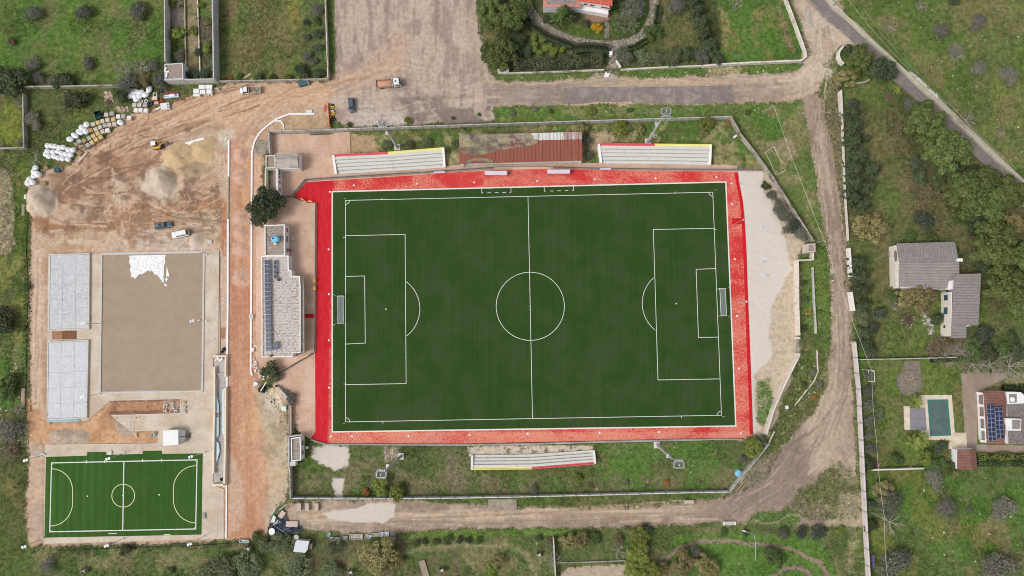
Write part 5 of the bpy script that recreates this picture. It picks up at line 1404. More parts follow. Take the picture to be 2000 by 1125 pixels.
ea, eb = Vector((*xy(P5(587,689)), 0)), Vector((*xy(P5(587,560)), 0))
for k in range(7): on_wall(cl, ea, eb, .08 + k * .14,1.2,1.5,2.6, frame=M('red_frame', S(170,60,60), .6,.05) if k % 2 else None)
for u in (.35,.62,.88): on_wall(cl, ea, eb, u + .03,1.1,.02,2.2, name='door', m=M('blue_door', S(86,150,206), .5,.05), sill=False)
obj('canopy', MB().prism([xy(G(x, y, 2.7)) for x, y in ((587.6,541),(590.5,541),(594,560),(594.5,688),(588,689))], 2.6,2.7), M('mossy_canopy', S(172,168,150), .9,.1,1, dirt=S(140,136,116)), cl)
obj('doorstep', MB().prism([xy(G(x, y, .1)) for x, y in ((587,560),(594,560),(594.5,688),(587.5,689))], -.1,.1), M_CONC, cl)
tk = building('changing_block','small flat-roofed block north of the clubhouse','building', [(516.5,440),(556,438),(556.5,499),(517,500)], 3.8, M_FAC, M_ROOFST2,.3)
a, b_ = Vector((*xy(G(556.5,499,3.8)), 0)), Vector((*xy(G(556,438,3.8)), 0))
for u, w in ((.2,1.0),(.55,1.6),(.85,1.0)): on_wall(tk, a, b_, u, w, 1.6,2.6)
mb = MB(); c = G(540,468,3.6); mb.lathe([(.85,3.5),(1.0,3.62),(1.0,4.75),(.7,5.0),(.25,5.05)], 18,(c.x, c.y), 1.12,.85)
tnk = obj('water_tank', mb, M('blue_plastic', S(124,196,234), .35,.06,1), smooth=False); tag(tnk, 'light blue plastic water tank on the roof north of the clubhouse','water tank')
obj('lid', MB().lathe([(.22,5.05),(.22,5.14)], 10,(c.x - .5, c.y + .1)), M_BLK, tnk)
for k, (p_, q_) in enumerate((((522,462),(534,468)),((521,468),(534,471)),((530,455),(518,455)))):
 a, b_ = G(*p_, 3.56), G(*q_, 3.56); obj('pipe', MB().tube(tuple(a), tuple(b_), .05, n=5), M_BLK if k < 2 else M_WHITE, tk)
q = G(538.5,476,3.5); obj('valve_box', MB().box(q.x, q.y, 3.5,.6,.4,.5), M_WHITE, tk)
for x, y, r_, h_, m_, nm_, lb in ((573.5,467,.22,1.2, M_WHITE, 'bollard_lamp','white globe lamp on the brick plaza east of the blue tank'),(565.5,459,.25,.6, M_CONCL, 'planter','pale planter against the wall north of the red pot'),
       (566.5,489,.38,.9, M('terracotta', S(140,72,60), .8,.1), 'flower_pot','round dark red pot beside the small flat-roofed block'),(565,478,.25,.6, M_CONCL, 'planter','pale planter against the wall just above the red pot')):
 mb = MB(); c = G(x, y); mb.lathe([(r_ * .7,0),(r_ * .9, h_ * .3),(r_, h_ * .85),(r_ * .6, h_)], 12,(c.x, c.y)); tag(obj(nm_, mb, m_), lb, nm_.replace('_',' '))
# white changing block with small windows and the walled yard
wb = building('white_block','narrow white building with small windows under the big dark tree','building', [(538.5,329),(542,329),(543,378),(539,378)], 3.6, M_FAC, M('roof_white', S(224,220,226), .8,.05), .05)
a, b_ = Vector((*xy(G(543,378,3.6)), 0)), Vector((*xy(G(542,329,3.6)), 0))
for u, w in ((.2,.9),(.5,.7),(.7,.7),(.9,1.6)): on_wall(wb, a, b_, u, w, 1.7,2.6)
yd = thing('walled_yard','small walled yard with a green corner beside the big dark tree','yard', G(519,330))
obj('yard_wall', MB().strip([xy(G(x, y, 2)) for x, y in ((518.5,386),(518.5,329.5),(538,329))], .3,-.1,2.0), M_CONCL, yd)
obj('yard_floor', MB().prism([xy(G(x, y)) for x, y in ((519,330),(539,330),(539,392),(519,392))], -.1,.06), M('old_concrete2', S(176,160,146), .9,.14,1, dirt=S(140,124,110)), yd)
obj('yard_lawn', MB().prism([xy(G(x, y)) for x, y in ((519.5,331),(537,331),(530,338),(527,345),(528.5,358),(524,366),(519.5,368))], .06,.10), M('yard_grass', S(80,118,48), .9,.25,2,.5), yd)
rb = building('roofless_room','small roofless brown-floored room beside the grey board roof','building', [(518.5,303.5),(537.5,302.5),(538,328),(518.5,329)], 3.0, M_CONCL, M('brown_roof', S(160,142,124), .9,.15,1.5,.2), .35,.28)
# weathered gabled board roof
def gable(name, label, cat, q, h, hr, wallm, roofm, name_r='roof', unit=None, ridge_t=.5, eave=.0):
 """q = eaves corners (photo, at height h): ridge runs from the middle of side q3-q0 to the middle of q1-q2"""
 P = [G(p[0], p[1], h) for p in q]; t = thing(name, label, cat, (P[0].x, P[0].y, 0))
 mb = MB(); mb.prism(offs([xy(p) for p in P], .1 if eave >= 0 else 0), -.2, h - .12)
 obj('wall', mb, wallm, t)
 Ra, Rb = P[0].lerp(P[3], ridge_t), P[1].lerp(P[2], ridge_t); Ra, Rb = Vector((Ra.x, Ra.y, hr)), Vector((Rb.x, Rb.y, hr))
 for A, B_ in ((P[0], P[1]),(P[3], P[2])):
  n = max(1, round((B_ - A).length / unit)) if unit else 1
  for k in range(n):
   g = .0 if n == 1 else .004
   a0, a1, r0, r1 = A.lerp(B_, k / n + g / 2), A.lerp(B_, (k + 1) / n - g / 2), Ra.lerp(Rb, k / n + g / 2), Ra.lerp(Rb, (k + 1) / n - g / 2)
   pts = [a0, a1, r1, r0]; mb = MB(); mb.slope([xy(p) for p in pts], [p.z - .1 for p in pts], [p.z for p in pts])
   if n > 1:
    e = (a1 - a0) * .08; pts = [a0, a0 + e, r0 + e, r0]; mb.slope([xy(p) for p in pts], [p.z for p in pts], [p.z + .05 for p in pts])
   obj(name_r, mb, roofm, t)
 obj('ridge', MB().strip([xy(Ra), xy(Rb)], .3, hr - .05, hr + .06), roofm, t)
 for A, B_, Rr_ in ((P[0], P[3], Ra),(P[1], P[2], Rb)):
  d = (B_ - A).normalized() * .1
  mb = MB(); mb.face([(A.x, A.y, h - .13),(B_.x, B_.y, h - .13),(Rr_.x, Rr_.y, hr - .06)]); mb.face([(A.x, A.y, h - .13),(Rr_.x, Rr_.y, hr - .06),(B_.x, B_.y, h - .13)]); obj('gable_end', mb, wallm, t)
 return t
gable('boarded_hall','long weathered grey board roof at the top of the brick plaza','building', [(540,300),(583,299),(583,328),(540,329.5)], 3.2,4.1, M_FAC, M('weathered_board', S(184,174,166), .9,.14,1.2,.2, dirt=S(140,124,108), dirt_amt=.5, stretch=(.25,1.6,1)), 'roof_board', 1.9,.45)
# gatehouse south-west
gh = building('gatehouse','small building with pink stone roof at the south-west corner of the plaza','building', [(568,856),(587,853),(588,899),(569,901)], 3.4, M_FAC, M_ROOFST2,.3)
a, b_ = Vector((*xy(G(588,899,3.4)), 0)), Vector((*xy(G(587,853,3.4)), 0))
for u, w in ((.3,.9),(.7,1.3)): on_wall(gh, a, b_, u, w, 1.4,2.5)
solid_wall('yard_wall', [(561,853),(590,850)], 2.4, 'low wall running west from the top of the pink-roofed gatehouse', M_CONCL, .3)
mb = MB(); mb.prism([xy(G(x, y, 2.2)) for x, y in ((562,902),(577,901),(577,910),(562,911))], -.1,2.2); tag(obj('lean_to', mb, M_CONCL), 'small flat lean-to below the pink-roofed gatehouse','shed')
obj('grass_strip', MB().prism([xy(G(x, y)) for x, y in ((563,856),(567.5,855.5),(568,900),(564,901))], -.1,.05), M('yard_grass', (0,0,0)), kind='structure')
# square hut on the east side
hut = building('square_hut','small square pale hut at the foot of the grey-green hedge','building', [(1577,476),(1592.5,475.5),(1593,492),(1577,493)], 3.4, M('beige_plaster', S(204,192,180), .85,.07,1, dirt=S(172,158,146)), M('hut_roof', S(156,142,130), .9,.15), .2,.35)
solid_wall('hut_wall', [(1589,493),(1589,507),(1561,508)], 2.2, 'white wall linking the square hut to the long white wall', M_WALLW, .3)

# villa with grey tiled roofs
def m_tiles(name, a, c, dark, rot=0.0, sc=.42):
 m, n, l, b = newmat(name); p = npos(n, l, None, rot)
 t = n.new('ShaderNodeTexWave'); t.wave_type = 'BANDS'; t.bands_direction = 'X'; t.inputs['Scale'].default_value = sc; t.inputs['Distortion'].default_value = 1.2
 t.inputs['Detail'].default_value = 3; t.inputs['Detail Scale'].default_value = 2; l.new(p, t.inputs['Vector'])
 f = nnoise(n, l, npos(n, l), .5,6,.7,.4); g = nnoise(n, l, npos(n, l), 3.5,4,.7)
 col = nmix(n, l, nramp(n, l, f, .35,.65), a, c)
 col = nmix(n, l, nramp(n, l, t.outputs['Fac'], .0,.5,.6,0), col, dark)
 col = nmix(n, l, nramp(n, l, g, .5,.68,0,.6), col, dark)
 col = nmix(n, l, nramp(n, l, nnoise(n, l, npos(n, l), 1.8,5,.8), .5,.66,0,.6), col, nmix(n, l, 1.0, a, (1.55,1.55,1.55), 'MULTIPLY'))
 l.new(col, b.inputs['Base Color']); b.inputs['Roughness'].default_value = .95; nbump(n, l, b, t.outputs['Fac'], .5,.05); return m
M_TG = m_tiles('grey_tiles', S(154,148,144), S(142,135,130), S(112,104,100), 0); M_TG2 = m_tiles('grey_tiles_cross', S(146,138,134), S(158,150,146), S(116,108,104), R(90))
M_TR = m_tiles('russet_tiles', S(124,86,76), S(140,100,90), S(92,66,60), R(90)); M_TO = m_tiles('orange_tiles', S(214,110,84), S(200,92,72), S(150,72,58), 0)
vi = thing('tiled_villa','white villa with two grey tiled roofs at right angles','house', G(1757,550))
def vpart(name, pts, m, parent=vi, z0=None):
 P = [G(x, y, z) for x, y, z in pts]; mb = MB(); mb.slope([xy(p) for p in P], [p.z - .15 for p in P] if z0 is None else z0, [p.z for p in P]); return obj(name, mb, m, parent)
def vwall(pts, h, m, parent=vi, name='wall'):
 mb = MB(); mb.prism([xy(p) for p in pts], -.2, h); return obj(name, mb, m, parent)
foot = [G(x, y, 0) for x, y in ((1746,478),(1845,480),(1845,562),(1749,558))]
vwall([G(1755,480,3.2), G(1858,478,3.2), G(1868,560,3.2), G(1758,562,3.2)], 3.1, M_FAC)
vpart('roof', [(1751,475.5,3.2),(1865,472,3.2),(1873.5,512,4.6),(1756.5,513.5,4.6)], M_TG); vpart('roof', [(1756.5,513.8,4.6),(1873.5,512.3,4.6),(1873.5,548,3.4),(1844,566,3.0),(1756.5,564,3.0)], M_TG2)
g0, g1, g2 = G(1751,476,3.1), G(1756.5,513.6,4.5), G(1756.5,562,3.0)
f0, f2 = G(1744,480,3.0), G(1749,558,3.0)
mb = MB(); q = [Vector((*xy(G(1748,479,3)), 0)), Vector((*xy(G(1750,558,3)), 0)), Vector((*xy(G(1756,558,3)), 0)), Vector((*xy(G(1754,479,3)), 0))]
mb.prism([xy(p) for p in q], -.2,2.9); obj('white_end_wall', mb, M('cream_facade', S(226,218,206), .8,.05,1), vi)
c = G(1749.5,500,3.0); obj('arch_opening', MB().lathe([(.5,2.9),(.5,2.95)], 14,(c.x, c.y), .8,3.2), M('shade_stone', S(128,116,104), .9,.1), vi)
q = G(1873,508,5.0); mb = MB(); mb.box(q.x, q.y, 3.6,.8,.6,1.6); mb.box(q.x + .1, q.y, 5.2,1.3,.8,.18); obj('chimney', mb, M_FAC, vi)
vwall([G(1866,540,2.8), G(1912,540,2.8), G(1908,630,2.8), G(1862,650,2.8)], 2.9, M_FAC)
vpart('roof', [(1864,536,4.4),(1916.5,533.8,3.4),(1911,635,3.4),(1888,635.5,3.8),(1858.5,634,4.4)], M_TG2); vpart('roof', [(1858.4,634.4,4.4),(1888,636,3.8),(1887,660,3.8),(1858,660,4.4)], M_TG2)
obj('terrace', MB().prism([xy(p) for p in (G(1847,568,.0), G(1858,568,4.2), G(1857,656,4.2), G(1847,655,.0))], -.2,.6), M('cream_facade', (0,0,0)), vi)
obj('white_step', MB().prism([xy(p) for p in (G(1853,542,3.4), G(1863,540,3.4), G(1861,565,3.4), G(1852,566,3.4))], -.2,3.5), M_FAC, vi)
a, b_ = Vector((*xy(G(1858.6,570,4.2)), 0)), Vector((*xy(G(1857.3,657,4.2)), 0))
mb = MB(); dn = (b_ - a).normalized(); mb.strip([xy(a), xy(b_)], .3,-.2,4.2); obj('long_white_wall', mb, M('cream_facade', (0,0,0)), vi)
for u, w in ((.12,1.6),(.42,1.9),(.78,.9)):
 on_wall(vi, a + Vector((-.15,0,0)), b_ + Vector((-.15,0,0)), u, w, 1.2,3.0 if u < .7 else 2.2)
c = G(1849,583,.7); obj('stone_roundel', MB().lathe([(1,.6),(1,.68)], 18,(c.x, c.y), .75,2.0), m_crazy('roundel', S(140,130,118), S(112,102,92), S(70,64,58), 2.5), vi)
for k, (x, y) in enumerate(((1741,500),(1739,496),(1743,494))):
 q = G(x, y, .5); mb = MB(); mb.box(q.x, q.y, .0,.8,.6,.8, k); tag(obj('garden_chair', mb, M('pale_wood', S(186,180,172), .8,.1)), ['grey garden seat nearest the arch of the tiled villa','grey garden seat left of the villa arch, upper one','grey garden seat touching the villa terrace corner'][k], 'seat','garden seats by the villa')

# pool garden
M_TRAV = M('travertine', S(222,208,186), .75,.12,.9,.1, dirt=S(196,176,148), dirt_amt=.4)
pl = thing('swimming_pool','rectangular green swimming pool with pale stone surround','swimming pool', G(1810,780))
def flat(name, pts, z, m, parent, z0=-.2): mb = MB(); mb.prism([xy(G(x, y, z)) for x, y in pts], z0, z); return obj(name, mb, m, parent)
flat('deck_slab', [(1796,772),(1859,771),(1865,845),(1887,845),(1889,876),(1853,877),(1853,860),(1813,859),(1800,852)], .10, M_TRAV, pl)
flat('deck_slab', [(1765,794),(1777,793),(1779,839),(1767,840)], .09, M_TRAV, pl)
flat('shutter_cover', [(1777,796),(1807,796),(1810,840),(1778,840)], .16, M('grey_cover', S(142,138,146), .7,.06,1), pl)
flat('shutter_seam', [(1778,817.6),(1808,817.6),(1808,818.4),(1778,818.4)], .175, M('seam', S(120,116,122), .7,.05), pl, .15)
obj('tiled_edge', MB().strip([xy(G(x, y)) for x, y in ((1812.5,782),(1849.5,781.5),(1855.5,849),(1817.5,850))], .45,.02,.125, True), M('teal_tile', S(62,124,112), .4,.1,2), pl)
wm, n, l, b = newmat('pool_water'); p = npos(n, l)
c_ = nmix(n, l, nramp(n, l, nnoise(n, l, p, .35,5,.6), .35,.65), S(84,106,104), S(98,116,112)); st = nnoise(n, l, npos(n, l, (1.2,.5,1), R(30)), 1.6,3,.5,3)
l.new(nmix(n, l, nramp(n, l, st, .70,.76,0,.45), c_, S(170,176,168)), b.inputs['Base Color']); b.inputs['Roughness'].default_value = .12
flat('water', [(1812.5,782),(1849.5,781.5),(1855.5,849),(1817.5,850)], .106, wm, pl, .1)
# round threshing floor
mb = MB(); c = G(1776,747); mb.lathe([(3.4,-.1),(3.4,.05)], 28,(c.x, c.y)); rf = obj('round_terrace', mb, m_crazy('old_stones', S(142,132,116), S(160,150,132), S(100,92,80), 2.2), kind='structure')
obj('stone_rim', MB().strip(arc(c, 3.3,0,2 * math.pi, 30)[:-1], .45,.04,.18, True), m_crazy('rim_stones', S(152,142,132), S(128,118,108), S(84,78,70), 3), rf)
sheet('garden_path', [(1766,705),(1797,705),(1800,752),(1768,735)], .04, m_crazy('path_cobbles', S(160,146,130), S(138,126,112), S(100,92,80), 3))
sheet('brick_drive', [(1877,729),(1960,729),(1965,738),(1922,760),(1910,768),(1908,868),(1990,870),(2080,872),(2080,887),(1890,888),(1884,845)], .03, m_paver('garden_paving', S(172,154,140), S(182,164,150), S(142,124,112), .5,.25,0))
# pool house with the solar array
ph = thing('pool_house','russet-roofed house at the right edge with blue solar panels','house', G(1925,870))
vwall([G(1926,770,3.6), G(1960,770,3.6), G(1966,862,3.6), G(1930,862,3.6)], 3.4, M_FAC, ph)
vpart('roof', [(1921,763.5,3.4),(1961,763,3.8),(1966,785,4.8),(1962,868,4.9),(1928,867,3.5)], M_TR, ph)
o_ = G(1926,790.5,4.0); solar(ph, o_, G(1933.2,790.3,4.2) - o_, G(1926.5,799.3,4.0) - o_, 2,8,4.15,.22)
o_ = G(1941.5,795,4.5); solar(ph, o_, G(1948.5,794.8,4.6) - o_, G(1942,803.7,4.5) - o_, 2,7,4.75,.2)
for k in range(4):
 y = 772 + k * 23.4; x = 1912 + k * 1.6
 flat('pergola_shade', [(x, y),(x + 9, y),(x + 10, y + 19),(x + 1.5, y + 19)], 2.4, M('grey_blind', S(132,122,114), .8,.1), ph, 2.3)
for k in range(5):
 y = 768 + k * 23.4; x = 1908 + k * 1.8
 flat('white_beam', [(x, y - 2.2),(x + 12, y - 1),(x + 12, y + 3),(x, y + 2)], 2.7, M_FAC, ph, 2.5)
vwall([G(1966,766,4.2), G(1994,766,4.2), G(2030,800,4.2), G(2030,866,4.2), G(1969,867,4.2)], 4.2, M_FAC, ph)
flat('flat_roof', [(1967.5,790),(2040,786),(2040,867),(1970,867)], 4.3, m_roofstone('black_flags', S(148,140,134), S(126,118,114), S(86,80,78), .5,.3), ph, 4.2)
flat('flat_roof', [(1970,770),(1986,769),(1986,786),(1972,787)], 4.25, M('grey_membrane', S(148,140,132), .8,.1), ph, 4.19)
c = G(1977.5,780,4.4); obj('roof_dome', MB().lathe([(.6,4.25),(.7,4.4),(.5,4.6)], 14,(c.x, c.y)), M_WHITE, ph)
obj('roof_lantern', MB().prism([xy(G(x, y, 5.2)) for x, y in ((1965,817),(1995,818),(1994,841),(1966,841))], 4.2,5.2), M_FAC, ph)
obj('skylight', MB().prism([xy(G(x, y, 5.2)) for x, y in ((1976,820),(1993,820),(1992,838),(1977,838))], 5.19,5.3), M('grey_membrane', (0,0,0)), ph)
sh = gable('pool_shed','small russet tiled shed south of the swimming pool','shed', [(1870,878),(1870,917),(1909,916),(1906,877)], 2.6,3.3, M_FAC, M_TR, 'roof', None, .6)
a, b_ = G(1869,880), G(1869,916); obj('step', MB().strip([xy(a), xy(b_)], .9,-.1,.3), M_FAC, sh)
# farmhouse at the top of the round garden
fh = thing('farmhouse','white farmhouse with orange tiled eaves at the top edge','house', G(1075,25))
vwall([G(1062,-30,3.4), G(1135,-30,3.4), G(1134,14,3.4), G(1062,13.5,3.4)], 3.3, M_FAC, fh)
flat_ = [(1061,-30),(1134,-30),(1133,14),(1061,13.5)]
P = [G(x, y, 3.5) for x, y in flat_]; obj('tiled_eaves', MB().prism([xy(p) for p in P], 3.31,3.5), M('salmon_tiles', S(206,140,128), .85,.12,2), fh)
P = [G(x, y, 3.6) for x, y in ((1067,-25),(1127,-25),(1126,8),(1067,8.5))]; obj('flat_roof', MB().prism([xy(p) for p in P], 3.501,3.53), m_roofstone('speckled_roof', S(170,158,152), S(140,126,120), S(92,84,80), .6,.5), fh)
vwall([G(1133,-25,4.6), G(1193,-22,4.6), G(1191,10,4.6), G(1133,0,4.6)], 4.5, M_FAC, fh)
vpart('orange_roof', [(1128,-25,5.6),(1196,-25,5.6),(1196,12,4.6),(1128,1.5,4.6)], M_TO, fh)
a, b_ = Vector((*xy(G(1133,1,4.6)), 0)), Vector((*xy(G(1191,11,4.6)), 0))
a2, b2 = Vector((a.x, a.y, 0)), Vector((b_.x, b_.y, 0))
for u, w, z0, z1, m_ in ((.2,1.2,2.6,3.7, S(150,70,70)),(.42,1.2,2.6,3.7, S(150,70,70)),(.88,2.6,2.7,3.6, S(170,80,80))): on_wall(fh, a2, b2, u, w, z0, z1, m=M('red_shutter', S(156,72,72), .7,.1), frame=M_FAC)
q = [a2, b2, b2 + Vector((0,-1.2,0)), a2 + Vector((0,-1.2,0))]; obj('terrace_wall', MB().prism([xy(p) for p in q], -.2,1.9), M_FAC, fh)
for k, (x, y, c3) in enumerate(((1151,20.5, S(230,226,222)),(1163,20, S(196,206,210)),(1156.5,20.5, S(206,160,84)))):
 q = G(x, y); mb = MB(); mb.box(q.x, q.y, 0,.9,.7,.7,.2,.85); mb.box(q.x, q.y + .3,.7,.8,.12,.4,.2)
 tag(obj('garden_chair', mb, M('chair%d' % k, c3,.7,.1)), ['white chair on the farmhouse terrace','pale grey chair on the right side of the farmhouse terrace','yellow chair between two pale ones on the farmhouse terrace'][k], 'chair','chairs on the farmhouse terrace')
for k, q_ in enumerate((G(1191.5,108), )):
 mb = MB(); mb.box(q_.x, q_.y, 0,.8,1.0,1.4); mb.box(q_.x, q_.y, 1.4,.9,1.1,.1); tag(obj('gate_pillar', mb, M_WHITE), 'white gate pillar at the cobbled path into the round garden','pillar')
gp = solid_wall('entrance_rail', [(1204,117),(1213,130)], 1.2, 'slanting white rail on the right side of the cobbled entrance', M_WHITE, .2)
# shed in the walled garden
gs = building('garden_shed','flat-roofed brown-topped shed in the corner of the walled garden','shed', [(321,125),(357,122.5),(358,154),(321.5,156)], 3.4, M('shed_white', S(206,212,216), .8,.06,1), M('red_roof_gravel', S(160,142,134), .95,.12,1.5,.3), .3,.25)
a, b_ = Vector((*xy(G(358,154,3.4)), 0)), Vector((*xy(G(357,122.5,3.4)), 0)); on_wall(gs, a, b_, .45,1.6,.1,2.2, name='door', sill=False)
for k, (x, y, a_) in enumerate(((323.5,136,1.3),(327,140.5,.2),(325.5,147,1.4))):
 q = G(x, y, 3.2); mb = MB(); mb.box(q.x, q.y, 3.12,1.4,.5,.3, a_, .8); tag(obj('white_block', mb, M_WHITE), ['uppermost white lump on the brown shed roof','middle white lump on the brown shed roof','lowest white lump on the brown shed roof'][k], 'block','white lumps on the shed roof')

# ramp and stairs enclosed by cream walls
rp = thing('stair_ramp','long sunken ramp with cream walls and steps beside the white kerb','ramp', G(428,800))
def band(name, pts, w, z0, z1, m, parent): mb = MB(); mb.strip([xy(G(x, y, z1)) for x, y in pts], w, z0, z1); return obj(name, mb, m, parent)
band('coping_wall', [(416,695.5),(442,695.5)], .42,-.1,1.1, M_CREAM, rp); band('coping_wall', [(440.5,698),(439.5,736)], .42,-.1,1.1, M_CREAM, rp)
band('coping_wall', [(418,717),(418,790),(415.5,925)], .50,-.1,1.1, M_CREAM, rp); band('coping_wall', [(440,757),(439.5,860),(437.5,947)], .50,-.1,1.1, M_CREAM, rp)
band('coping_wall', [(414.5,947.5),(440,947)], .50,-.1,1.1, M_CREAM, rp)
flat('ramp_floor', [(420,697),(441,697),(439,946),(417,946)], .06, M('ramp_concrete', S(188,182,178), .85,.10,.8,.1, dirt=S(160,150,144)), rp)
for k in range(7): flat('step', [(423,729 + k * 1.5),(438,729 + k * 1.5),(438,730.2 + k * 1.5),(423,730.2 + k * 1.5)], .5 - .06 * k, M('step_stone', S(196,190,184), .85,.06), rp, .05)
M_GLB = M('pale_blue_glass', S(190,214,222), .3,.06,1, spec=.5)
for nm_, pts in (('glass_panel', [(421.5,765),(423,768),(427,790),(427,808),(421.5,808)]),('glass_panel', [(421.5,815),(427,815),(427,850),(421.5,858)]),('glass_panel', [(421.5,860),(427,866),(429,880),(424,900),(421,905)]),('glass_panel', [(434,760),(437.5,760),(437.5,850),(434,846)])):
 flat(nm_, pts, .5, M_GLB, rp, .42)
for k in range(8): flat('floor_tile', [(429,770 + k * 18),(433,770 + k * 18),(433,780 + k * 18),(429,780 + k * 18)], .075, M('mauve_tile', S(178,168,168), .8,.08), rp, .05)
flat('brown_plate', [(422,806),(428,806),(428,814),(422,814)], .52, M('brown_plate', S(158,148,136), .8,.1), rp, .4)
c = G(433.5,936); mb = MB(); mb.lathe([(.42,.05),(.45,.35),(.25,.4),(.2,.2)], 14,(c.x, c.y)); tag(obj('cable_coil', mb, M('navy_coil', S(48,48,72), .7,.1)), 'dark round coil at the bottom end of the sunken ramp','coil')
c = G(438,682); mb = MB(); mb.lathe([(.5,0),(.5,.35),(.2,.4)], 12,(c.x, c.y)); mb.lathe([(.45,.0),(.4,.5),(.2,.55)], 12,(c.x - .5, c.y - .7)); tag(obj('cable_coil', mb, M('black_rubber', S(42,40,42), .7,.1)), 'black rubber coils beside the top of the sunken ramp','coil')
mb = MB(); rn = random.Random(3)
for k in range(7): q = G(427 + rn.uniform(-4,9), 701 + rn.uniform(-2,3)); mb.box(q.x, q.y, .06, rn.uniform(.5,.9), rn.uniform(.4,.8), rn.uniform(.3,.6), rn.random() * 3,.7)
tag(obj('white_sacks', mb, M_PLASTIC), 'heap of white sacks at the top corner of the sunken ramp','sacks')
# ------------------------------------------------------------------ vehicles
M_TYRE = M('tyre_rubber', S(36,36,38), .85,.1); M_RIM = M('wheel_rim', S(150,152,156), .4,.05, metal=.5); M_DGL = M('dark_car_glass', S(40,46,54), .08,.1, spec=.7)
M_HL = M('headlight_glass', S(226,230,232), .1,.05, spec=.7); M_TL = M('taillight_red', S(150,30,30), .3,.05)
def rrect(L, W, r, n=4, taper=1.0):
 """rounded plan outline, front towards +x; taper narrows the front"""
 o = []
 for cx, cy, a0 in ((L/2 - r, W/2 - r, 0),(-L/2 + r, W/2 - r, 90),(-L/2 + r, -W/2 + r, 180),(L/2 - r, -W/2 + r, 270)):
  for i in range(n + 1):
   a = R(a0 + 90 * i / n); x, y = cx + r * math.cos(a), cy + r * math.sin(a)
   o.append((x, y * (taper if x > L/4 else 1)))
 return o
def loft(mb, rings):
 n = len(rings[0]); b = len(mb.v)
 for rg in rings: mb.v += [tuple(p) for p in rg]
 for k in range(len(rings) - 1):
  for i in range(n):
   j = (i + 1) % n; mb.f.append((b + k*n + i, b + k*n + j, b + (k+1)*n + j, b + (k+1)*n + i))
 mb.f.append(tuple(b + n - 1 - i for i in range(n))); mb.f.append(tuple(b + (len(rings)-1)*n + i for i in range(n)))
def car_body(L, W, paint, t, hood=.92, roof=1.48, cab=(-.42,.17), roofm=None, slope_f=.55, slope_r=.35, name='body'):
 mb = MB()
 z = lambda r, zz: [(x, y, zz + (-.10 * max(0,(x / (L/2)) - .45) if zz > .7 else 0)) for x, y in r]
 loft(mb, [z(rrect(L*.96, W*.94,.35,4,.92), .24), z(rrect(L, W, .38,4,.93), .45), z(rrect(L*.995, W, .4,4,.92), .70), z(rrect(L*.97, W*.95,.42,4,.90), hood - .06), z(rrect(L*.93, W*.86,.42,4,.88), hood)])
 lob(name, mb, paint, t, True)
 x0, x1 = cab[0]*L, cab[1]*L; wb_, wt = W*.84, W*.70
 def ring(xa, xb, w, zz): return [(xb, w/2*.94, zz),(xa, w/2, zz),(xa, -w/2, zz),(xb, -w/2*.94, zz)]
 g = MB(); loft(g, [ring(x0, x1 + slope_f, wb_, hood - .03), ring(x0 + slope_r, x1, wt, roof - .05)]); lob('glasshouse', g, M_DGL, t)
 g = MB(); loft(g, [ring(x0 + slope_r - .06, x1 + .08, wt + .06, roof - .06), ring(x0 + slope_r + .04, x1 - .06, wt - .08, roof + .02)]); lob('roof', g, roofm or paint, t)
 for s in (-1,1):
  g = MB(); g.tube((x1 + slope_f*.98, s*wb_/2*.93, hood),(x1 + .04, s*wt/2*.96, roof - .05), .045, n=4); g.tube((x0 + slope_r + .02, s*wt/2, roof - .05),(x0 + .02, s*wb_/2, hood), .05, n=4); g.tube(((x0+x1)/2, s*wb_/2, hood),((x0+x1)/2, s*wt/2*1.01, roof - .05), .035, n=4); lob('pillar', g, paint, t)
  g = MB(); g.box(x1 + slope_f*.75, s*(W/2 + .10), hood + .0,.16,.22,.14); lob('mirror', g, paint, t)
  g = MB(); g.box(L/2 - .20, s*W*.33,.62,.3,.34,.16,-s*.35); lob('headlight', g, M_HL, t)
  g = MB(); g.box(-L/2 + .08, s*W*.38,.70,.16,.24,.16); lob('tail_light', g, M_TL, t)
 wheels(t, L*.31,-L*.30, W)
def wheels(t, xf, xr, W, r=.33, w=.22):
 for x in (xf, xr):
  for s in (-1,1):
   a = MB(); a.tube((x, s*(W/2 - w*.9), r),(x, s*(W/2 + .02), r), r, n=14); wh = lob('wheel', a, M_TYRE, t)
   a = MB(); a.tube((x, s*(W/2), r),(x, s*(W/2 + .035), r), r*.6, n=10); obj('rim', a, M_RIM, wh, local=1)
def ang(p, q): a, b_ = G(*p), G(*q); return math.atan2(b_.y - a.y, b_.x - a.x)
def at(px, py): p = G(px, py); p.z = max(0.03, gz(p.x, p.y)); return p
M_GREYB = M('blue_grey_paint', S(84,96,112), .25,.05, spec=.6); M_GREYD = M('slate_paint', S(94,104,118), .25,.05, spec=.6); M_CARW = M('white_car_paint', S(238,240,240), .25,.02, spec=.5)
t = thing('parked_car','dark blue-grey hatchback on the parking ground beside the yellow crates','car', at(687.5,207.5), ang((687,193),(689,222))); car_body(4.15,1.76, M_GREYB, t, cab=(-.46,.12), slope_f=.6)
t = thing('parked_car','slate grey estate car on the churned building yard','car', at(321.5,440.5), ang((304,443),(339,438))); car_body(4.7,1.86, M_GREYD, t, roof=1.6, cab=(-.47,.12), slope_f=.5)
for s in (-1,1): lob('roof_rail', MB().tube((-1.9, s*.58,1.67),(.4, s*.56,1.67), .03, n=4), M_BLK, t)
lob('sunroof', MB().box(-.5,0,1.615,.9,.8,.03), M_DGL, t)
t = thing('parked_car','white estate car on the yard just above the sand court','car', at(355,457.5), ang((373,454),(338,461))); car_body(4.7,1.9, M_CARW, t, roof=1.62, cab=(-.47,.16), slope_f=.5)
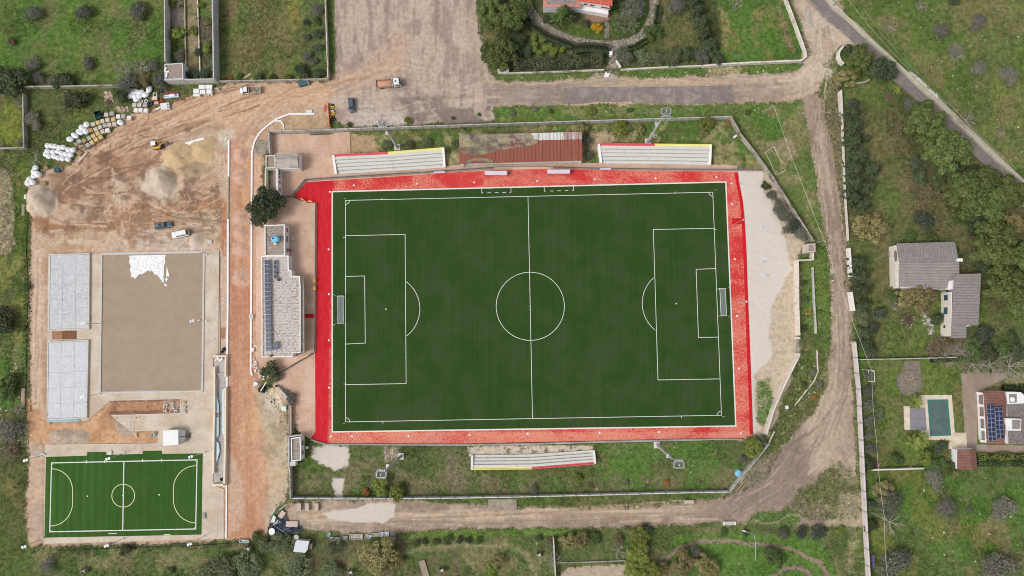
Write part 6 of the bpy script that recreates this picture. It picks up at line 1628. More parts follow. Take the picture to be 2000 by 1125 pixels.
for s in (-1,1): obj('roof_rail', MB().tube((-1.9, s*.6,1.69),(.5, s*.58,1.69), .03, n=4), M('rail_grey', S(170,172,174), .4,.05), t, local=1)
# white pickup with open bed
t = thing('pickup_truck','small white pickup truck with a cluttered open bed by the low wall','pickup truck', at(492,178.5), ang((512,178),(471,179.5)))
mb = MB(); loft(mb, [[(x + 1.75, y, z_) for x, y in rrect(L_, W_, .35,4,.9)] for L_, W_, z_ in ((2.3,1.7,.3),(2.4,1.8,.6),(2.35,1.78,.95),(2.1,1.6,1.1))]); lob('cab', mb, M_CARW, t, True)
mb = MB(); loft(mb, [[(2.2,.78,1.05),(.62,.82,1.05),(.62,-.82,1.05),(2.2,-.78,1.05)], [(1.75,.68,1.72),(.72,.70,1.72),(.72,-.70,1.72),(1.75,-.68,1.72)]]); lob('glasshouse', mb, M_DGL, t)
lob('roof', MB().box(1.22,0,1.70,1.0,1.42,.09,0,.92), M_CARW, t)
obj('bed_floor', MB().box(-1.1,0,.65,3.2,1.75,.12), M('truck_bed', S(150,140,128), .8,.15), t, local=1)
for nm_, a_ in (('side_board', (-1.1,.87,.77,3.2,.07,.42)),('side_board', (-1.1,-.87,.77,3.2,.07,.42)),('tailgate', (-2.68,0,.77,.07,1.8,.42)),('headboard', (.48,0,.77,.07,1.75,.75))): mb = MB(); mb.box(*a_); lob(nm_, mb, M_CONCL if nm_ != 'tailgate' else M_CARW, t)
for s in (-1,1): lob('headlight', MB().box(2.75, s*.6,.6,.25,.35,.18), M_HL, t); lob('mirror', MB().box(1.9, s*.98,1.1,.16,.2,.18), M_BLK, t)
wheels(t, 1.9,-1.5,1.72)
rn = random.Random(4); bq = wloc(t)
for k in range(7):
 mb = MB(); x, y = -2.2 + k * .36, rn.uniform(-.5,.5); mb.box(x, y, .78, rn.uniform(.4,.9), rn.uniform(.15,.4), rn.uniform(.12,.3), rn.random() * 3)
 o = obj('scrap_board', mb, M(('rust_board','grey_board')[k % 2], (S(170,110,84), S(150,146,138))[k % 2], .8,.15), local=1); o.location = bq; o.rotation_euler = t.rotation_euler
 tag(o, '%s board, %s from the tailgate in the white pickup bed' % (('rust-coloured','grey')[k % 2], ORD[k]), 'board','scrap boards in the pickup bed')
# tipper truck loaded with sand
t = thing('tipper_truck','white tipper truck with a sand-filled brown body on the parking ground','truck', at(762,166), ang((737,168),(788,163)))
lob('chassis', MB().box(-.6,0,.55,6.4,.9,.3), M_BLK, t)
M_TB = M('brown_tipper_paint', S(170,134,114), .7,.1,1.5, dirt=S(196,160,138))
for a_, nm_ in (((-1.35,1.02,1.0,4.4,.10,.75), 'side_board'),((-1.35,-1.02,1.0,4.4,.10,.75), 'side_board'),((-3.55,0,1.0,.10,2.1,.75), 'tailgate'),((.90,0,1.0,.12,2.3,1.15), 'headboard')): mb = MB(); mb.box(*a_); lob(nm_, mb, M_TB if nm_ != 'headboard' else M_CONCL, t)
lob('bed_floor', MB().box(-1.35,0,.9,4.4,2.0,.12), M_TB, t)
mb = MB(); mb.box(2.15,0,.55,1.9,2.0,1.3,0,.98); mb.box(2.05,0,1.85,1.7,1.92,.55,0,.86); lob('cab', mb, M_CARW, t)
lob('windscreen', MB().slope([(2.95,-.88),(3.14,-.92),(3.14,.92),(2.95,.88)], [1.7,1.4,1.4,1.7], [2.28,1.62,1.62,2.28]), M_DGL, t)
for s in (-1,1):
 lob('side_window', MB().box(2.2, s*1.0,1.5,.9,.05,.55), M_DGL, t); lob('mirror', MB().box(2.8, s*1.2,1.5,.14,.28,.45), M_BLK, t); lob('headlight', MB().box(3.12, s*.7,.7,.08,.36,.2), M_HL, t)
obj('roof_hatch', MB().box(1.9,0,2.41,.42,.5,.06), M('grey_hatch', S(112,112,112), .6,.05), t, local=1)
wheels(t, 2.2,-2.3,2.0,.42,.3)
mb = MB(); loft(mb, [[(-1.35 + x, y, 1.03) for x, y in rrect(4.2,1.9,.1,2)], [(-1.35 + x, y, 1.35) for x, y in rrect(4.2,1.9,.1,2)], [(-1.35 + x * .7, y * .6,1.62) for x, y in rrect(4.2,1.9,.3,2)], [(-1.2 + x * .3, y * .3,1.72) for x, y in rrect(4.2,1.9,.3,2)]])
o = obj('sand_load', mb, M('pink_sand', S(206,156,132), .95,.12,1.6,.5), None, True, True); o.location = wloc(t); o.rotation_euler = t.rotation_euler; tag(o, 'pinkish sand heaped in the tipper truck body','sand load')
# mini excavator
t = thing('mini_excavator','small white and yellow excavator beside the sand heap','excavator', at(309,286), ang((305,285),(330,281)))
M_YE = M('yellow_machine', S(226,184,84), .5,.08,2); M_GU = M('gunmetal', S(84,88,96), .6,.1)
for s in (-1,1): mb = MB(); mb.prism(rrect(2.2,.4,.18,3), 0,.5); mb.v = [(x, y + s*.75, z_) for x, y, z_ in mb.v]; lob('track', mb, M_TYRE, t)
lob('house', MB().prism(rrect(2.3,1.9,.7,5), .55,1.15), M_YE, t)
lob('cab', MB().box(-.15,.15,1.15,1.3,1.2,1.2,0,.9), M_DGL, t); lob('cab_roof', MB().box(-.15,.15,2.35,1.25,1.15,.08), M_CARW, t)
for p_, q_, nm_ in (((.9,-.3,1.0),(2.2,-.1,2.3), 'boom'),((2.2,-.1,2.3),(3.3,0,1.6), 'dipper_arm')): mb = MB(); mb.tube(p_, q_, .16,.12,6); lob(nm_, mb, M_YE, t)
lob('ram', MB().tube((1.0,-.5,1.1),(1.9,-.3,1.9), .07, n=5), M_GU, t)
mb = MB(); mb.lathe([(.1,.0),(.45,.1),(.5,.6),(.4,.65)], 8); mb.v = [(x*.9 + 3.3, y*.9, z_ + .9) for x, y, z_ in mb.v]; lob('bucket', mb, M_GU, t)
lob('dozer_blade', MB().box(1.5,0,.1,.12,1.7,.45), M_GU, t)
# white box van seen from above: two roof sheets, grey cab
t = thing('site_van','white flat-roofed box van parked above the futsal pitch','van', at(347,852), ang((330,853),(366,851)))
lob('box_body', MB().box(-.6,0,.5,4.0,3.9,1.9), M_CARW, t)
for s in (-1,1): lob('roof_sheet', MB().box(-.65, s*.99,2.4,4.05,1.93,.08), M_WHITE, t)
for s in (-1,1): obj('cab_cover', MB().slope([(1.4, s*.12),(2.5, s*.12),(2.5, s*1.5),(1.4, s*1.9)], [.6]*4, [2.1,1.2,1.2,2.1]), M_CONCL if s < 0 else M('pale_grey_sheet', S(206,210,216), .6,.05), t, local=1)
for k in range(5): obj('equipment', MB().box(2.9 + .25*(k % 2), .6 - k*.3,.1,.5,.3,.5, k*.7), M_GU if k % 2 else M('mauve_grey', S(150,138,140), .8,.1), t, local=1)
wheels(t, 1.5,-1.6,2.6,.35,.3)

# ------------------------------------------------------------------ materials stored in the yard
def stack_proto():
 t = thing('stone_pallet','','pallet of stone', (0,0,0), group='pallets of stone blocks in the yard')
 mb = MB()
 for y in (-.45,0,.45): mb.box(0, y, 0,1.15,.1,.1)
 for k in range(5): mb.box(-.48 + k*.24,0,.1,.14,1.15,.03)
 obj('pallet', mb, M('pallet_wood', S(176,146,112), .9,.1), t, local=1)
 for i in range(2):
  for j in range(2):
   for k in range(2):
    lob('block', MB().box(-.27 + i*.54,-.27 + j*.54,.135 + k*.42,.535,.535,.415), None, t)
 return t
BLK = {'c': M('cream_block', S(204,192,176), .9,.08,2,.1), 'y': M('yellow_block', S(208,184,132), .9,.08,2,.1), 'g': M('grey_block', S(178,172,168), .9,.1,2,.1), 'b': M('brown_block', S(176,146,116), .9,.12,2,.1), 'w': M('wrapped_block', S(232,228,224), .6,.05,2)}
protos = {}
for kk, mm in BLK.items():
 pr = stack_proto(); protos[kk] = pr
 for ch in pr.children:
  if ch.name.startswith('block'): ch.data.materials.clear(); ch.data.materials.append(mm)
used_first = set()
sp = [(703,572, 'c', 0, 'grey-topped stone pallet right of the dark green boxes'),(795,553, 'g', 0, 'pale grey stone pallet at the back, below the leaning stick'),(904,603, 'w', 0, 'half-wrapped white pallet with two dark holes'),(988,597, 'g', -8, 'greyish mottled pallet between two white ones'),(1085,623, 'w', 0, 'white half-empty pallet at the right end of the back row'),
 (483,733, 'c', 15, 'leftmost pallet of the back row, beside the white bags'),(562,705, 'y', 13, 'yellowish pallet second from the left in the back row'),(640,680, 'c', 10, 'third pallet from the left in the back row'),(725,663, 'c', 6, 'fourth pallet from the left in the back row'),(818,652, 'y', 6, 'bright yellowish pallet at the right of the back row'),
 (525,820, 'c', 22, 'leftmost pinkish pallet of the second row'),(600,782, 'c', 20, 'second pallet of the second row'),(680,752, 'g', 14, 'greyer third pallet of the second row'),(757,742, 'c', 10, 'fourth pallet of the second row'),(840,730, 'c', 6, 'last pallet of the second row, beside the open white bag'),
 (413,968, 'g', 20, 'blue-grey pallet at the lower left of the stone stacks'),(485,930, 'y', 26, 'yellow pallet right of the blue-grey one'),(560,890, 'y', 26, 'upper yellow pallet of the four-pallet square'),(640,857, 'c', 20, 'cream pallet left of the wrapped white one in the third row'),(722,835, 'w', 14, 'wrapped white pallet at the right end of the third row'),
 (460,1040, 'y', 30, 'lowest yellow pallet nearest the tracks'),(530,990, 'y', 28, 'yellow pallet in the middle of the lowest row'),(605,950, 'y', 28, 'yellow pallet at the right end of the lowest row'),(440,832, 'b', 10, 'broken orange-brown pallet touching the white bags'),(328,1010, 'b', -30, 'brown pallet below the three white bags'),(245,1020, 'g', 30, 'untidy grey pallet at the left end of the lowest row'),(390,1085, 'g', 40, 'tumbled grey pallet beside the white triangle')]
sp = [(130 + x / 8.657,160 + y / 8.657, k, a, l) for x, y, k, a, l in sp]
sp += [(240 + x / 10,150 + y / 10, k, a, l) for x, y, k, a, l in ((260,573, 'c', -3, 'left pallet of the upper three beside the white rolls'),(358,570, 'c', -3, 'middle pallet of the upper three beside the white rolls'),(465,575, 'g', -3, 'right pallet of the upper three beside the green coil'),
 (287,672, 'w', -3, 'left pallet of the lower three below the white rolls'),(380,670, 'w', -3, 'middle pallet of the lower three below the white rolls'),(480,680, 'w', -3, 'right pallet of the lower three below the white rolls'))]
for x, y, kk, a_, lb in sp:
 p = at(x, y); pr = protos[kk]
 if kk in used_first: dup(pr, p, R(a_), lb)
 else: pr.location = p; pr.rotation_euler = (0,0, R(a_)); pr['label'] = lb; used_first.add(kk)
# big white bags
def bag_mesh(seed, tall=1.0, ex=1.0, ey=1.0):
 rn = random.Random(seed); mb = MB(); mb.lathe([(.55,0),(.72,.15),(.78,.5 * tall),(.72,.85 * tall),(.45,1.0 * tall),(.2,1.05 * tall),(.12,1.2 * tall)], 12,(0,0), ex, ey, .05, rn); return mb
BAGM = [mesh_of('bag_body', bag_mesh(k), M_PLASTIC, True) for k in range(4)] + [mesh_of('bag_body', bag_mesh(9,.8,1.35,.85), M_PLASTIC, True), mesh_of('bag_body', bag_mesh(8,.8,1.2,.9), M_PLASTIC, True)]
TIE = MB(); TIE.tube((0,0,1.1),(.25,.1,1.2), .05, n=5); TIEM = mesh_of('tie', TIE, M('grey_tie', S(196,200,210), .8,.05))
def bag(x, y, k, lb, grp, s=1.0, rz=0.0):
 t = thing('bulk_bag', lb, 'bulk bag', at(x, y), R(rz), grp); obj('bag_body', BAGM[k], None, t); obj('tie', TIEM, None, t); t.scale = (s, s, s); return t
for (x, y, k, a_, lb) in ((370,735,0,0, 'topmost white bulk bag of the diagonal line beside the pallets'),(290,787,1,0, 'second white bulk bag down the diagonal line'),(245,860,4,150, 'white bulk bag on the outer side of the diagonal line, third down'),(355,850,2,0, 'white bulk bag nearest the broken brown pallet'),(165,918,4,-30, 'oval white bulk bag second from the lower end'),(83,978,5,0, 'oval white bulk bag at the lower-left end of the line'),(930,697,5,-20, 'open white bulk bag with dark contents right of the pallets')):
 bag(130 + x / 8.657,160 + y / 8.657, k, lb, 'line of white bulk bags beside the pallets', 1.12, a_)
rows = [[(395,180),(450,186),(497,190),(560,207),(612,207),(680,237),(742,240)], [(395,258),(370,300),(470,270),(540,262),(585,287),(645,297),(710,305)], [(412,328),(485,330),(540,350),(600,357),(675,367)]]
rown = ['upper','middle','lower']
for r_, row in enumerate(rows):
 for k, (x, y) in enumerate(sorted(row)): bag(40 + x / 7.03,260 + y / 7.03,(k + r_) % 4, '%s white bulk bag from the left in the %s row of the block of bags' % (ORD[k], rown[r_]), 'block of white bulk bags', .98, k * 40)
for k, (x, y, lb) in enumerate(((230,485, 'topmost white bag of the loose cluster above the gravel heap'),(212,537, 'second bag down on the left side of the loose cluster'),(268,578, 'large white bag on the right of the loose cluster'),(205,598, 'white bag in the middle of the loose cluster'),(152,645, 'left white bag of the lower three in the loose cluster'),(134,692, 'lowest left white bag of the loose cluster'),(203,690, 'lowest right white bag of the loose cluster, touching the gravel heap'))):
 bag(40 + x / 7.03,260 + y / 7.03, k % 4, lb, 'loose cluster of white bags above the gravel heap', 1.0 + .1 * (k % 3))
for k, (x, y, lb) in enumerate(((110,262, 'leftmost white roll at the top of the plastic-wrapped pile'),(182,300, 'second white roll of the plastic-wrapped pile'),(262,305, 'third white roll of the plastic-wrapped pile, by the trees'),(362,325, 'big white roll in the upper middle of the wrapped pile'),(465,362, 'big white roll at the right of the wrapped pile'),(170,385, 'left white roll in the lower edge of the wrapped pile'),(265,392, 'white roll at the centre of the wrapped pile'),(352,392, 'white roll right of centre in the wrapped pile'),(290,450, 'lowest white roll of the wrapped pile'),(535,262, 'tall white roll standing apart against the dark tree'))):
 bag(240 + x / 10,150 + y / 10,4 if k % 2 else 5, lb, 'plastic-wrapped white rolls by the trees', 1.12,35 if k != 9 else 70)
def item(name, lb, cat, mb, m, x, y, rz=0, group=None, z=0, smooth=False):
 o = obj(name, mb, m, None, smooth); p = at(x, y); o.location = (p.x, p.y, p.z + z); o.rotation_euler = (0,0, R(rz)); tag(o, lb, cat, group); return o
def torus_mb(Ra, r, z, n=14, k=6):
 mb = MB()
 for i in range(n):
  a = 2*math.pi*i/n
  for j in range(k): b_ = 2*math.pi*j/k; mb.v.append(((Ra + r*math.cos(b_))*math.cos(a),(Ra + r*math.cos(b_))*math.sin(a), z + r*math.sin(b_)))
 for i in range(n):
  for j in range(k): mb.f.append((i*k + j, ((i+1) % n)*k + j, ((i+1) % n)*k + (j+1) % k, i*k + (j+1) % k))
 return mb
item('plastic_hoop','white plastic hoop lying right of the lower wrapped rolls','hoop', torus_mb(.42,.14,.15), M_PLASTIC, 286,198.2)
item('plastic_hoop','half-hidden white hoop at the lower left edge of the wrapped rolls','hoop', torus_mb(.42,.14,.15), M_PLASTIC, 276.5,198.8)
item('hose_coil','dark green hose coil between the pallets and the red trailer','coil', torus_mb(.5,.2,.2), M('bottle_green', S(52,84,80), .6,.1), 294.5,202)
t = thing('green_skip','dark green double skip left of the stone pallets','skip', at(195,227), R(18))
for s in (-1,1):
 mb = MB(); mb.strip([(-.8, s*.62 - .5),(.8, s*.62 - .5),(.8, s*.62 + .5),(-.8, s*.62 + .5)], .06,0,1.0, True); mb.box(0, s*.62,0,1.6,1.0,.12 if s > 0 else .8); obj('bin', mb, M('deep_green', S(20,56,54), .6,.1), t, local=1)
 for e in (-1,1): obj('lifting_lug', MB().box(e*1.0, s*.62,.3,.16,.7,.3), M('pale_blue_metal', S(140,170,186), .5,.1), t, local=1)
t = thing('green_cart','dark green cart below the block of white bags','cart', at(115,333), R(10)); obj('tub', MB().prism(rrect(1.6,1.3,.3), .3,.9), M('bottle_green', (0,0,0)), t, local=1)
for s in (-1,1): lob('wheel', MB().lathe([(.22,0),(.22,.35)], 10,(s*.9,.2)), M_WHITE, t)
t = thing('red_trailer','small white and red frame trailer right of the green coil','trailer', at(304.5,192), 0)
lob('frame', MB().strip([(-.5,.3),(.5,.3),(.5,1.3),(-.5,1.3)], .14,.4,.55, True), M_WHITE, t)
obj('box', MB().box(0,-.3,.3,1.6,.8,.5,.06,.9), M('cream_paint', S(226,206,190), .7,.06), t, local=1)
obj('tailboard', MB().box(0,-.82,.3,1.7,.14,.35,.06), M('dull_red', S(196,72,70), .7,.08), t, local=1)
for s in (-1,1): lob('wheel', MB().tube((s*.75,-.2,.22),(s*.9,-.2,.22), .22, n=10), M_TYRE, t)
mb = MB(); mb.box(0,0,0,1.3,.8,.5,0,.9); item('pink_crate','pale pink crate just below the red and white trailer','crate', mb, M('pink_wood', S(206,176,164), .8,.1), 307,202,8)
mb = MB(); mb.box(0,0,0,.5,1.1,.4); mb.box(.55,-.3,0,.3,.9,.3,.3); item('red_beams','dull red steel beams beside the white moulded panel','beams', mb, M('dull_red2', S(150,72,64), .7,.1), 316,197.5,15)
t = thing('sheet_stack','stack of red, grey and pale blue sheets under a white sack','stack of sheets', at(336,187.5), R(6))
for k, (y, c3, w) in enumerate(((.75, S(182,48,56), .35),(.45, S(86,92,122), .3),(.15, S(216,226,236), .3),(-.15, S(146,170,190), .3),(-.45, S(198,220,226), .4))): lob('sheet', MB().box(0, y, 0,4.1, w - .03,.3 + .05 * k), M('sheet%d' % k, c3,.5,.05), t)
mb = MB(); mb.lathe([(.8,0),(.9,.15),(.6,.35),(.2,.4)], 12,(0,0), 1.1,.5,.06, random.Random(2)); item('white_sack','white sack lying on the striped sheet stack','sack', mb, M_PLASTIC, 338.5,187.5,5, z=.45, smooth=1)
t = thing('moulded_panel','white moulded panel with two black slots on the sand edge','panel', at(325,209), R(5)); lob('shell', MB().slope([(-1.1,-.9),(1.15,-.9),(1.05,1.0),(-1.2,.8)], .3, [.9,.6,.6,.9]), M_CARW, t)  # moulded panel with a sloping top
for s in (-1,1): lob('slot', MB().box(.75, s*.42,.55,.28,.5,.14), M_BLK, t)
mb = MB(); mb.lathe([(.2,0),(.25,.1),(.05,.2)], 10,(0,0), 3.6,1); item('white_fin','thin white blade-shaped piece left of the moulded panel','plastic piece', mb, M_PLASTIC, 309.5,211.5,30)
mb = MB(); mb.prism([(-.7,-.5),(.6,-.6),(.7,.3),(-.3,.7)], 0,.4); item('dark_cover','dark blue-grey cover under the tree beside the striped sheets','cover', mb, M('navy_cover', S(54,58,74), .7,.1), 314.5,178)
for k, (x, y, w, h_, lb) in enumerate(((1462,295,1.5,1.05, 'left white box, stacked above a lower one'),(1570,220,1.65,1.1, 'upper left white box of the upper pair'),(1706,218,1.75,1.1, 'upper right white box of the upper pair'),(1585,315,1.5,1.1, 'white box in the middle of the lower row'),(1712,310,1.4,1.1, 'white box at the right of the lower row, with two feet'),(1466,365,1.8,.9, 'lowest left white box with a grey band'))):
 t = thing('white_box', lb + ', by the walled garden','box', at(240 + x / 10,150 + y / 10), 0, 'white boxes on the grass by the walled garden')
 lob('box', MB().box(0,0,0, w, h_, .9), M_CARW, t); lob('lid', MB().box(0,0,.9, w + .06, h_ + .06,.07,0,.96), M_WHITE, t)
 if k in (4,):
  for s in (-1,1): lob('foot', MB().box(s*.5,-.75,0,.3,.35,.3), M_WHITE, t)
 if k == 5: obj('band', MB().box(0,.1,.975, w, .2,.03), M('grey_band', S(120,130,150), .6,.05), t, local=1)
mb = MB(); mb.lathe([(.3,0),(.45,.4),(.3,.8),(.15,.85)], 10); mb.box(.5,.3,0,.5,.3,.4); mb.box(.45,-.35,0,.35,.35,.35); mb.box(-.8,.1,0,.3,.3,.3); item('mixer','small pale cement mixer right of the white boxes','cement mixer', mb, M('dusty_grey', S(196,188,172), .8,.15), 427,174.5)
mb = MB(); mb.box(0,0,0,.55,3.6,.3); mb.box(0,0,.3,.25,3.4,.04); item('long_crate','long narrow open crate lying slanted on the brown yard','crate', mb, M('pale_plank', S(212,192,180), .85,.08), 163,307.5,-40)
for x, y, a_, lb, kk in ((157.5,300,-38, 'small pale crate just left of the long narrow crate','box'),(88,358.5,-4, 'square slatted wooden crate at the edge of the gravel heap','box'),(90,328,25, 'upper slatted pallet right of the loose white bags','pal'),(84.5,335,15, 'lower slatted pallet right of the loose white bags','pal'),(360.5,472,0, '', None)):
 if kk is None: continue
 t = thing('wooden_crate' if kk == 'box' else 'wooden_pallet', lb, 'crate' if kk == 'box' else 'pallet', at(x, y), R(a_)); w = 1.25 if kk == 'box' else 1.1
 mb = MB()
 for yy in (-w/2 + .08,0, w/2 - .08): mb.box(0, yy, 0, w, .09,.1 if kk == 'pal' else .5)
 obj('bearer', mb, M('pallet_wood', (0,0,0)), t, local=1); mbs = MB(); mbs.box(0,0,.0,.15, w, .04); ms_ = mesh_of('slat', mbs, M('pallet_wood', (0,0,0)))
 for k in range(6): o = obj('slat', ms_, None, t); o.location = (-w/2 + .1 + k*(w - .2)/5,0,.1 if kk == 'pal' else .5)
mb = MB()
for p_, q_ in (((-.8,-.6,.3),(.9,.9,.5)),((.1,.2,.3),(.2,1.8,.6)),((.1,.2,.3),(1.2,-.3,.2)),((-.8,-.6,.3),(.2,-.9,.3)),((.2,1.8,.6),(.6,1.7,.1))): mb.tube(p_, q_, .06, n=5)
item('tube_tangle','tangled grey tube frame on the grass left of the white bags','frame', mb, M_STEEL, 71,315,0)
t = thing('tarp_skip','teal covered skip against the low wall at the field corner','skip', at(593,163), R(8)); obj('bin', MB().prism([(-1.3,-.7),(-.9,-1.1),(1.4,-.6),(1.4,.9),(-1.2,.9)], 0,.8), M('teal_sheet', S(66,100,108), .6,.12,1.2,.3), t, local=1)
lob('rim', MB().box(1.5,.1,0,.12,1.9,1.0), M_CONCL, t)
for k, (x, y, c3, r_, lb) in enumerate(((649.5,210.5, S(232,190,62), .38, 'upper yellow bucket with dark middle on the green strip'),(651.5,223, S(238,206,60), .4, 'lower yellow bucket with dark middle on the green strip'))):
 mb = MB(); mb.box(0,0,0,.8,.75,.5,0,.95); o = item('yellow_bucket', lb, 'bucket', mb, M('bright_yellow', S(232,192,60), .5,.06), x, y, 5, 'yellow buckets by the parked car'); obj('hollow', MB().lathe([(.2,.5),(.2,.52)], 10), M_BLK, o, local=1)
for k, (x, y, lb) in enumerate(((648,234, 'leftmost black tyre below the yellow buckets'),(653.5,233.5, 'right black tyre below the yellow buckets'),(651,229, 'black tyre directly under the lower yellow bucket'),(650,206, 'dark tyre above the upper yellow bucket'),(649.3,213.8, 'dark tyre between the two yellow buckets'))): item('old_tyre', lb, 'tyre', torus_mb(.32,.14,.14,12,5), M_TYRE, x, y, 0, 'old tyres on the green strip')  # old tyres lying flat
mb = MB(); mb.box(0,0,0,.8,.5,.6); item('pale_bin','pale blue-green bin between the yellow buckets','bin', mb, M('mint', S(176,200,190), .6,.1), 650,218,10)
MO = M('orange_netting', S(206,118,66), .8,.15,2); of = thing('barrier_netting','orange plastic netting fence along the green strip','fence', at(643,225))
P = [G(x, y, 1) for x, y in ((640,200),(641.5,220),(643,240),(645,250))]
for a, b_ in zip(P, P[1:]):
 obj('netting', MB().strip([xy(a), xy(b_)], .12,.05,1.0), MO, of); obj('stake', MB().tube((a.x, a.y, 0),(a.x, a.y, 1.2), .05, n=5), M('rust_stake', S(150,80,50), .8,.1), of)
mb = MB(); mb.box(0,0,.1,.35,1.9,.1); mb.box(-.35,.5,0,.2,1.6,.12); item('painted_board','red and white boards leaning beside the orange netting','board', mb, M('red_orange_board', S(204,116,92), .7,.1), 635,213,-15)
mb = MB(); mb.tube((-.75,0,.35),(.75,0,.35), .2, n=10); mb.box(0,-.3,0,1.6,.25,.25); item('white_pipe','short white pipe above the curved white kerb','pipe', mb, M_CARW, 604.5,217.5,2)
mb = MB(); mb.box(0,0,.4,5.7,.22,.6); item('green_bench','long dark green bench at the top of the brick plaza','bench', mb, M('bench_green', S(74,102,88), .7,.08), 627.5,263.3,2)
mb = MB(); mb.box(0,0,0,.3,.95,.15); item('white_brick','white block lying at the upper end of the left white kerb','block', mb, M_CARW, 441.5,272.5,-30)
t = thing('manhole_box','square white inspection box on the right-hand kerb wall','inspection box', G(491.5,618.5)); lob('box', MB().box(0,0,0,1.15,1.15,.45), M_CONCL, t); lob('lid', MB().lathe([(.32,.45),(.32,.5)], 12), M_STEEL, t)
MPB = M('sky_blue_pipe', S(158,200,214), .4,.06)
for k in range(4):
 a, b_ = G(92 + k * .4,818.6 + k * 1.5), G(157 - (3 if k == 1 else 0), 817.0 + k * 1.6); mb = MB(); mb.tube((a.x, a.y, .17),(b_.x, b_.y, .17), .11, n=10)
 tag(obj('blue_pipe', mb, MPB), ['topmost','second','third','lowest'][k] + ' of four pale blue pipes below the lower concrete slab','pipe','pale blue pipes below the concrete slab')
# white rubble by the end of the kerb
M_FOAM = M('white_foam', S(240,238,236), .7,.05,3); rn = random.Random(11)
pts = [(1985,0)]
fo = [(495,683,8),(500,676,4),(497,701,4),(499,707,4),(496,712,4),(501,712,3),(496,716,5),(503,719,4),(500,724,6),(506,728,7),(511,731,6),(515,734,6),(507,736,4),(498,738,3),(501,748,9),(499,752,5),(515,740,4),(493,701,3),(506,724,3)]
mb = MB()
for k, (x, y, r_) in enumerate(fo):
 for j in range(3):
  q = G(x + rn.uniform(-2,2), y + rn.uniform(-2,2)); s = r_ * .07 * rn.uniform(.6,1.3); mb.box(q.x, q.y, .0, s * 1.6, s * .9, s * .7, rn.random() * 3,.75)
obj('foam_rubble', mb, M_FOAM, kind='stuff')
mb = MB(); mb.lathe([(1.0,0),(1.1,.3),(.7,.9),(.2,1.0)], 9,(0,0), 1,1,.2, random.Random(3)); item('dark_tarp','dark green tarpaulin heap with a white plank across it','tarpaulin', mb, M('dark_tarp', S(26,48,52), .6,.12,1.5,.4), 513,760,20)
a, b_ = G(509,764,1.1), G(520,746,1.1); mb = MB(); mb.strip([xy(a), xy(b_)], .28,1.05,1.15); tag(obj('white_plank', mb, M('plank_white', S(232,226,214), .8,.06)), 'white plank laid slantwise over the dark green tarpaulin','plank')
for x, y, r_, lb in ((541,754,.3, 'black bin at the head of the slanting stone wall'),(526.5,754,.25, 'small dark bin beside the dark green tarpaulin')): mb = MB(); mb.lathe([(r_, 0),(r_ * 1.1,.7),(r_ * .6,.72)], 10); item('waste_bin', lb, 'bin', mb, M_BLK, x, y)
solid_wall('plaza_wall', [(541,756),(556,772),(571,788)], 1.2, 'slanting grey low wall at the south-west edge of the brick plaza', M_WALL, .55)
solid_wall('plaza_wall', [(567,792),(567.5,850)], 1.2, 'pinkish low wall running down to the south-west gatehouse', M('pinkish_wall', S(190,164,148), .9,.1), .5)
solid_wall('plaza_wall', [(563,793),(563.5,848)], 1.0, 'thin grey parapet parallel to the pinkish wall by the gatehouse', M_WALLD, .16)
mb = MB(); mb.box(0,0,0,1.1,1.1,.8); mb.box(0,0,.8,1.15,1.15,.06); item('white_cabinet','white square cabinet beside the pinkish low wall','cabinet', mb, M('pale_mint', S(222,232,230), .6,.04), 556.5,797.5,3)
mb = MB(); mb.strip([(-.5,-.4),(.5,-.3),(.4,.5),(-.4,.5)], .14,0,.5, True); mb.box(0,-.7,0,.3,.5,.3); item('broken_frame','small pale broken frame on the dusty ground south of the tarpaulin','frame', mb, M_CREAM, 532,785,30)  # small broken frame with an end piece
mb = MB(); mb.box(0,0,0,.75,.6,.7); item('white_bin','white box on the pale sand right of the gatehouse','box', mb, M_CARW, 601,873.5,3)

# scrap heap at the lower left
tp = crumple('dark_sheet', [(527,1022),(545,1010),(556,1005),(566,1020),(590,1028),(592,1038),(575,1042),(548,1046),(528,1046),(523,1036)], .12,.35, M('blue_black_sheet', S(44,54,68), .45,.2,2,.5), 3.2,4); tag(tp, 'crumpled blue-black sheet under boards at the lower-left scrap heap','sheet')
scr = [((526,1020),(546,984), .14, S(70,116,110), 'dark green pole at the upper left of the scrap heap'),((545,996),(560,985), .30, S(214,208,206), 'white board below the wall corner'),((557,994),(572,986), .35, S(176,108,60), 'orange-brown board beside the wall corner'),((528,1005),(537,997), .22, S(220,214,214), 'white strip left of the scrap heap'),
 ((512,1052),(538,1018), .16, S(146,94,70), 'rusty long bar on the left side of the scrap heap'),((536,1022),(552,996), .14, S(140,104,84), 'brown bar between the white board and the dark sheet'),((541,1030),(567,1048), .12, S(206,212,222), 'white tube slanting down to the yellow bush'),((554,1036),(568,1029), .12, S(196,204,214), 'pale tube crossing the dark sheet, upper one'),((556,1039),(570,1035), .10, S(190,200,212), 'pale tube crossing the dark sheet, lower one'),
 ((534,1026),(543,1016), .25, S(228,228,230), 'short white board above the white disc'),((540,1023),(547,1018), .2, S(214,220,226), 'short pale board touching the dark sheet'),((565,1016),(572,1012), .1, S(90,84,82), 'short dark bar above the large pinkish board'),((520,1060),(528,1060), .3, S(198,198,194), 'pale beam right of the grey cable reel'),((575,1042),(584,1039), .2, S(176,150,138), 'brown stick above the white cabin roof')]
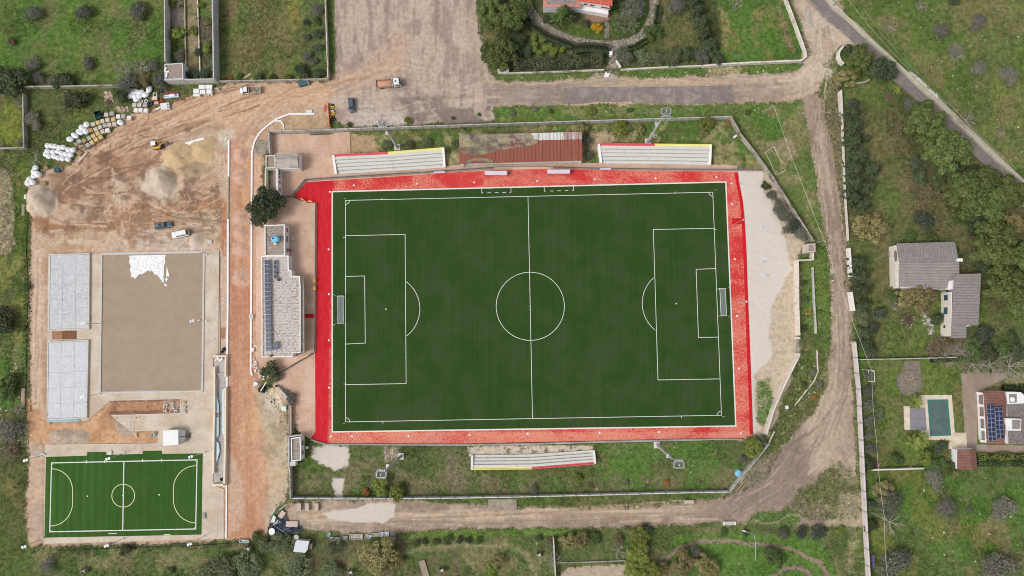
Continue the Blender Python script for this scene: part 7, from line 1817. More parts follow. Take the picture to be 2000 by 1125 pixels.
for (p_, q_, w, c3, lb) in scr:
 a, b_ = G(*p_, .4), G(*q_, .5); mb = MB(); mb.slope([(a.x - w/2, a.y),(a.x + w/2, a.y),(b_.x + w/2, b_.y),(b_.x - w/2, b_.y)], [.35,.35,.45,.45], [.43,.43,.53,.53]); tag(obj('scrap_board', mb, M('scrap_' + lb[:14], c3,.7,.1)), lb, 'board','boards in the lower-left scrap heap')
for (x, y, w, h_, a_, c3, lb) in ((552,1004,1.3,1.9,-35, S(206,184,174), 'pinkish board lying above the dark sheet'),(571,1022.5,3.1,1.45,0, S(204,182,172), 'large pinkish board on the right of the dark sheet'),(545,1048,2.6,.8,0, S(140,128,106), 'mossy board half under the bushes')):
 mb = MB(); mb.box(0,0,.4, w, h_, .1); item('wooden_board', lb, 'board', mb, M('pinkboard' + str(x), c3,.8,.08), x, y, a_, 'boards in the lower-left scrap heap')
mb = MB(); mb.lathe([(.8,.5),(.82,.62)], 16,(0,0), 1,1.15); item('white_disc','white heart-shaped disc on the dark sheet','disc', mb, M_CARW, 532.5,1037)
mb = MB(); mb.slope([(-.6,-1),(.5,-.8),(.6,.7),(-.2,1)], .2, [.3,.5,.6,.4]); item('pale_sheet','pale green-white sheet left of the pinkish board','sheet', mb, M('palegreen', S(206,218,210), .6,.06), 535,1013,-10)
t = thing('metal_shed','white metal shed roof among bushes at the lower left','shed', at(593,1062), R(-3)); lob('body', MB().prism([(-1.9,-1.5),(1.1,-1.6),(1.6,-.9),(1.9,1.3),(-1.2,1.4),(-1.5,.9)], 0,1.9), M_CONC, t)
obj('roof', MB().prism([(-1.95,-1.55),(1.1,-1.65),(1.65,-.95),(1.95,1.35),(-1.25,1.45),(-1.6,.95)], 1.9,2.0), M('pale_sheet_metal', S(214,218,226), .5,.05), t, local=1)
obj('side_box', MB().box(2.2,-.2,0,.8,1.3,1.2), M('weathered_box', S(150,138,126), .8,.12), t, local=1)
mb = MB(); mb.lathe([(.6,0),(.7,.8),(.4,.9)], 12); item('round_tank','round pale tank at the upper left of the white metal shed','tank', mb, M_CONCL, 580.5,1048)
t = thing('white_container','pale metal trough above the cable reel at the lower left','trough', at(478,1056), R(-2)); mb = MB(); mb.strip([(-1.2,-.35),(1.2,-.35),(1.2,.35),(-1.2,.35)], .1,0,.6, True); mb.box(0,0,0,2.4,.7,.1); obj('trough', mb, M('ice_sheet', S(206,220,222), .5,.06), t, local=1)
M_REEL = M('reel_wood', S(172,158,144), .9,.12,2)
def reel(x, y, a_, lb, s=1.0):
 t = thing('cable_reel', lb, 'cable reel', at(x, y), R(a_), 'wooden cable reels')
 for e in (-1,1):
  lob('flange', MB().tube((e*.5,0,.8),(e*.58,0,.8), .8, n=16), M_REEL, t)
 lob('drum', MB().tube((-.5,0,.8),(.5,0,.8), .35, n=12), M_CONCL, t)
 for p in (-.25,.2): lob('label_plate', MB().box(p, 0,1.13,.16,.3,.03), M_WHITE, t)
 t.scale = (s, s, s); return t
reel(487,1070,-5, 'large wooden cable reel at the lower-left edge of the bushes', 1.15); reel(168,1113,10, 'small grey cable reel near the bottom-left corner', .95); reel(686,1116,18, 'cable reel with white parts left of the big yellow-green tree')
reel(863,1112,12, 'cable reel at the bottom edge right of the slanted slab'); reel(1052,1082,8, 'grey cable reel on the park grass by the thin wall', .95)
for k, (x, lb) in enumerate(((586, 'left concrete block against the south wall'),(601.5, 'middle concrete block against the south wall'),(620, 'right concrete block against the south wall'))):
 mb = MB(); mb.box(0,0,0,.95,2.0,.9); item('concrete_block', lb, 'concrete block', mb, M('pink_concrete', S(196,180,168), .9,.08,2), x, 989,1, 'concrete blocks against the south wall')
mb = MB(); mb.box(0,0,0,1.6,5.0,.3); item('tilted_slab','long weathered slab lying slanted at the bottom edge','slab', mb, M('weathered_slab', S(160,146,128), .95,.12,1.2,.3), 829,1112,18)
mb = MB(); mb.prism([xy(p) for p in GP([(954,975),(1009,975),(1009,994),(954,995)])], -.1,.22); tag(obj('concrete_ramp', mb, M('old_concrete3', S(168,154,140), .9,.12,1.2,.2, dirt=S(134,120,106))), 'mossy concrete platform outside the south wall','platform')
for k, (x, w, lb) in enumerate(((1339,.95, 'left pinkish block outside the south wall'),(1348.5,1.7, 'right pinkish block outside the south wall'))): mb = MB(); mb.box(0,0,0, w, .85,.5); item('stone_block', lb, 'block', mb, M('pink_concrete', (0,0,0)), x, 979.5,1)
t = thing('park_bench','white metal bench on the south side of the dirt road','bench', at(1424,1021.5), R(1))
for k in range(4): obj('slat', MB().box(0,-.3 + k*.2,.42,3.0,.15,.05), M('bench_slat', S(206,214,214), .6,.05), t, local=1)
for s in (-1,1): lob('leg', MB().box(s*1.5,0,0,.2,.9,.6), M_WHITE, t)
lob('backrest', MB().box(0,.5,.45,3.1,.08,.45), M_WHITE, t)
t = thing('wooden_trough','long wooden trough leaning beside the diagonal pale wall','trough', at(1448.5,949.5), R(48));
obj('frame', MB().strip([(-2.2,-.35),(2.2,-.35),(2.2,.35),(-2.2,.35)], .14,0,.4, True), M('trough_wood', S(186,168,142), .85,.08), t, local=1); mb = MB(); mb.box(0,0,0,4.2,.5,.15); mb.box(0,0,.15,4.2,.1,.25); obj('floor', mb, M('trough_dark', S(134,118,100), .9,.1), t, local=1)
mb = MB(); mb.lathe([(.7,0),(.95,.3),(.8,.7),(.3,.95)], 10,(0,0), 1,1.1,.14, random.Random(5)); item('blue_tarp','light blue tarpaulin bundle inside the south-east wall corner','tarpaulin', mb, M('light_blue_tarp', S(140,190,220), .5,.06,1.5,.2), 1441,923,20)
mb = MB(); mb.box(0,0,0,.7,1.0,.7,0,.9); item('white_container','white container in the dark gap east of the slanting white wall','container', mb, M_CARW, 1535.5,795,0)
mb = MB(); mb.lathe([(.5,0),(.55,.15),(.5,.3),(.22,.32),(.22,.1)], 14); o = item('concrete_ring','small concrete ring with dark hole beside the north-east mast','ring', mb, M_CONCL, 1280,267); obj('hole', MB().lathe([(.28,.32),(.28,.34)], 12), M_BLK, o, local=1)
mb = MB(); mb.tube((-.55,0,.3),(.55,0,.3), .3, n=10); item('white_drum','white drum lying by the diagonal wall north-east corner','drum', mb, M_CARW, 1435,267.5,35)
mb = MB(); mb.slope([(-1,-.6),(.2,-.9),(1,.3),(.1,.1),(-.2,.9)], .05, [.25,.2,.3,.35,.25]); item('white_sheet','crumpled white sheet on the verge by the cobbled entrance','sheet', mb, M_PLASTIC, 1185.5,145.5,10)
mb = MB(); mb.box(0,0,0,3.2,.6,1.4,0,.95); mb.box(0,.4,1.4,2.8,.5,.1); item('white_bench','white curved bench under the big pines by the road','bench', mb, M_WHITE, 983,139.5,-4)
t = thing('blue_barrow','blue and white wheelbarrow in the orange trench','wheelbarrow', at(301.5,848.5), R(45)); obj('tray', MB().lathe([(.3,.3),(.55,.7),(.45,.7),(.2,.4)], 10,(0,0), 1.3,.8), M('barrow_grey', S(164,178,178), .5,.1), t, local=1); obj('wheel', MB().tube((-.9,-.1,.2),(-.9,.1,.2), .22, n=10), M('barrow_blue', S(70,120,190), .5,.1), t, local=1)
for s in (-1,1): lob('handle', MB().tube((.4, s*.25,.5),(1.2, s*.3,.6), .04, n=5), M_GU, t)
for x, y, w, h_, a_, c3, nm_, lb in ((360,786,1.0,.75,0, S(206,178,140), 'wooden_box','wooden box at the right end of the long trench'),(361,795,1.0,.8,0, S(186,188,176), 'metal_grate','upper grey grate beside the long trench'),(361,803.5,1.0,.9,0, S(190,194,182), 'metal_grate','lower grey grate beside the long trench'),(267,849,.55,1.1,4, S(216,190,150), 'short_board','short pale board in the orange trench'),
      (216.5,884,.8,1.1,3, S(222,222,218), 'white_case','white case on the paving between the two pitch extensions'),(411,472.5,1.05,1.05,0, S(214,202,196), 'white_crate','pale square crate above the corner of the paving'),(399,1007,.9,1.6,10, S(160,166,166), 'scrap_pile','pile of grey metal pieces at the right edge of the futsal pitch'),(389,626,.95,.3,25, S(232,214,190), 'plank_end','short pale plank on the right side of the brown sand court'),
      (52,385,.6,1.2,8, S(232,232,234), 'white_sack','thin white sack at the left edge of the gravel heap'),(47,410,.9,3.4,2, S(158,142,120), 'old_door','grey-brown door lying in the grass left of the gravel heap'),(46.5,775,1.05,4.8,2, S(168,148,128), 'timber_mat','long stack of timber at the edge of the yard by the lower slab'),(84,887,1.0,.5,10, S(206,222,228), 'pale_bag','pale bag at the upper-left corner of the futsal pitch'),  # the grey-brown piece left of the gravel heap is an old door
      (545,984,.4,.4,0, S(220,220,220), 'white_lump','small white lump left of the south wall corner'),(1702.5,1040 - 900,.1,.1,0, S(1,1,1), None, '')):
 if nm_ is None: continue
 mb = MB(); mb.box(0,0,0, w, h_, .35,0,.94); mb.box(0,0,.35, w * .7, h_ * .7,.06,0,.9); item(nm_, lb, nm_.replace('_',' '), mb, M('itm_' + str(x), c3,.8,.12,3,.2), x, y, a_)
# metal scraps along the park edge
rn = random.Random(8)
for k, (x, y, w, h_, c3, lb) in enumerate(((655,1052,2.4,.8, S(196,200,206), 'leftmost pale sheet of the metal scrap row'),(673,1050,1.6,1.0, S(170,164,158), 'second piece of the metal scrap row'),(696,1047.5,3.4,1.2, S(190,180,172), 'large framed piece of the metal scrap row'),(719,1047,1.5,.8, S(204,202,206), 'pale piece right of the framed one in the scrap row'),(733,1044,1.8,.9, S(186,180,172), 'sixth piece of the scrap row, dull grey'),(751,1042.5,2.4,1.1, S(206,216,224), 'bluish box-like sheet in the scrap row'),(768,1042,1.5,1.1, S(182,166,156), 'brownish rightmost sheet of the scrap row'),(760,1050,3.4,.5, S(190,182,182), 'thin long strip below the bluish sheet'),(643,1043.5,.6,1.0, S(150,196,196), 'small turquoise drum left of the metal scrap row'))):
 t = thing('metal_scrap' if k < 8 else 'small_drum', lb, 'metal scrap' if k < 8 else 'drum', at(x, y), R(rn.uniform(-8,8) if k < 8 else -30)); m_ = M('scrapm%d' % k, c3,.6,.12,2)
 mb = MB(); mb.strip([(-w/2,-h_/2),(w/2,-h_/2),(w/2, h_/2),(-w/2, h_/2)], .12,.1,.4, True); mb.box(0,0,0, w, h_, .14); lob('tray', mb, m_, t)
 for j in range(2): lob('cross_bar', MB().box(rn.uniform(-.3,.3) * w, 0,.3,.1, h_ * 1.05,.08, rn.uniform(-.3,.3)), M_STEEL, t)
# marker lamps (round white covers) let into the red carpet
mk = MB(); mk.lathe([(.26,.04),(.26,.10),(.14,.14)], 12); mkm = mesh_of('round_cover', mk, M_CARW)
mpos = [(644.5,374.5),(691,362),(814,359),(926,356.5),(1049,353.5),(1161.5,350.5),(1280.5,348),(1399,346),(1428.5,358.5),(1429.5,398.5),(1435,506),(1439,617),(1443,720),(1447,846),(1287,843.5),(1171,845),(1031,847),(917,849),(798,851),(688,852),(646.5,852),(643,757),(642.5,664.5),(642.5,574.5),(642,487)]
side = [('north','left')] * 8 + [('east','top')] * 6 + [('south','right')] * 7 + [('west','bottom')] * 4
cnt = {}
for (x, y),(s_, f_) in zip(mpos, side):
 n_ = cnt.get(s_, 0); cnt[s_] = n_ + 1; o = obj('marker_cover', mkm, None); o.location = G(x, y)
 tag(o, '%s round white cover from the %s along the %s side of the red carpet' % (ORD[n_], f_, s_), 'cover','round white covers in the red carpet')
for k, (x, y) in enumerate(((674,389.3),(1394.5,373),(1411,813),(673,826))):
 t = thing('corner_flag', ['upper-left','upper-right','lower-right','lower-left'][k] + ' corner flag pole of the football pitch','corner flag', G(x, y), 0, 'corner flags'); lob('pole', MB().tube((0,0,0),(0,0,1.5), .05, n=6), M_YE if k < 2 else M_WHITE, t); lob('flag', MB().box(.2,0,1.2,.4,.03,.3), M_WHITE, t)
# covers and boxes on the pale sand strip
for x, y, r_, lb in ((1493,511,.4, 'white-lidded shaft on the pale sand, middle one'),(1492.5,506,.22, 'small bright lid just above the middle sand shaft'),(1499,538,.45, 'faint grey ring on the pale sand, lowest one'),(1491,444,.3, 'small grey ring on the pale sand, upper one'),(1447,358,.4, 'grey lid by the top right corner of the red carpet')):
 mb = MB(); mb.lathe([(r_, -.05),(r_, .1),(r_ * .55,.12)], 14); item('shaft_cover', lb, 'cover', mb, M('lid_grey' if r_ > .25 else 'lid_white', S(190,190,192) if r_ > .25 else S(236,236,240), .8,.1,3), x, y)
for k, (x, y, lb) in enumerate(((418,527, 'white round cap on the paving right of the sand court, upper one'),(417,662, 'white round cap on the paving right of the sand court, middle one'),(402,766.5, 'white round cap at the lower-right corner of the sand court'),(412,876, 'white round cap at the right above the futsal pitch'))):
 mb = MB(); mb.lathe([(.2,0),(.2,.2),(.1,.26)], 10); item('round_cap', lb, 'cap', mb, M_CARW, x, y, 0, 'white round caps on the site paving')  # white round caps standing on the paving

# white liner showing at the rim of the sand heap, lattice tower, wall banner and two toys
wl_ = crumple('plastic_liner', [(326,290),(341,281),(370,277),(398,269),(401,272),(372,283),(350,288),(332,296),(322,300)], .35,.1, M_PLASTIC, 3,6); tag(wl_, 'thin white liner showing along the upper rim of the sand heap','liner')
t = thing('lattice_tower','grey lattice tower cut off by the left edge of the photo','tower', G(-4,880))
for k in range(6):
 a_, c_ = R(60 * k), R(60 * (k + 1)); lob('strut', MB().tube((1.9 * math.cos(a_), 1.9 * math.sin(a_), 0),(1.2 * math.cos(c_), 1.2 * math.sin(c_), 6), .07, n=4), M_STEEL, t); lob('brace', MB().tube((1.2 * math.cos(a_), 1.2 * math.sin(a_), 6),(1.2 * math.cos(c_), 1.2 * math.sin(c_), 6), .06, n=4), M_STEEL, t)
item('painted_banner','small violet and white banner on the long pale wall near the bottom','banner', MB().box(0,0,.6,.1,3.2,1.2), M('violet_banner', S(112,104,150), .7,.2,3), 1700.5,1093,-2)
item('toy_slide','small red and blue toy at the corner of the pool garden','toy', MB().box(0,0,0,.5,1.0,.6).box(.3,.4,.6,.4,.4,.2), M('toy_paint', S(168,110,130), .6,.3,4), 1714,908,15)
item('toy_ball','yellow toy by the wall south of the palms','toy', MB().lathe([(.15,0),(.3,.2),(.15,.45)], 10), M('toy_yellow', S(232,190,70), .5,.05), 1778,912)
# ------------------------------------------------------------------ vegetation
def m_leaf(name, c, c2, hi=None, rough=.7):
 m, n, l, b = newmat(name)
 t = n.new('ShaderNodeAttribute'); t.attribute_name = 'tint'
 oi = n.new('ShaderNodeObjectInfo')
 col = nmix(n, l, t.outputs['Fac'], c, c2)
 k = nramp(n, l, oi.outputs['Random'], 0,1,.82,1.16)
 v = n.new('ShaderNodeHueSaturation'); l.new(col, v.inputs['Color']); l.new(k, v.inputs['Value'])
 l.new(nramp(n, l, oi.outputs['Random'], 0,1,.49,.51), v.inputs['Hue'])
 l.new(v.outputs['Color'], b.inputs['Base Color']); b.inputs['Roughness'].default_value = rough; b.inputs['Specular IOR Level'].default_value = .2
 return m
M_BARK = M('bark', S(112,100,86), .95,.2,4,.4); M_TWIG = M('pale_twig', S(158,148,136), .9,.12,3)
LEAF = {
'olive': m_leaf('olive_leaf', S(78,82,68), S(138,140,122)), 'dark': m_leaf('dark_leaf', S(54,64,44), S(104,114,80)), 'pine': m_leaf('pine_leaf', S(64,79,42), S(132,143,82)),
'mimosa': m_leaf('golden_leaf', S(116,108,68), S(168,158,112)), 'yellowgreen': m_leaf('yellowgreen_leaf', S(96,108,48), S(160,166,84)), 'citrus': m_leaf('citrus_leaf', S(84,104,44), S(148,162,76)),
'cypress': m_leaf('cypress_leaf', S(46,57,38), S(92,102,70)), 'oleander': m_leaf('oleander_leaf', S(76,86,60), S(146,154,114)), 'blue': m_leaf('bluegreen_leaf', S(60,70,56), S(106,116,96)),
'green': m_leaf('green_leaf', S(62,80,44), S(108,126,70)), 'yellow': m_leaf('yellow_leaf', S(206,158,30), S(244,210,70)), 'orange': m_leaf('orange_leaf', S(150,104,56), S(196,146,78)),
'grey': m_leaf('grey_leaf', S(102,100,90), S(158,154,140)), 'bigtree': m_leaf('bigtree_leaf', S(46,58,40), S(108,118,86)), 'palm': m_leaf('palm_leaf', S(88,104,48), S(156,166,86)), 'brown': m_leaf('brown_leaf', S(104,88,70), S(150,132,108))}

def leaf_mesh(name, P, N, L, asp, tint, rng, droop=0.0):
 """many small leaf faces (diamonds) at P, facing N"""
 n = len(P)
 a = rng.normal(size=(n, 3)); u = np.cross(N, a); u /= np.linalg.norm(u, axis=1)[:, None] + 1e-9; v = np.cross(N, u)
 l = (L * rng.uniform(.6,1.4, n))[:, None]
 c = np.stack([P + u * l * .5, P + v * l * asp * .5, P - u * l * .5, P - v * l * asp * .5], 1)
 c[:, 0,2] -= droop * l[:, 0]
 me = bpy.data.meshes.new(name); me.vertices.add(n * 4); me.vertices.foreach_set('co', c.reshape(-1))
 me.loops.add(n * 4); me.loops.foreach_set('vertex_index', np.arange(n * 4, dtype=np.int32)); me.polygons.add(n)
 me.polygons.foreach_set('loop_start', np.arange(0, n * 4,4, dtype=np.int32)); me.polygons.foreach_set('loop_total', np.full(n, 4, np.int32)); me.update(calc_edges=True)
 at_ = me.attributes.new('tint','FLOAT','POINT'); at_.data.foreach_set('value', np.repeat(np.clip(tint, 0,1), 4))
 return me
def crown(name, kind, seed, nl=9, nleaf=1500, L=.16, asp=.7, hgt=.75, base=.35, lob=(.30,.46), spread=.62, fray=.12, up=.6):
 rng = np.random.default_rng(seed)
 C = [];
 for k in range(nl):
  a = rng.uniform(0,2*np.pi) if k else 0; r = spread * np.sqrt(rng.uniform(.12,1)) if k else 0
  rad = rng.uniform(*lob) * (1.15 if k == 0 else 1)
  C.append((r*np.cos(a), r*np.sin(a), base + hgt * (1 - .75 * r * r) * rng.uniform(.75,1.0) - rad * .35, rad))
 C = np.array(C); w = C[:, 3] ** 2; w /= w.sum(); i = rng.choice(nl, nleaf, p=w)
 d = rng.normal(size=(nleaf, 3)); d[:, 2] = np.abs(d[:, 2]) * np.where(rng.random(nleaf) < .82,1,-1); d /= np.linalg.norm(d, axis=1)[:, None]
 rr = C[i, 3] * (1 - np.abs(rng.normal(0,.16, nleaf)) + fray * rng.random(nleaf) ** 3 * 1.5)
 P = C[i, :3] + d * rr[:, None] * np.array([1,1,.8])
 N = d + rng.normal(0,.55,(nleaf, 3)); N[:, 2] += up * .3; N /= np.linalg.norm(N, axis=1)[:, None]
 lt = rng.uniform(-.14,.14, nl)[i]
 tint = .40 + lt + rng.normal(0,.20, nleaf)
 me = leaf_mesh(name, P, N, L, asp, tint, rng); me.materials.append(LEAF[kind]); return me
def limbs(seed, n=6, h=.5, r=.05, reach=.6):
 rn = random.Random(seed); mb = MB(); mb.tube((0,0,-.15),(0,0, h * .55), r, r * .7,6)
 for k in range(n):
  a = 2*math.pi*k/n + rn.uniform(-.4,.4); q = (reach*.8*math.cos(a), reach*.8*math.sin(a), h * rn.uniform(.9,1.4)); mb.tube((0,0, h*.5), q, r*.55, r*.18,5)
 return mb
def bare(name, seed, n=11, r=.028, tw=4, up=.5):
 """leafless crown: limbs that fork twice into twigs"""
 rn = random.Random(seed); mb = MB(); mb.tube((0,0,-.1),(0,0,.3), r*2.2, r*1.5,5)
 for k in range(n):
  a = 2*math.pi*k/n + rn.uniform(-.3,.3); l = rn.uniform(.4,.6); p0 = Vector((0,0,.28)); p1 = p0 + Vector((l*math.cos(a), l*math.sin(a), rn.uniform(.15,.5)*up*1.4)); mb.tube(tuple(p0), tuple(p1), r, r*.6,4)
  for j in range(tw):
   b_ = a + rn.uniform(-.8,.8); l2 = rn.uniform(.25,.48); s = p0.lerp(p1, rn.uniform(.45,1)); p2 = s + Vector((l2*math.cos(b_), l2*math.sin(b_), rn.uniform(.0,.25))); mb.tube(tuple(s), tuple(p2), r*.55, r*.28,3)
   for i in range(3):
    c_ = b_ + rn.uniform(-1,1); l3 = rn.uniform(.12,.24); s2 = s.lerp(p2, rn.uniform(.3,1)); mb.tube(tuple(s2), tuple(s2 + Vector((l3*math.cos(c_), l3*math.sin(c_), rn.uniform(-.02,.12)))), r*.36, r*.2,3)
 return mesh_of(name, mb, M_TWIG)
def spiky(name, kind, seed, n=46, L=.22):
 """conifer seen from above: tiers of drooping boughs that end in points"""
 rng = np.random.default_rng(seed); P, N, T = [], [], []
 for k in range(n):
  u = rng.random(); a = rng.uniform(0,2*np.pi); z = .35 + 1.5 * u; ln = (1.02 - u * .85) * rng.uniform(.7,1.15)
  for j in range(34):
   t = rng.random() ** .7; w = .16 * (1 - t) + .03
   P.append((ln*t*np.cos(a) + rng.normal(0, w*.6), ln*t*np.sin(a) + rng.normal(0, w*.6), z + .22 * t - .3 * t * t + rng.normal(0,.03)))
   N.append((np.cos(a)*.4 + rng.normal(0,.5), np.sin(a)*.4 + rng.normal(0,.5), .8)); T.append(.3 + .35 * t + rng.normal(0,.16))
 P, N, T = np.array(P), np.array(N), np.array(T); N /= np.linalg.norm(N, axis=1)[:, None]
 me = leaf_mesh(name, P, N, L, .45, T, rng); me.materials.append(LEAF[kind]); return me
CR = {}
def variants(key, fn, n=3): CR[key] = [fn(k) for k in range(n)]
variants('olive', lambda k: crown('crown','olive', 10 + k, 14,2200,.14,.45,.6,.3,(.2,.38), .66,.4))
variants('greyolive', lambda k: crown('crown','grey', 20 + k, 15,1700,.13,.4,.55,.3,(.2,.38), .66,.5), 2)
variants('dark', lambda k: crown('crown','dark', 30 + k, 11,2000,.15,.65,.7,.3,(.26,.42), .64,.2))
variants('bigtree', lambda k: crown('crown','bigtree', 40 + k, 22,5200,.12,.55,.75,.35,(.18,.30), .78,.35), 1)
variants('pine', lambda k: crown('crown','pine', 50 + k, 34,7500,.08,.8,.62,.5,(.15,.26), .84,.06))
variants('mimosa', lambda k: crown('crown','mimosa', 60 + k, 26,3600,.095,.7,.55,.45,(.16,.27), .82,.12))
variants('yellowgreen', lambda k: crown('crown','yellowgreen', 70 + k, 24,3400,.10,.7,.6,.4,(.18,.28), .78,.12))
variants('citrus', lambda k: crown('crown','citrus', 80 + k, 12,1100,.18,.65,.6,.3,(.22,.36), .66,.12))
variants('oleander', lambda k: crown('crown','oleander', 90 + k, 16,1900,.17,.30,.55,.3,(.22,.36), .74,.25))
variants('blue', lambda k: crown('crown','blue', 100 + k, 11,1700,.14,.6,.6,.3,(.25,.4), .66,.2), 2)
variants('green', lambda k: crown('crown','green', 110 + k, 12,1500,.15,.65,.6,.25,(.24,.38), .68,.12))
variants('yellow', lambda k: crown('crown','yellow', 120 + k, 14,1300,.16,.35,.6,.25,(.2,.34), .74,.3), 1)
variants('orange', lambda k: crown('crown','orange', 130 + k, 7,420,.22,.6,.5,.2,(.3,.5), .5,.1), 1)
variants('brown', lambda k: crown('crown','brown', 140 + k, 12,900,.15,.35,.5,.2,(.22,.4), .66,.3), 2)
variants('cypress', lambda k: spiky('crown','cypress', 150 + k), 3)
variants('conifer', lambda k: spiky('crown','green', 160 + k, 70,.18), 1)
variants('bare', lambda k: bare('crown', 170 + k), 3)
variants('barecrooked', lambda k: bare('crown', 180 + k, 7,.045,3,.7), 2)
variants('mixbare', lambda k: bare('crown', 190 + k, 14,.022,5), 2)
TRK = {k: mesh_of('trunk', limbs(k), M_BARK) for k in range(4)}
LOOK = {'olive': ('grey-green olive tree','olive_tree','olive tree'), 'greyolive': ('ash-grey olive tree','olive_tree','olive tree'), 'dark': ('dark green bushy tree','carob_tree','tree'), 'bigtree': ('big dark spiky-leaved tree','evergreen_tree','tree'),
  'pine': ('bright green umbrella pine','pine_tree','pine tree'), 'mimosa': ('golden-brown feathery tree','mimosa_tree','tree'), 'yellowgreen': ('yellow-green lumpy tree','eucalyptus_tree','tree'), 'citrus': ('light green citrus tree','citrus_tree','citrus tree'),
  'oleander': ('pale-leaved bush','oleander_bush','bush'), 'blue': ('blue-green round shrub','shrub','shrub'), 'green': ('green leafy shrub','shrub','shrub'), 'yellow': ('bright yellow tree','yellow_tree','tree'), 'orange': ('small orange-brown shrub','shrub','shrub'),
  'brown': ('brownish twiggy shrub','shrub','shrub'), 'cypress': ('dark pointed cypress','cypress_tree','cypress'), 'conifer': ('glossy green conifer','conifer_tree','conifer'), 'bare': ('leafless grey tree','bare_tree','bare tree'),
  'barecrooked': ('leafless crooked tree','bare_tree','bare tree'), 'mixbare': ('leafless pale twiggy tree','bare_tree','bare tree')}
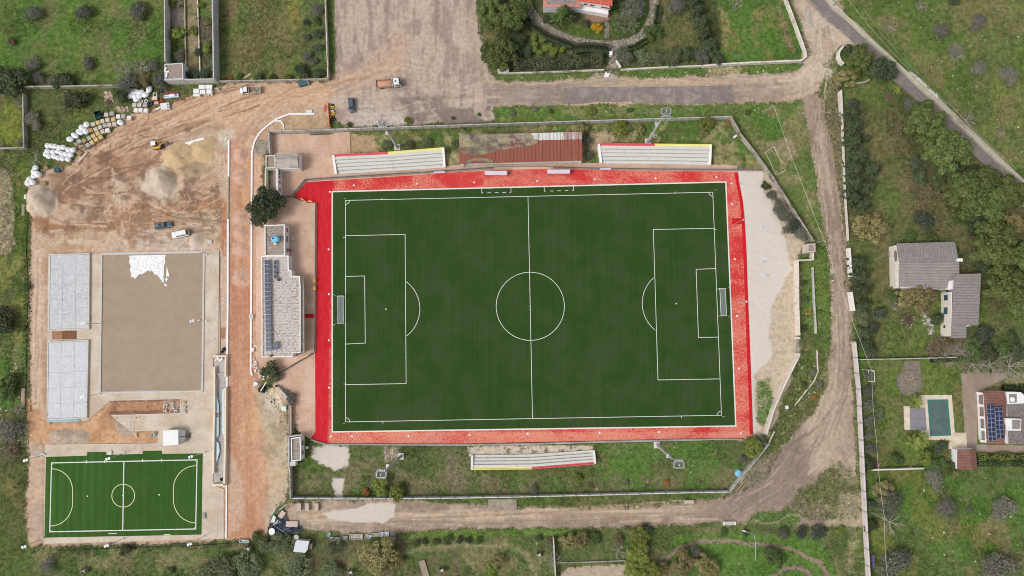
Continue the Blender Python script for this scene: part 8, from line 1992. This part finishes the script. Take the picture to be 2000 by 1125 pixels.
# (zone phrase, [(x, y, radius in photo pixels, kind)...])
TREES = [
('in the upper-left meadow', [(60,26,20, 'olive'),(160,24,19, 'olive'),(270,20,22, 'olive'),(172,123,15, 'olive'),(61,122,19, 'greyolive'),(21,82,13, 'brown'),(279,73,9, 'bare')]),
('by the upper-left stone wall', [(18,150,40, 'dark'),(72,150,17, 'greyolive'),(122,160,22, 'dark'),(148,190,26, 'dark'),(128,156,12, 'barecrooked'),(62,232,22, 'greyolive'),(100,158,14, 'greyolive')]),
('beside the walled garden', [(240,138,23, 'mixbare'),(270,130,22, 'mixbare'),(250,160,24, 'olive'),(283,155,15, 'mimosa'),(310,158,20, 'olive'),(238,186,17, 'dark'),(296,128,16, 'greyolive'),(208,200,10, 'brown')]),
('inside the walled garden', [(346,62,17, 'citrus'),(375,60,13, 'citrus'),(402,91,14, 'citrus'),(406,41,9, 'citrus'),(334,6,12, 'citrus'),(346,4,12, 'mixbare'),(392,8,9, 'citrus'),(386,102,10, 'blue'),(350,108,15, 'greyolive'),(378,144,13, 'blue'),(400,144,13, 'blue'),(387,36,4, 'dark')]),
('along the brown field edge', [(619,16,16, 'greyolive'),(598,44,9, 'blue'),(618,40,10, 'green'),(620,66,12, 'blue'),(598,72,9, 'olive'),(621,92,11, 'olive'),(600,108,11, 'olive'),(613,118,9, 'olive'),(590,138,17, 'dark'),(623,144,13, 'dark'),(506,150,10, 'dark'),(560,151,9, 'yellowgreen'),(448,152,7, 'orange'),(467,150,9, 'green'),(532,150,9, 'green')]),
('beside the parking ground', [(955,8,34, 'pine'),(992,38,40, 'pine'),(974,102,40, 'pine'),(1015,5,26, 'pine'),(1010,82,22, 'dark')]),
('in the citrus plot', [(1043,70,12, 'citrus'),(1062,74,13, 'citrus'),(1045,92,13, 'citrus'),(1070,92,13, 'citrus'),(1082,96,11, 'citrus'),(1099,94,10, 'citrus'),(1052,106,13, 'citrus'),(1080,110,12, 'citrus'),(1100,110,11, 'green'),(1028,100,16, 'dark'),(1012,120,14, 'blue')]),
('in front of the farmhouse', [(1100,28,26, 'conifer'),(1122,34,10, 'dark'),(1166,53,13, 'yellow'),(1145,45,9, 'dark'),(1221,42,27, 'oleander'),(1242,14,30, 'olive'),(1205,8,16, 'dark'),(1068,38,10, 'dark')]),
('right of the round garden', [(1279,62,22, 'green'),(1322,10,20, 'greyolive'),(1292,34,10, 'mixbare'),(1440,6,17, 'bare'),(1445,108,6, 'barecrooked'),(1356,4,20, 'cypress'),(1362,24,20, 'cypress'),(1370,46,21, 'cypress'),(1378,66,20, 'cypress'),(1386,88,20, 'cypress')]),
('along the top road', [(1222,107,21, 'olive'),(1258,110,20, 'oleander'),(1283,112,20, 'oleander'),(1315,110,22, 'oleander'),(1345,105,17, 'dark'),(1372,110,20, 'olive'),(1398,112,18, 'dark')]),
('in the upper-right field', [(1802,12,16, 'bare'),(1741,50,19, 'bare'),(1864,3,13, 'dark'),(1913,42,22, 'greyolive'),(1840,60,20, 'greyolive'),(1868,100,22, 'mixbare'),(1868,99,15, 'greyolive'),(1914,130,19, 'greyolive'),(1972,145,26, 'greyolive'),(1890,233,22, 'bare'),(1955,258,13, 'bare')]),
('in the wooded triangle', [(1655,98,14, 'dark'),(1682,112,30, 'pine'),(1720,138,31, 'bigtree'),(1652,154,22, 'mimosa'),(1668,146,15, 'yellowgreen'),(1634,160,14, 'mimosa'),(1762,192,12, 'green'),(1776,204,15, 'olive'),(1738,190,12, 'brown')]),
('beside the dirt track', [(1668,205,14, 'blue'),(1663,222,21, 'cypress'),(1667,248,23, 'cypress'),(1665,278,24, 'cypress'),(1689,272,14, 'cypress'),(1677,305,24, 'cypress'),(1701,330,23, 'cypress'),(1667,332,24, 'cypress'),(1667,358,24, 'cypress'),(1695,364,20, 'cypress'),(1663,388,24, 'cypress'),(1685,398,21, 'cypress'),(1704,445,35, 'mimosa'),(1676,440,20, 'brown'),(1677,512,23, 'cypress'),(1679,540,24, 'cypress'),(1683,568,21, 'cypress'),(1685,596,19, 'cypress'),(1686,622,19, 'oleander'),(1690,648,19, 'dark'),(1695,672,19, 'dark'),(1705,690,12, 'olive')]),
('between villa and asphalt road', [(1808,236,45, 'pine'),(1852,298,50, 'pine'),(1826,262,24, 'pine'),(1900,330,15, 'dark'),(1888,382,50, 'pine'),(1930,395,40, 'pine'),(1965,372,40, 'pine'),(1945,482,52, 'pine'),(1978,440,25, 'mimosa'),(2003,400,22, 'mimosa'),(1966,560,45, 'pine'),(2010,500,36, 'pine'),(1918,352,34, 'pine'),(1930,440,30, 'pine'),(1992,600,30, 'pine'),(1870,330,24, 'dark'),(1900,415,22, 'dark'),(1925,520,22, 'dark'),(1975,520,24, 'dark'),(1835,285,20, 'dark'),(1790,318,15, 'blue'),(1800,345,20, 'dark'),(1880,425,20, 'green'),(1905,497,18, 'bare'),(1898,448,14, 'dark'),(1836,352,18, 'green')]),
('around the tiled villa', [(1804,430,24, 'blue'),(1796,582,34, 'mimosa'),(1770,578,22, 'mimosa'),(1752,592,19, 'mixbare'),(1832,622,15, 'dark'),(1722,612,16, 'blue'),(1708,640,15, 'blue'),(1776,626,14, 'brown'),(1744,578,15, 'green'),(1925,650,22, 'blue'),(1978,662,18, 'green'),(1780,462,16, 'green'),(1820,462,16, 'green')]),
('in line below the villa', [(1826,682,25, 'brown'),(1855,672,20, 'brown'),(1880,686,26, 'mixbare'),(1850,695,24, 'mixbare'),(1905,690,20, 'green'),(1930,690,22, 'dark'),(1960,688,22, 'green'),(1990,690,22, 'dark'),(1905,712,30, 'mixbare'),(1940,714,33, 'mixbare'),(1978,716,33, 'mixbare'),(1868,692,24, 'mixbare'),(1912,668,14, 'green')]),
('in the pool garden', [(1696,735,11, 'greyolive'),(1697,765,14, 'olive'),(1698,792,15, 'olive'),(1700,820,14, 'olive'),(1718,809,13, 'oleander'),(1699,850,11, 'olive'),(1700,878,15, 'olive'),(1700,905,14, 'dark'),(1752,898,16, 'green'),(1808,894,18, 'citrus'),(1838,874,14, 'blue'),(1830,910,22, 'green'),(1862,914,16, 'green'),(1820,882,12, 'green')]),
('in the lower-right field', [(1828,936,24, 'greyolive'),(1852,994,26, 'greyolive'),(1961,994,30, 'greyolive'),(1728,962,24, 'mimosa'),(1738,985,30, 'olive'),(1742,1022,27, 'bare'),(1746,1104,33, 'olive'),(1950,1108,38, 'greyolive'),(1893,996,7, 'greyolive'),(1702,1028,15, 'dark'),(1700,985,12, 'blue')]),
('on the bottom-right park lawn', [(1415,1041,10, 'green'),(1456,1040,9, 'green'),(1498,1043,9, 'mixbare'),(1531,1043,14, 'olive'),(1566,1040,14, 'blue'),(1598,1042,19, 'blue'),(1641,1036,11, 'citrus'),(1516,1090,25, 'green'),(1378,1105,26, 'mimosa'),(1330,1100,28, 'mimosa'),(1360,1080,16, 'greyolive')]),
('in the tall bottom-edge group', [(1250,1052,22, 'yellowgreen'),(1246,1082,25, 'yellowgreen'),(1238,1112,24, 'yellowgreen'),(1275,1118,22, 'yellowgreen'),(1298,1112,14, 'mimosa'),(1262,1038,14, 'dark'),(1208,1076,18, 'bare'),(1210,1055,14, 'brown')]),
('beside the thin park wall', [(1108,1056,18, 'mimosa'),(1132,1056,18, 'mimosa'),(1162,1054,15, 'green'),(1076,1060,12, 'brown'),(1080,1094,20, 'bare'),(1053,1051,8, 'dark'),(958,1112,17, 'citrus'),(975,1098,15, 'mimosa')]),
('at the lower-left edge', [(735,1088,40, 'mimosa'),(765,1095,22, 'mimosa'),(650,1070,19, 'oleander'),(648,1112,20, 'oleander'),(580,1110,30, 'oleander'),(545,1062,20, 'oleander'),(562,1066,18, 'oleander'),(516,1066,18, 'oleander'),(440,1112,34, 'oleander'),(482,1108,30, 'oleander'),(410,1112,20, 'oleander'),(245,1076,13, 'dark'),(333,1114,8, 'dark'),(560,1050,8, 'citrus'),(500,1050,14, 'green'),(90,1105,18, 'greyolive')]),
('in the park edge row', [(830,1057,7, 'dark'),(852,1058,9, 'green'),(875,1055,12, 'green'),(896,1054,8, 'dark'),(915,1055,8, 'dark'),(935,1055,9, 'green'),(812,1062,9, 'green')]),
('on the lawn south of the pitch', [(742,950,22, 'yellowgreen'),(775,962,18, 'yellowgreen'),(714,962,11, 'orange'),(722,945,9, 'greyolive'),(1042,955,12, 'greyolive'),(1130,934,9, 'yellowgreen'),(1153,950,6, 'mimosa'),(1303,942,8, 'orange'),(1470,872,22, 'yellowgreen'),(1486,862,14, 'olive'),(1452,898,10, 'greyolive'),(1225,943,6, 'greyolive'),(1262,948,5, 'brown'),(1367,942,5, 'brown')]),
('on the strip north of the pitch', [(1045,213,7, 'greyolive'),(1154,217,11, 'yellowgreen'),(1138,252,14, 'mimosa'),(1148,275,11, 'olive'),(1150,300,12, 'olive'),(1210,252,19, 'yellowgreen'),(1250,253,11, 'mimosa'),(1381,238,17, 'yellowgreen'),(1375,258,10, 'mimosa'),(1424,239,6, 'orange'),(1446,264,8, 'yellowgreen'),(796,235,9, 'yellowgreen'),(682,242,7, 'green'),(755,282,12, 'oleander'),(800,284,12, 'oleander'),(835,278,12, 'oleander'),(888,280,9, 'oleander')]),
('below the diagonal wall', [(1497,362,11, 'dark'),(1508,382,13, 'olive'),(1520,402,16, 'olive'),(1535,422,18, 'olive'),(1550,442,18, 'blue'),(1565,458,17, 'olive'),(1540,400,12, 'brown'),(1562,430,12, 'brown'),(1534,450,10, 'greyolive')]),
('beside the clubhouse', [(516,399,40, 'bigtree'),(527,722,20, 'dark'),(534,738,16, 'oleander'),(568,780,15, 'greyolive'),(558,768,10, 'greyolive'),(573,815,10, 'mixbare'),(570,838,10, 'greyolive')]),
('in the far-left scrub', [(8,624,26, 'dark'),(20,840,30, 'greyolive'),(36,800,14, 'mixbare'),(12,760,26, 'green'),(44,640,8, 'green'),(50,560,9, 'dark'),(22,880,22, 'brown'),(6,290,10, 'greyolive'),(38,278,8, 'greyolive'),(34,206,10, 'mixbare')]),
('east of the white walls', [(1602,788 - 180,6, 'green'),(1572,552,7, 'green'),(1576,585,8, 'green'),(1582,612,5, 'orange'),(1572,640,8, 'green'),(1592,776,7, 'orange'),(1588,728,9, 'greyolive'),(1570,752,7, 'green'),(1600,750,9, 'greyolive')]),
('on the top road verge', [(1075,217,7, 'green'),(1000,220,8, 'greyolive'),(1230,214,8, 'green'),(1460,219,7, 'green'),(935,223,5, 'green'),(885,230,5, 'green')]),
]
TALL = {'pine': 1.15, 'bigtree': 1.1, 'mimosa': 1.0, 'yellowgreen': 1.1, 'cypress': .95, 'conifer': 1.2, 'olive': .85, 'greyolive': .8, 'dark': .85}
rnt = random.Random(77)
for zone, items in TREES:
 by = {}
 for it in items: by.setdefault(LOOK[it[3]][0], []).append(it)
 for look, its in by.items():
  xs = [i[0] for i in its]; ys = [i[1] for i in its]
  hor = (max(xs) - min(xs)) >= (max(ys) - min(ys)); its = sorted(its, key=lambda i: i[0] if hor else i[1]); n = len(its)
  for k, (x, y, r_, kd) in enumerate(its):
   _, nm_, cat = LOOK[kd]; rm = r_ * .139
   sz = 'small ' if r_ < 9 and 'small' not in look else ('large ' if r_ > 30 and 'big' not in look else '')
   lb = '%s%s %s' % (sz, look, zone) if n == 1 else '%s%s %s, %s of %s from %s' % (sz, look, zone, ORD[k], NUM[n], 'left' if hor else 'top')
   hz = rm * TALL.get(kd, .8) * (1.0 if rm < 3 else .85)
   p = G(x, y, hz * .75); p.z = max(0, gz(p.x, p.y))
   t = thing(nm_, lb, cat, p, rnt.uniform(0,6.28),('plants ' + zone) if n > 1 or len(items) > 1 else None)
   o = obj('crown', rnt.choice(CR[kd]), None, t);
   if kd not in ('bare','barecrooked','mixbare'): obj('trunk', TRK[rnt.randrange(4)], None, t)
   sq = rnt.uniform(.88,1.14); t.scale = (rm * sq, rm / sq, hz)
# hedges
def hedge(pts, w, h, kind, label, seed, dens=55, L=.32, asp=.6, clip=False):
 P = [Vector(tuple(G(x, y, h * .6))[:2]) for x, y in pts]; rng = np.random.default_rng(seed); pos, nor, tin = [], [], []
 for a, b_ in zip(P, P[1:]):
  d = b_ - a; Lg = d.length; d.normalize(); nn = Vector((-d.y, d.x)); n = int(Lg * (w + h) * dens / 2)
  for _ in range(n):
   s = rng.random() * Lg; th = rng.uniform(-.1,1.1) * np.pi
   u, v = np.cos(th), np.sin(th); e = .25 if clip else 1.0
   uu = np.sign(u) * abs(u) ** e; vv = np.sign(v) * abs(v) ** e
   k = 1 + rng.normal(0,.04 if clip else .14) + (0 if clip else .22 * np.sin(s * 1.1 + seed))
   q = a + d * s + nn * (uu * w / 2 * k); pos.append((q.x, q.y, max(.02,.15 + (h - .15) * vv * k))); nor.append((nn.x * u + rng.normal(0,.5), nn.y * u + rng.normal(0,.5), v + .2)); tin.append(.38 + rng.normal(0,.2) + .1 * np.sin(s * .9 + 1))
 pos, nor, tin = np.array(pos), np.array(nor), np.array(tin); nor /= np.linalg.norm(nor, axis=1)[:, None]
 t = thing('hedge', label, 'hedge', (P[0].x, P[0].y, 0)); pos -= np.array([P[0].x, P[0].y, 0])
 me = leaf_mesh('foliage', pos, nor, L, asp, tin, rng); me.materials.append(LEAF[kind]); obj('foliage', me, None, t)
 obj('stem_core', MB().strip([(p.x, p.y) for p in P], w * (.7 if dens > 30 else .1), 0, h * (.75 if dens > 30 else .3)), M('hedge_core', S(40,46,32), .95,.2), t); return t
hedge([(1003,122),(1060,124),(1120,122),(1178,114)], 4.2,2.6, 'oleander','long loose oleander hedge behind the thin white roadside wall', 1,60,.42,.35)
hedge([(1120,95),(1155,93),(1188,97)], 2.6,2.2, 'dark','dark clipped hedge left of the cobbled entrance', 2,110,.24,.7, True)
hedge([(1012,-10),(1018,22),(1040,52),(1070,72),(1118,90)], 1.7,1.8, 'dark','dark clipped hedge following the outside of the cobbled drive', 3,110,.24,.7, True)
hedge([(1262,78),(1240,92),(1225,96)], 1.6,1.4, 'green','green clipped hedge right of the cobbled entrance', 4,110,.24,.7, True)
hedge([(1285,10),(1284,34),(1280,44)], 1.6,1.4, 'green','narrow green hedge along the right side of the cobbled drive', 5,110,.24,.7, True)
hedge([(1820,703),(1880,701),(1900,703)], 1.8,1.6, 'green','green hedge behind the bare trees of the pool garden', 6,70,.3,.6)
hedge([(1908,893),(1960,892),(2030,893)], 2.1,1.4, 'yellowgreen','olive-green hedge below the pool house', 7,70,.32,.6)
hedge([(1908,905),(1960,905),(2030,906)], 1.9,1.5, 'green','darker green hedge, outer one below the pool house', 8,80,.3,.6)
hedge([(1960,758),(2030,762)], 2.2,1.3, 'green','small green bank above the pool house roof', 9,70,.3,.6)
hedge([(1990,470),(2000,540)], 3,3, 'dark','dark thicket at the right edge between the pines', 10,40,.4,.6)
hedge([(1005,60),(1012,90),(1008,112)], 3,2.2, 'dark','dark undergrowth right of the big pines', 11,40,.36,.6)
hedge([(55,410),(50,480),(54,560),(52,640),(50,700),(50,770)], 1.8,.45, 'green','ragged green scrub edge along the left side of the yard', 12,16,.4,.5)
hedge([(110,1076),(240,1070),(380,1066),(500,1058)], 1.6,.4, 'dark','low dark scrub strip below the futsal pitch', 13,14,.4,.5)
# palms and the banana-like plant
def frond_mesh(L, w, n, m, seed, arch=.35, wide=False):
 rn = random.Random(seed); mb = MB(); pr = None
 for k in range(n + 1):
  t = k / n; x = L * t; z = arch * L * (math.sin(t * 2.2) * .9 - t * t * .55); pr_ = (x, 0, z)
  if pr: mb.tube(pr, pr_, .05 * (1 - t) + .015, n=3)
  if k and k < n + 1:
   for s in (-1,1):
    lw = w * (math.sin(min(1, t * 1.15 + .1) * math.pi) * .9 + .12); q = (x + lw * .55, s * lw, z - lw * .25)
    if wide: mb.face([(x - L / n * .8,0, z),(x, s * lw * .8, z - .1),(x + L / n * .6,0, z)])
    else: mb.face([(x - .035,0, z), q, (x + .055,0, z)])
  pr = pr_
 me = mesh_of('frond', mb, m); a = me.attributes.new('tint','FLOAT','POINT'); a.data.foreach_set('value', [rn.uniform(.3,.9) for _ in me.vertices]); return me
FR = [frond_mesh(1,.24,13, LEAF['palm'], k) for k in range(3)]; FB = [frond_mesh(1,.20,7, LEAF['palm'], 7 + k, .3, True) for k in range(2)]
def palm(x, y, r_, label, n, fr, hgt, nm_='palm_tree', cat='palm tree'):
 rm = r_ * .139; p = G(x, y, hgt); p.z = 0; t = thing(nm_, label, cat, p)
 lob('trunk', MB().tube((0,0,-.1),(0,0, hgt), .22,.17,8), M_BARK, t)
 rn = random.Random(int(x))
 for k in range(n):
  o = obj('frond', fr[k % len(fr)], None, t); o.location = (0,0, hgt - .05); ti = rn.uniform(-.75,.25) if k % 3 else rn.uniform(-1.1,-.7)
  o.rotation_euler = (rn.uniform(-.2,.2), ti * .7,2.4 * k + rn.uniform(-.2,.2)); s = rm * rn.uniform(.75,1.08); o.scale = (s, s, s)
palm(1785,785,19, 'spiky palm at the upper-left corner of the pool deck', 26, FR, 1.6); palm(1783,862,20, 'left crown of the two spiky palms below the pool deck', 28, FR, 1.8); palm(1800,856,17, 'right crown of the two spiky palms below the pool deck', 22, FR, 1.6); palm(1797,868,15, 'lowest small spiky palm by the green shrubs', 18, FR, 1.3)
palm(1749,174,15, 'bright broad-leaved plant beside the asphalt road', 16, FB, 1.6, 'banana_plant','plant')
# overgrowth on the rusty shelter
rng = np.random.default_rng(5); pos, nor, tin = [], [], []
reg = [(898,262),(1050,264),(1049,280),(1020,286),(975,292),(940,302),(905,300),(898,288)]
while len(pos) < 9000:
 x, y = rng.uniform(897,1050), rng.uniform(260,304)
 if sd_poly(np.array([x]), np.array([y]), reg)[0] > rng.normal(0,1.2): continue
 if vnoise(np.array([x * .11]), np.array([y * .16]), 2)[0] < .22 + (.2 if y < 272 else 0): continue
 p = G(x, y, HR + .1 - (y - 262) / 54 * .6); pos.append((p.x, p.y, p.z + abs(rng.normal(0,.08)))); nor.append((rng.normal(0,.4), rng.normal(0,.4), 1)); tin.append(vnoise(np.array([x * .09 + 7]), np.array([y * .12]), 3)[0] * 1.3 - .15 + rng.normal(0,.15))
for k in range(700):
 x = rng.uniform(912,962); y = 315 + 6 * ((x - 937) / 25) ** 2 - 4 + rng.normal(0,1.2); p = G(x, y, HR - .35); pos.append((p.x, p.y, p.z + .08)); nor.append((rng.normal(0,.4), rng.normal(0,.4), 1)); tin.append(rng.normal(.5,.25))
pos = np.array(pos) - np.array(wloc(SHELTER)); nor = np.array(nor); nor /= np.linalg.norm(nor, axis=1)[:, None]
me = leaf_mesh('overgrowth', pos, nor, .34,.5, np.array(tin), rng); me.materials.append(m_leaf('dry_overgrowth', S(128,104,108), S(190,186,146))); obj('overgrowth', me, None, SHELTER, kind='stuff')

# ------------------------------------------------------------------ ground cover: tufts of grass and weeds, loose stones
def tufts(name, n, seed, cond, L, zlift, blades=3, lo=.62, hi=1.45):
 rng = np.random.default_rng(seed); ok = np.argwhere(cond); pick = ok[rng.integers(0, len(ok), n)]
 x = XS[pick[:, 1]] + rng.uniform(-.5,.5, n) * GS; y = YS[pick[:, 0]] + rng.uniform(-.5,.5, n) * GS; z = HGT[pick[:, 0], pick[:, 1]]
 c = GC[pick[:, 0], pick[:, 1]] * rng.uniform(lo, hi, n)[:, None] * np.array([1,1,1]) * (1 + rng.normal(0,.07,(n, 3)))
 V, Cc = [], []
 for b_ in range(blades):
  a = rng.uniform(0,2*np.pi, n); l = L * rng.uniform(.5,1.5, n); w = l * .38; h = zlift * rng.uniform(.4,1.4, n)
  ca, sa = np.cos(a), np.sin(a)
  p0 = np.stack([x - sa * w, y + ca * w, z - .03], 1); p1 = np.stack([x + sa * w, y - ca * w, z - .03], 1); p2 = np.stack([x + ca * l, y + sa * l, z + h], 1)
  V.append(np.stack([p0, p1, p2], 1)); Cc.append(np.repeat(c * rng.uniform(.85,1.15, n)[:, None], 3, axis=0))
 V = np.concatenate(V).reshape(-1,3); Cc = np.concatenate(Cc); nf = len(V) // 3
 me = bpy.data.meshes.new(name); me.vertices.add(len(V)); me.vertices.foreach_set('co', V.reshape(-1)); me.loops.add(nf * 3); me.loops.foreach_set('vertex_index', np.arange(nf * 3, dtype=np.int32))
 me.polygons.add(nf); me.polygons.foreach_set('loop_start', np.arange(0, nf * 3,3, dtype=np.int32)); me.polygons.foreach_set('loop_total', np.full(nf, 3, np.int32)); me.update(calc_edges=True)
 c4 = np.ones((len(V), 4)); c4[:, :3] = np.clip(Cc, 0,.8); a = me.attributes.new('Col','FLOAT_COLOR','POINT'); a.data.foreach_set('color', c4.reshape(-1))
 me.materials.append(M_TUFT); o = bpy.data.objects.new(name, me); COL.objects.link(o); o['kind'] = 'stuff'; return o
M_TUFT, n, l, b = newmat('grass_blade'); ca = n.new('ShaderNodeAttribute'); ca.attribute_name = 'Col'; l.new(ca.outputs['Color'], b.inputs['Base Color']); b.inputs['Roughness'].default_value = .9; b.inputs['Specular IOR Level'].default_value = .1
inv = (PX > -30) & (PX < 2030) & (PY > -30) & (PY < 1155)
tufts('grass_tufts', 120000,1,(VEG > .6) & inv & (FLAT == 0) & ~NOG, .26,.14,2)
tufts('weed_clumps', 9000,2,(VEG > .3) & (VEG < .97) & inv & (FLAT == 0) & ~NOG, .45,.3,4,.55,1.4)
sb = ((REG == 0) | (REG == 6)) & inv & (VEG > .5) & (FLAT == 0) & ~NOG & (fbm(GX, GY, .12,4,5) > .56)
tufts('rough_herbage', 24000,3, sb, .36,.26,3,.62,1.4)
# stones: small irregular lumps
def stones(name, n, seed, region, smin, smax, cols, cond=None):
 rng = np.random.default_rng(seed); rn = random.Random(seed); mb = MB(); xs = [p[0] for p in region]; ys = [p[1] for p in region]; k = 0
 while k < n:
  x, y = rng.uniform(min(xs), max(xs)), rng.uniform(min(ys), max(ys))
  if sd_poly(np.array([x]), np.array([y]), region)[0] > 0: continue
  p = G(x, y); s = smin + (smax - smin) * rng.random() ** 3; z = max(0, gz(p.x, p.y)) if gz(p.x, p.y) > -.12 else .06
  mb.box(p.x, p.y, z - .02, s, s * rng.uniform(.5,1), s * rng.uniform(.3,.6), rng.uniform(0,3), rng.uniform(.4,.75)); k += 1
 o = obj(name, mb, cols); o['kind'] = 'stuff'; return o
M_STN = M('pale_stone', S(222,214,204), .9,.1,3); M_STNB = M('brown_stone', S(190,162,138), .9,.15,3); M_STG = M('grey_stone', S(188,182,174), .9,.12,3)
stones('loose_stones', 160,1, [(60,330),(440,260),(440,480),(60,480)], .1,.5, M_STN)
stones('loose_stones', 90,2, [(340,320),(440,310),(440,440),(340,440)], .12,.45, M_STN)
stones('loose_stones', 120,3, [(160,400),(215,400),(215,450),(160,450)], .1,.5, M_STN)
stones('clods', 220,4, [(100,320),(330,240),(440,300),(430,440),(70,460)], .1,.4, M('brown_clod', S(176,142,118), .95,.15,2))
stones('clods', 160,5, [(55,785),(255,785),(305,865),(60,868)], .1,.45, M('orange_clod', S(196,150,112), .95,.15,2))
stones('rubble', 120,6, [(318,783),(352,781),(351,805),(318,806)], .15,.6, M_STN)
stones('loose_stones', 60,7, [(220,785),(350,782),(350,805),(218,808)], .1,.35, M_STN)
stones('gravel_heap', 130,8, [(1571,18),(1582,24),(1589,52),(1582,54),(1574,36)], .2,.7, M_STG)
stones('loose_stones', 90,9, [(975,140),(1560,125),(1560,145),(975,158)], .1,.5, M_STN)
stones('loose_stones', 70,10, [(965,208),(1560,203),(1570,230),(965,232)], .1,.4, M_STN)
stones('loose_stones', 130,11, [(1720,0),(2000,0),(2000,330),(1900,240)], .1,.45, M_STN)
stones('field_stones', 90,12, [(1775,140),(1782,140),(1836,190),(1828,192)], .25,.7, M_STN)
stones('loose_stones', 110,13, [(1740,940),(1998,930),(1998,1120),(1740,1120)], .1,.5, M_STN)
stones('loose_stones', 200,14, [(1440,480),(1560,500),(1560,700),(1480,830),(1466,760)], .05,.25, M('sand_stone', S(176,160,142), .9,.1))
stones('rubble', 130,15, [(1563,700),(1600,690),(1608,740),(1570,800),(1520,860)], .12,.6, M_STG)
stones('rubble', 60,16, [(1564,530),(1600,525),(1606,640),(1566,645)], .1,.5, M_STG)
stones('loose_stones', 160,17, [(500,760),(562,790),(562,980),(525,1010)], .08,.35, M_STG)
stones('loose_stones', 90,18, [(620,870),(1440,868),(1420,955),(600,968)], .08,.4, M_STN)
stones('gravel', 260,19, [(345,418),(420,412),(430,430),(425,465),(395,460)], .1,.35, M_STG)
stones('loose_stones', 110,20, [(700,220),(960,225),(960,240),(690,246)], .1,.45, M('dark_stone', S(160,148,140), .9,.1))
stones('loose_stones', 90,21, [(0,680),(50,680),(50,830),(0,830)], .1,.5, M_STN)
stones('rubble', 150,22, [(205,178),(220,180),(222,205),(206,208)], .2,.8, M('pinkish_rubble', S(204,184,168), .9,.15))
stones('rubble', 90,23, [(224,208),(255,208),(253,220),(226,220)], .2,.8, M('pinkish_rubble', (0,0,0)))
stones('rubble', 60,24, [(146,280),(172,285),(165,300),(150,300)], .2,.8, M('pinkish_rubble', (0,0,0)))
stones('garden_stones', 110,25, [(1790,600),(1812,608),(1826,650),(1815,655),(1800,620)], .2,.8, M_STG)
stones('loose_stones', 60,26, [(1760,610),(1790,620),(1780,640),(1755,630)], .1,.5, M_STG)
stones('rubble', 120,27, [(0,820),(52,820),(52,870),(0,880)], .15,.6, M_STG)
stones('loose_stones', 70,28, [(650,1050),(1080,1050),(1080,1120),(650,1120)], .08,.35, M_STN)
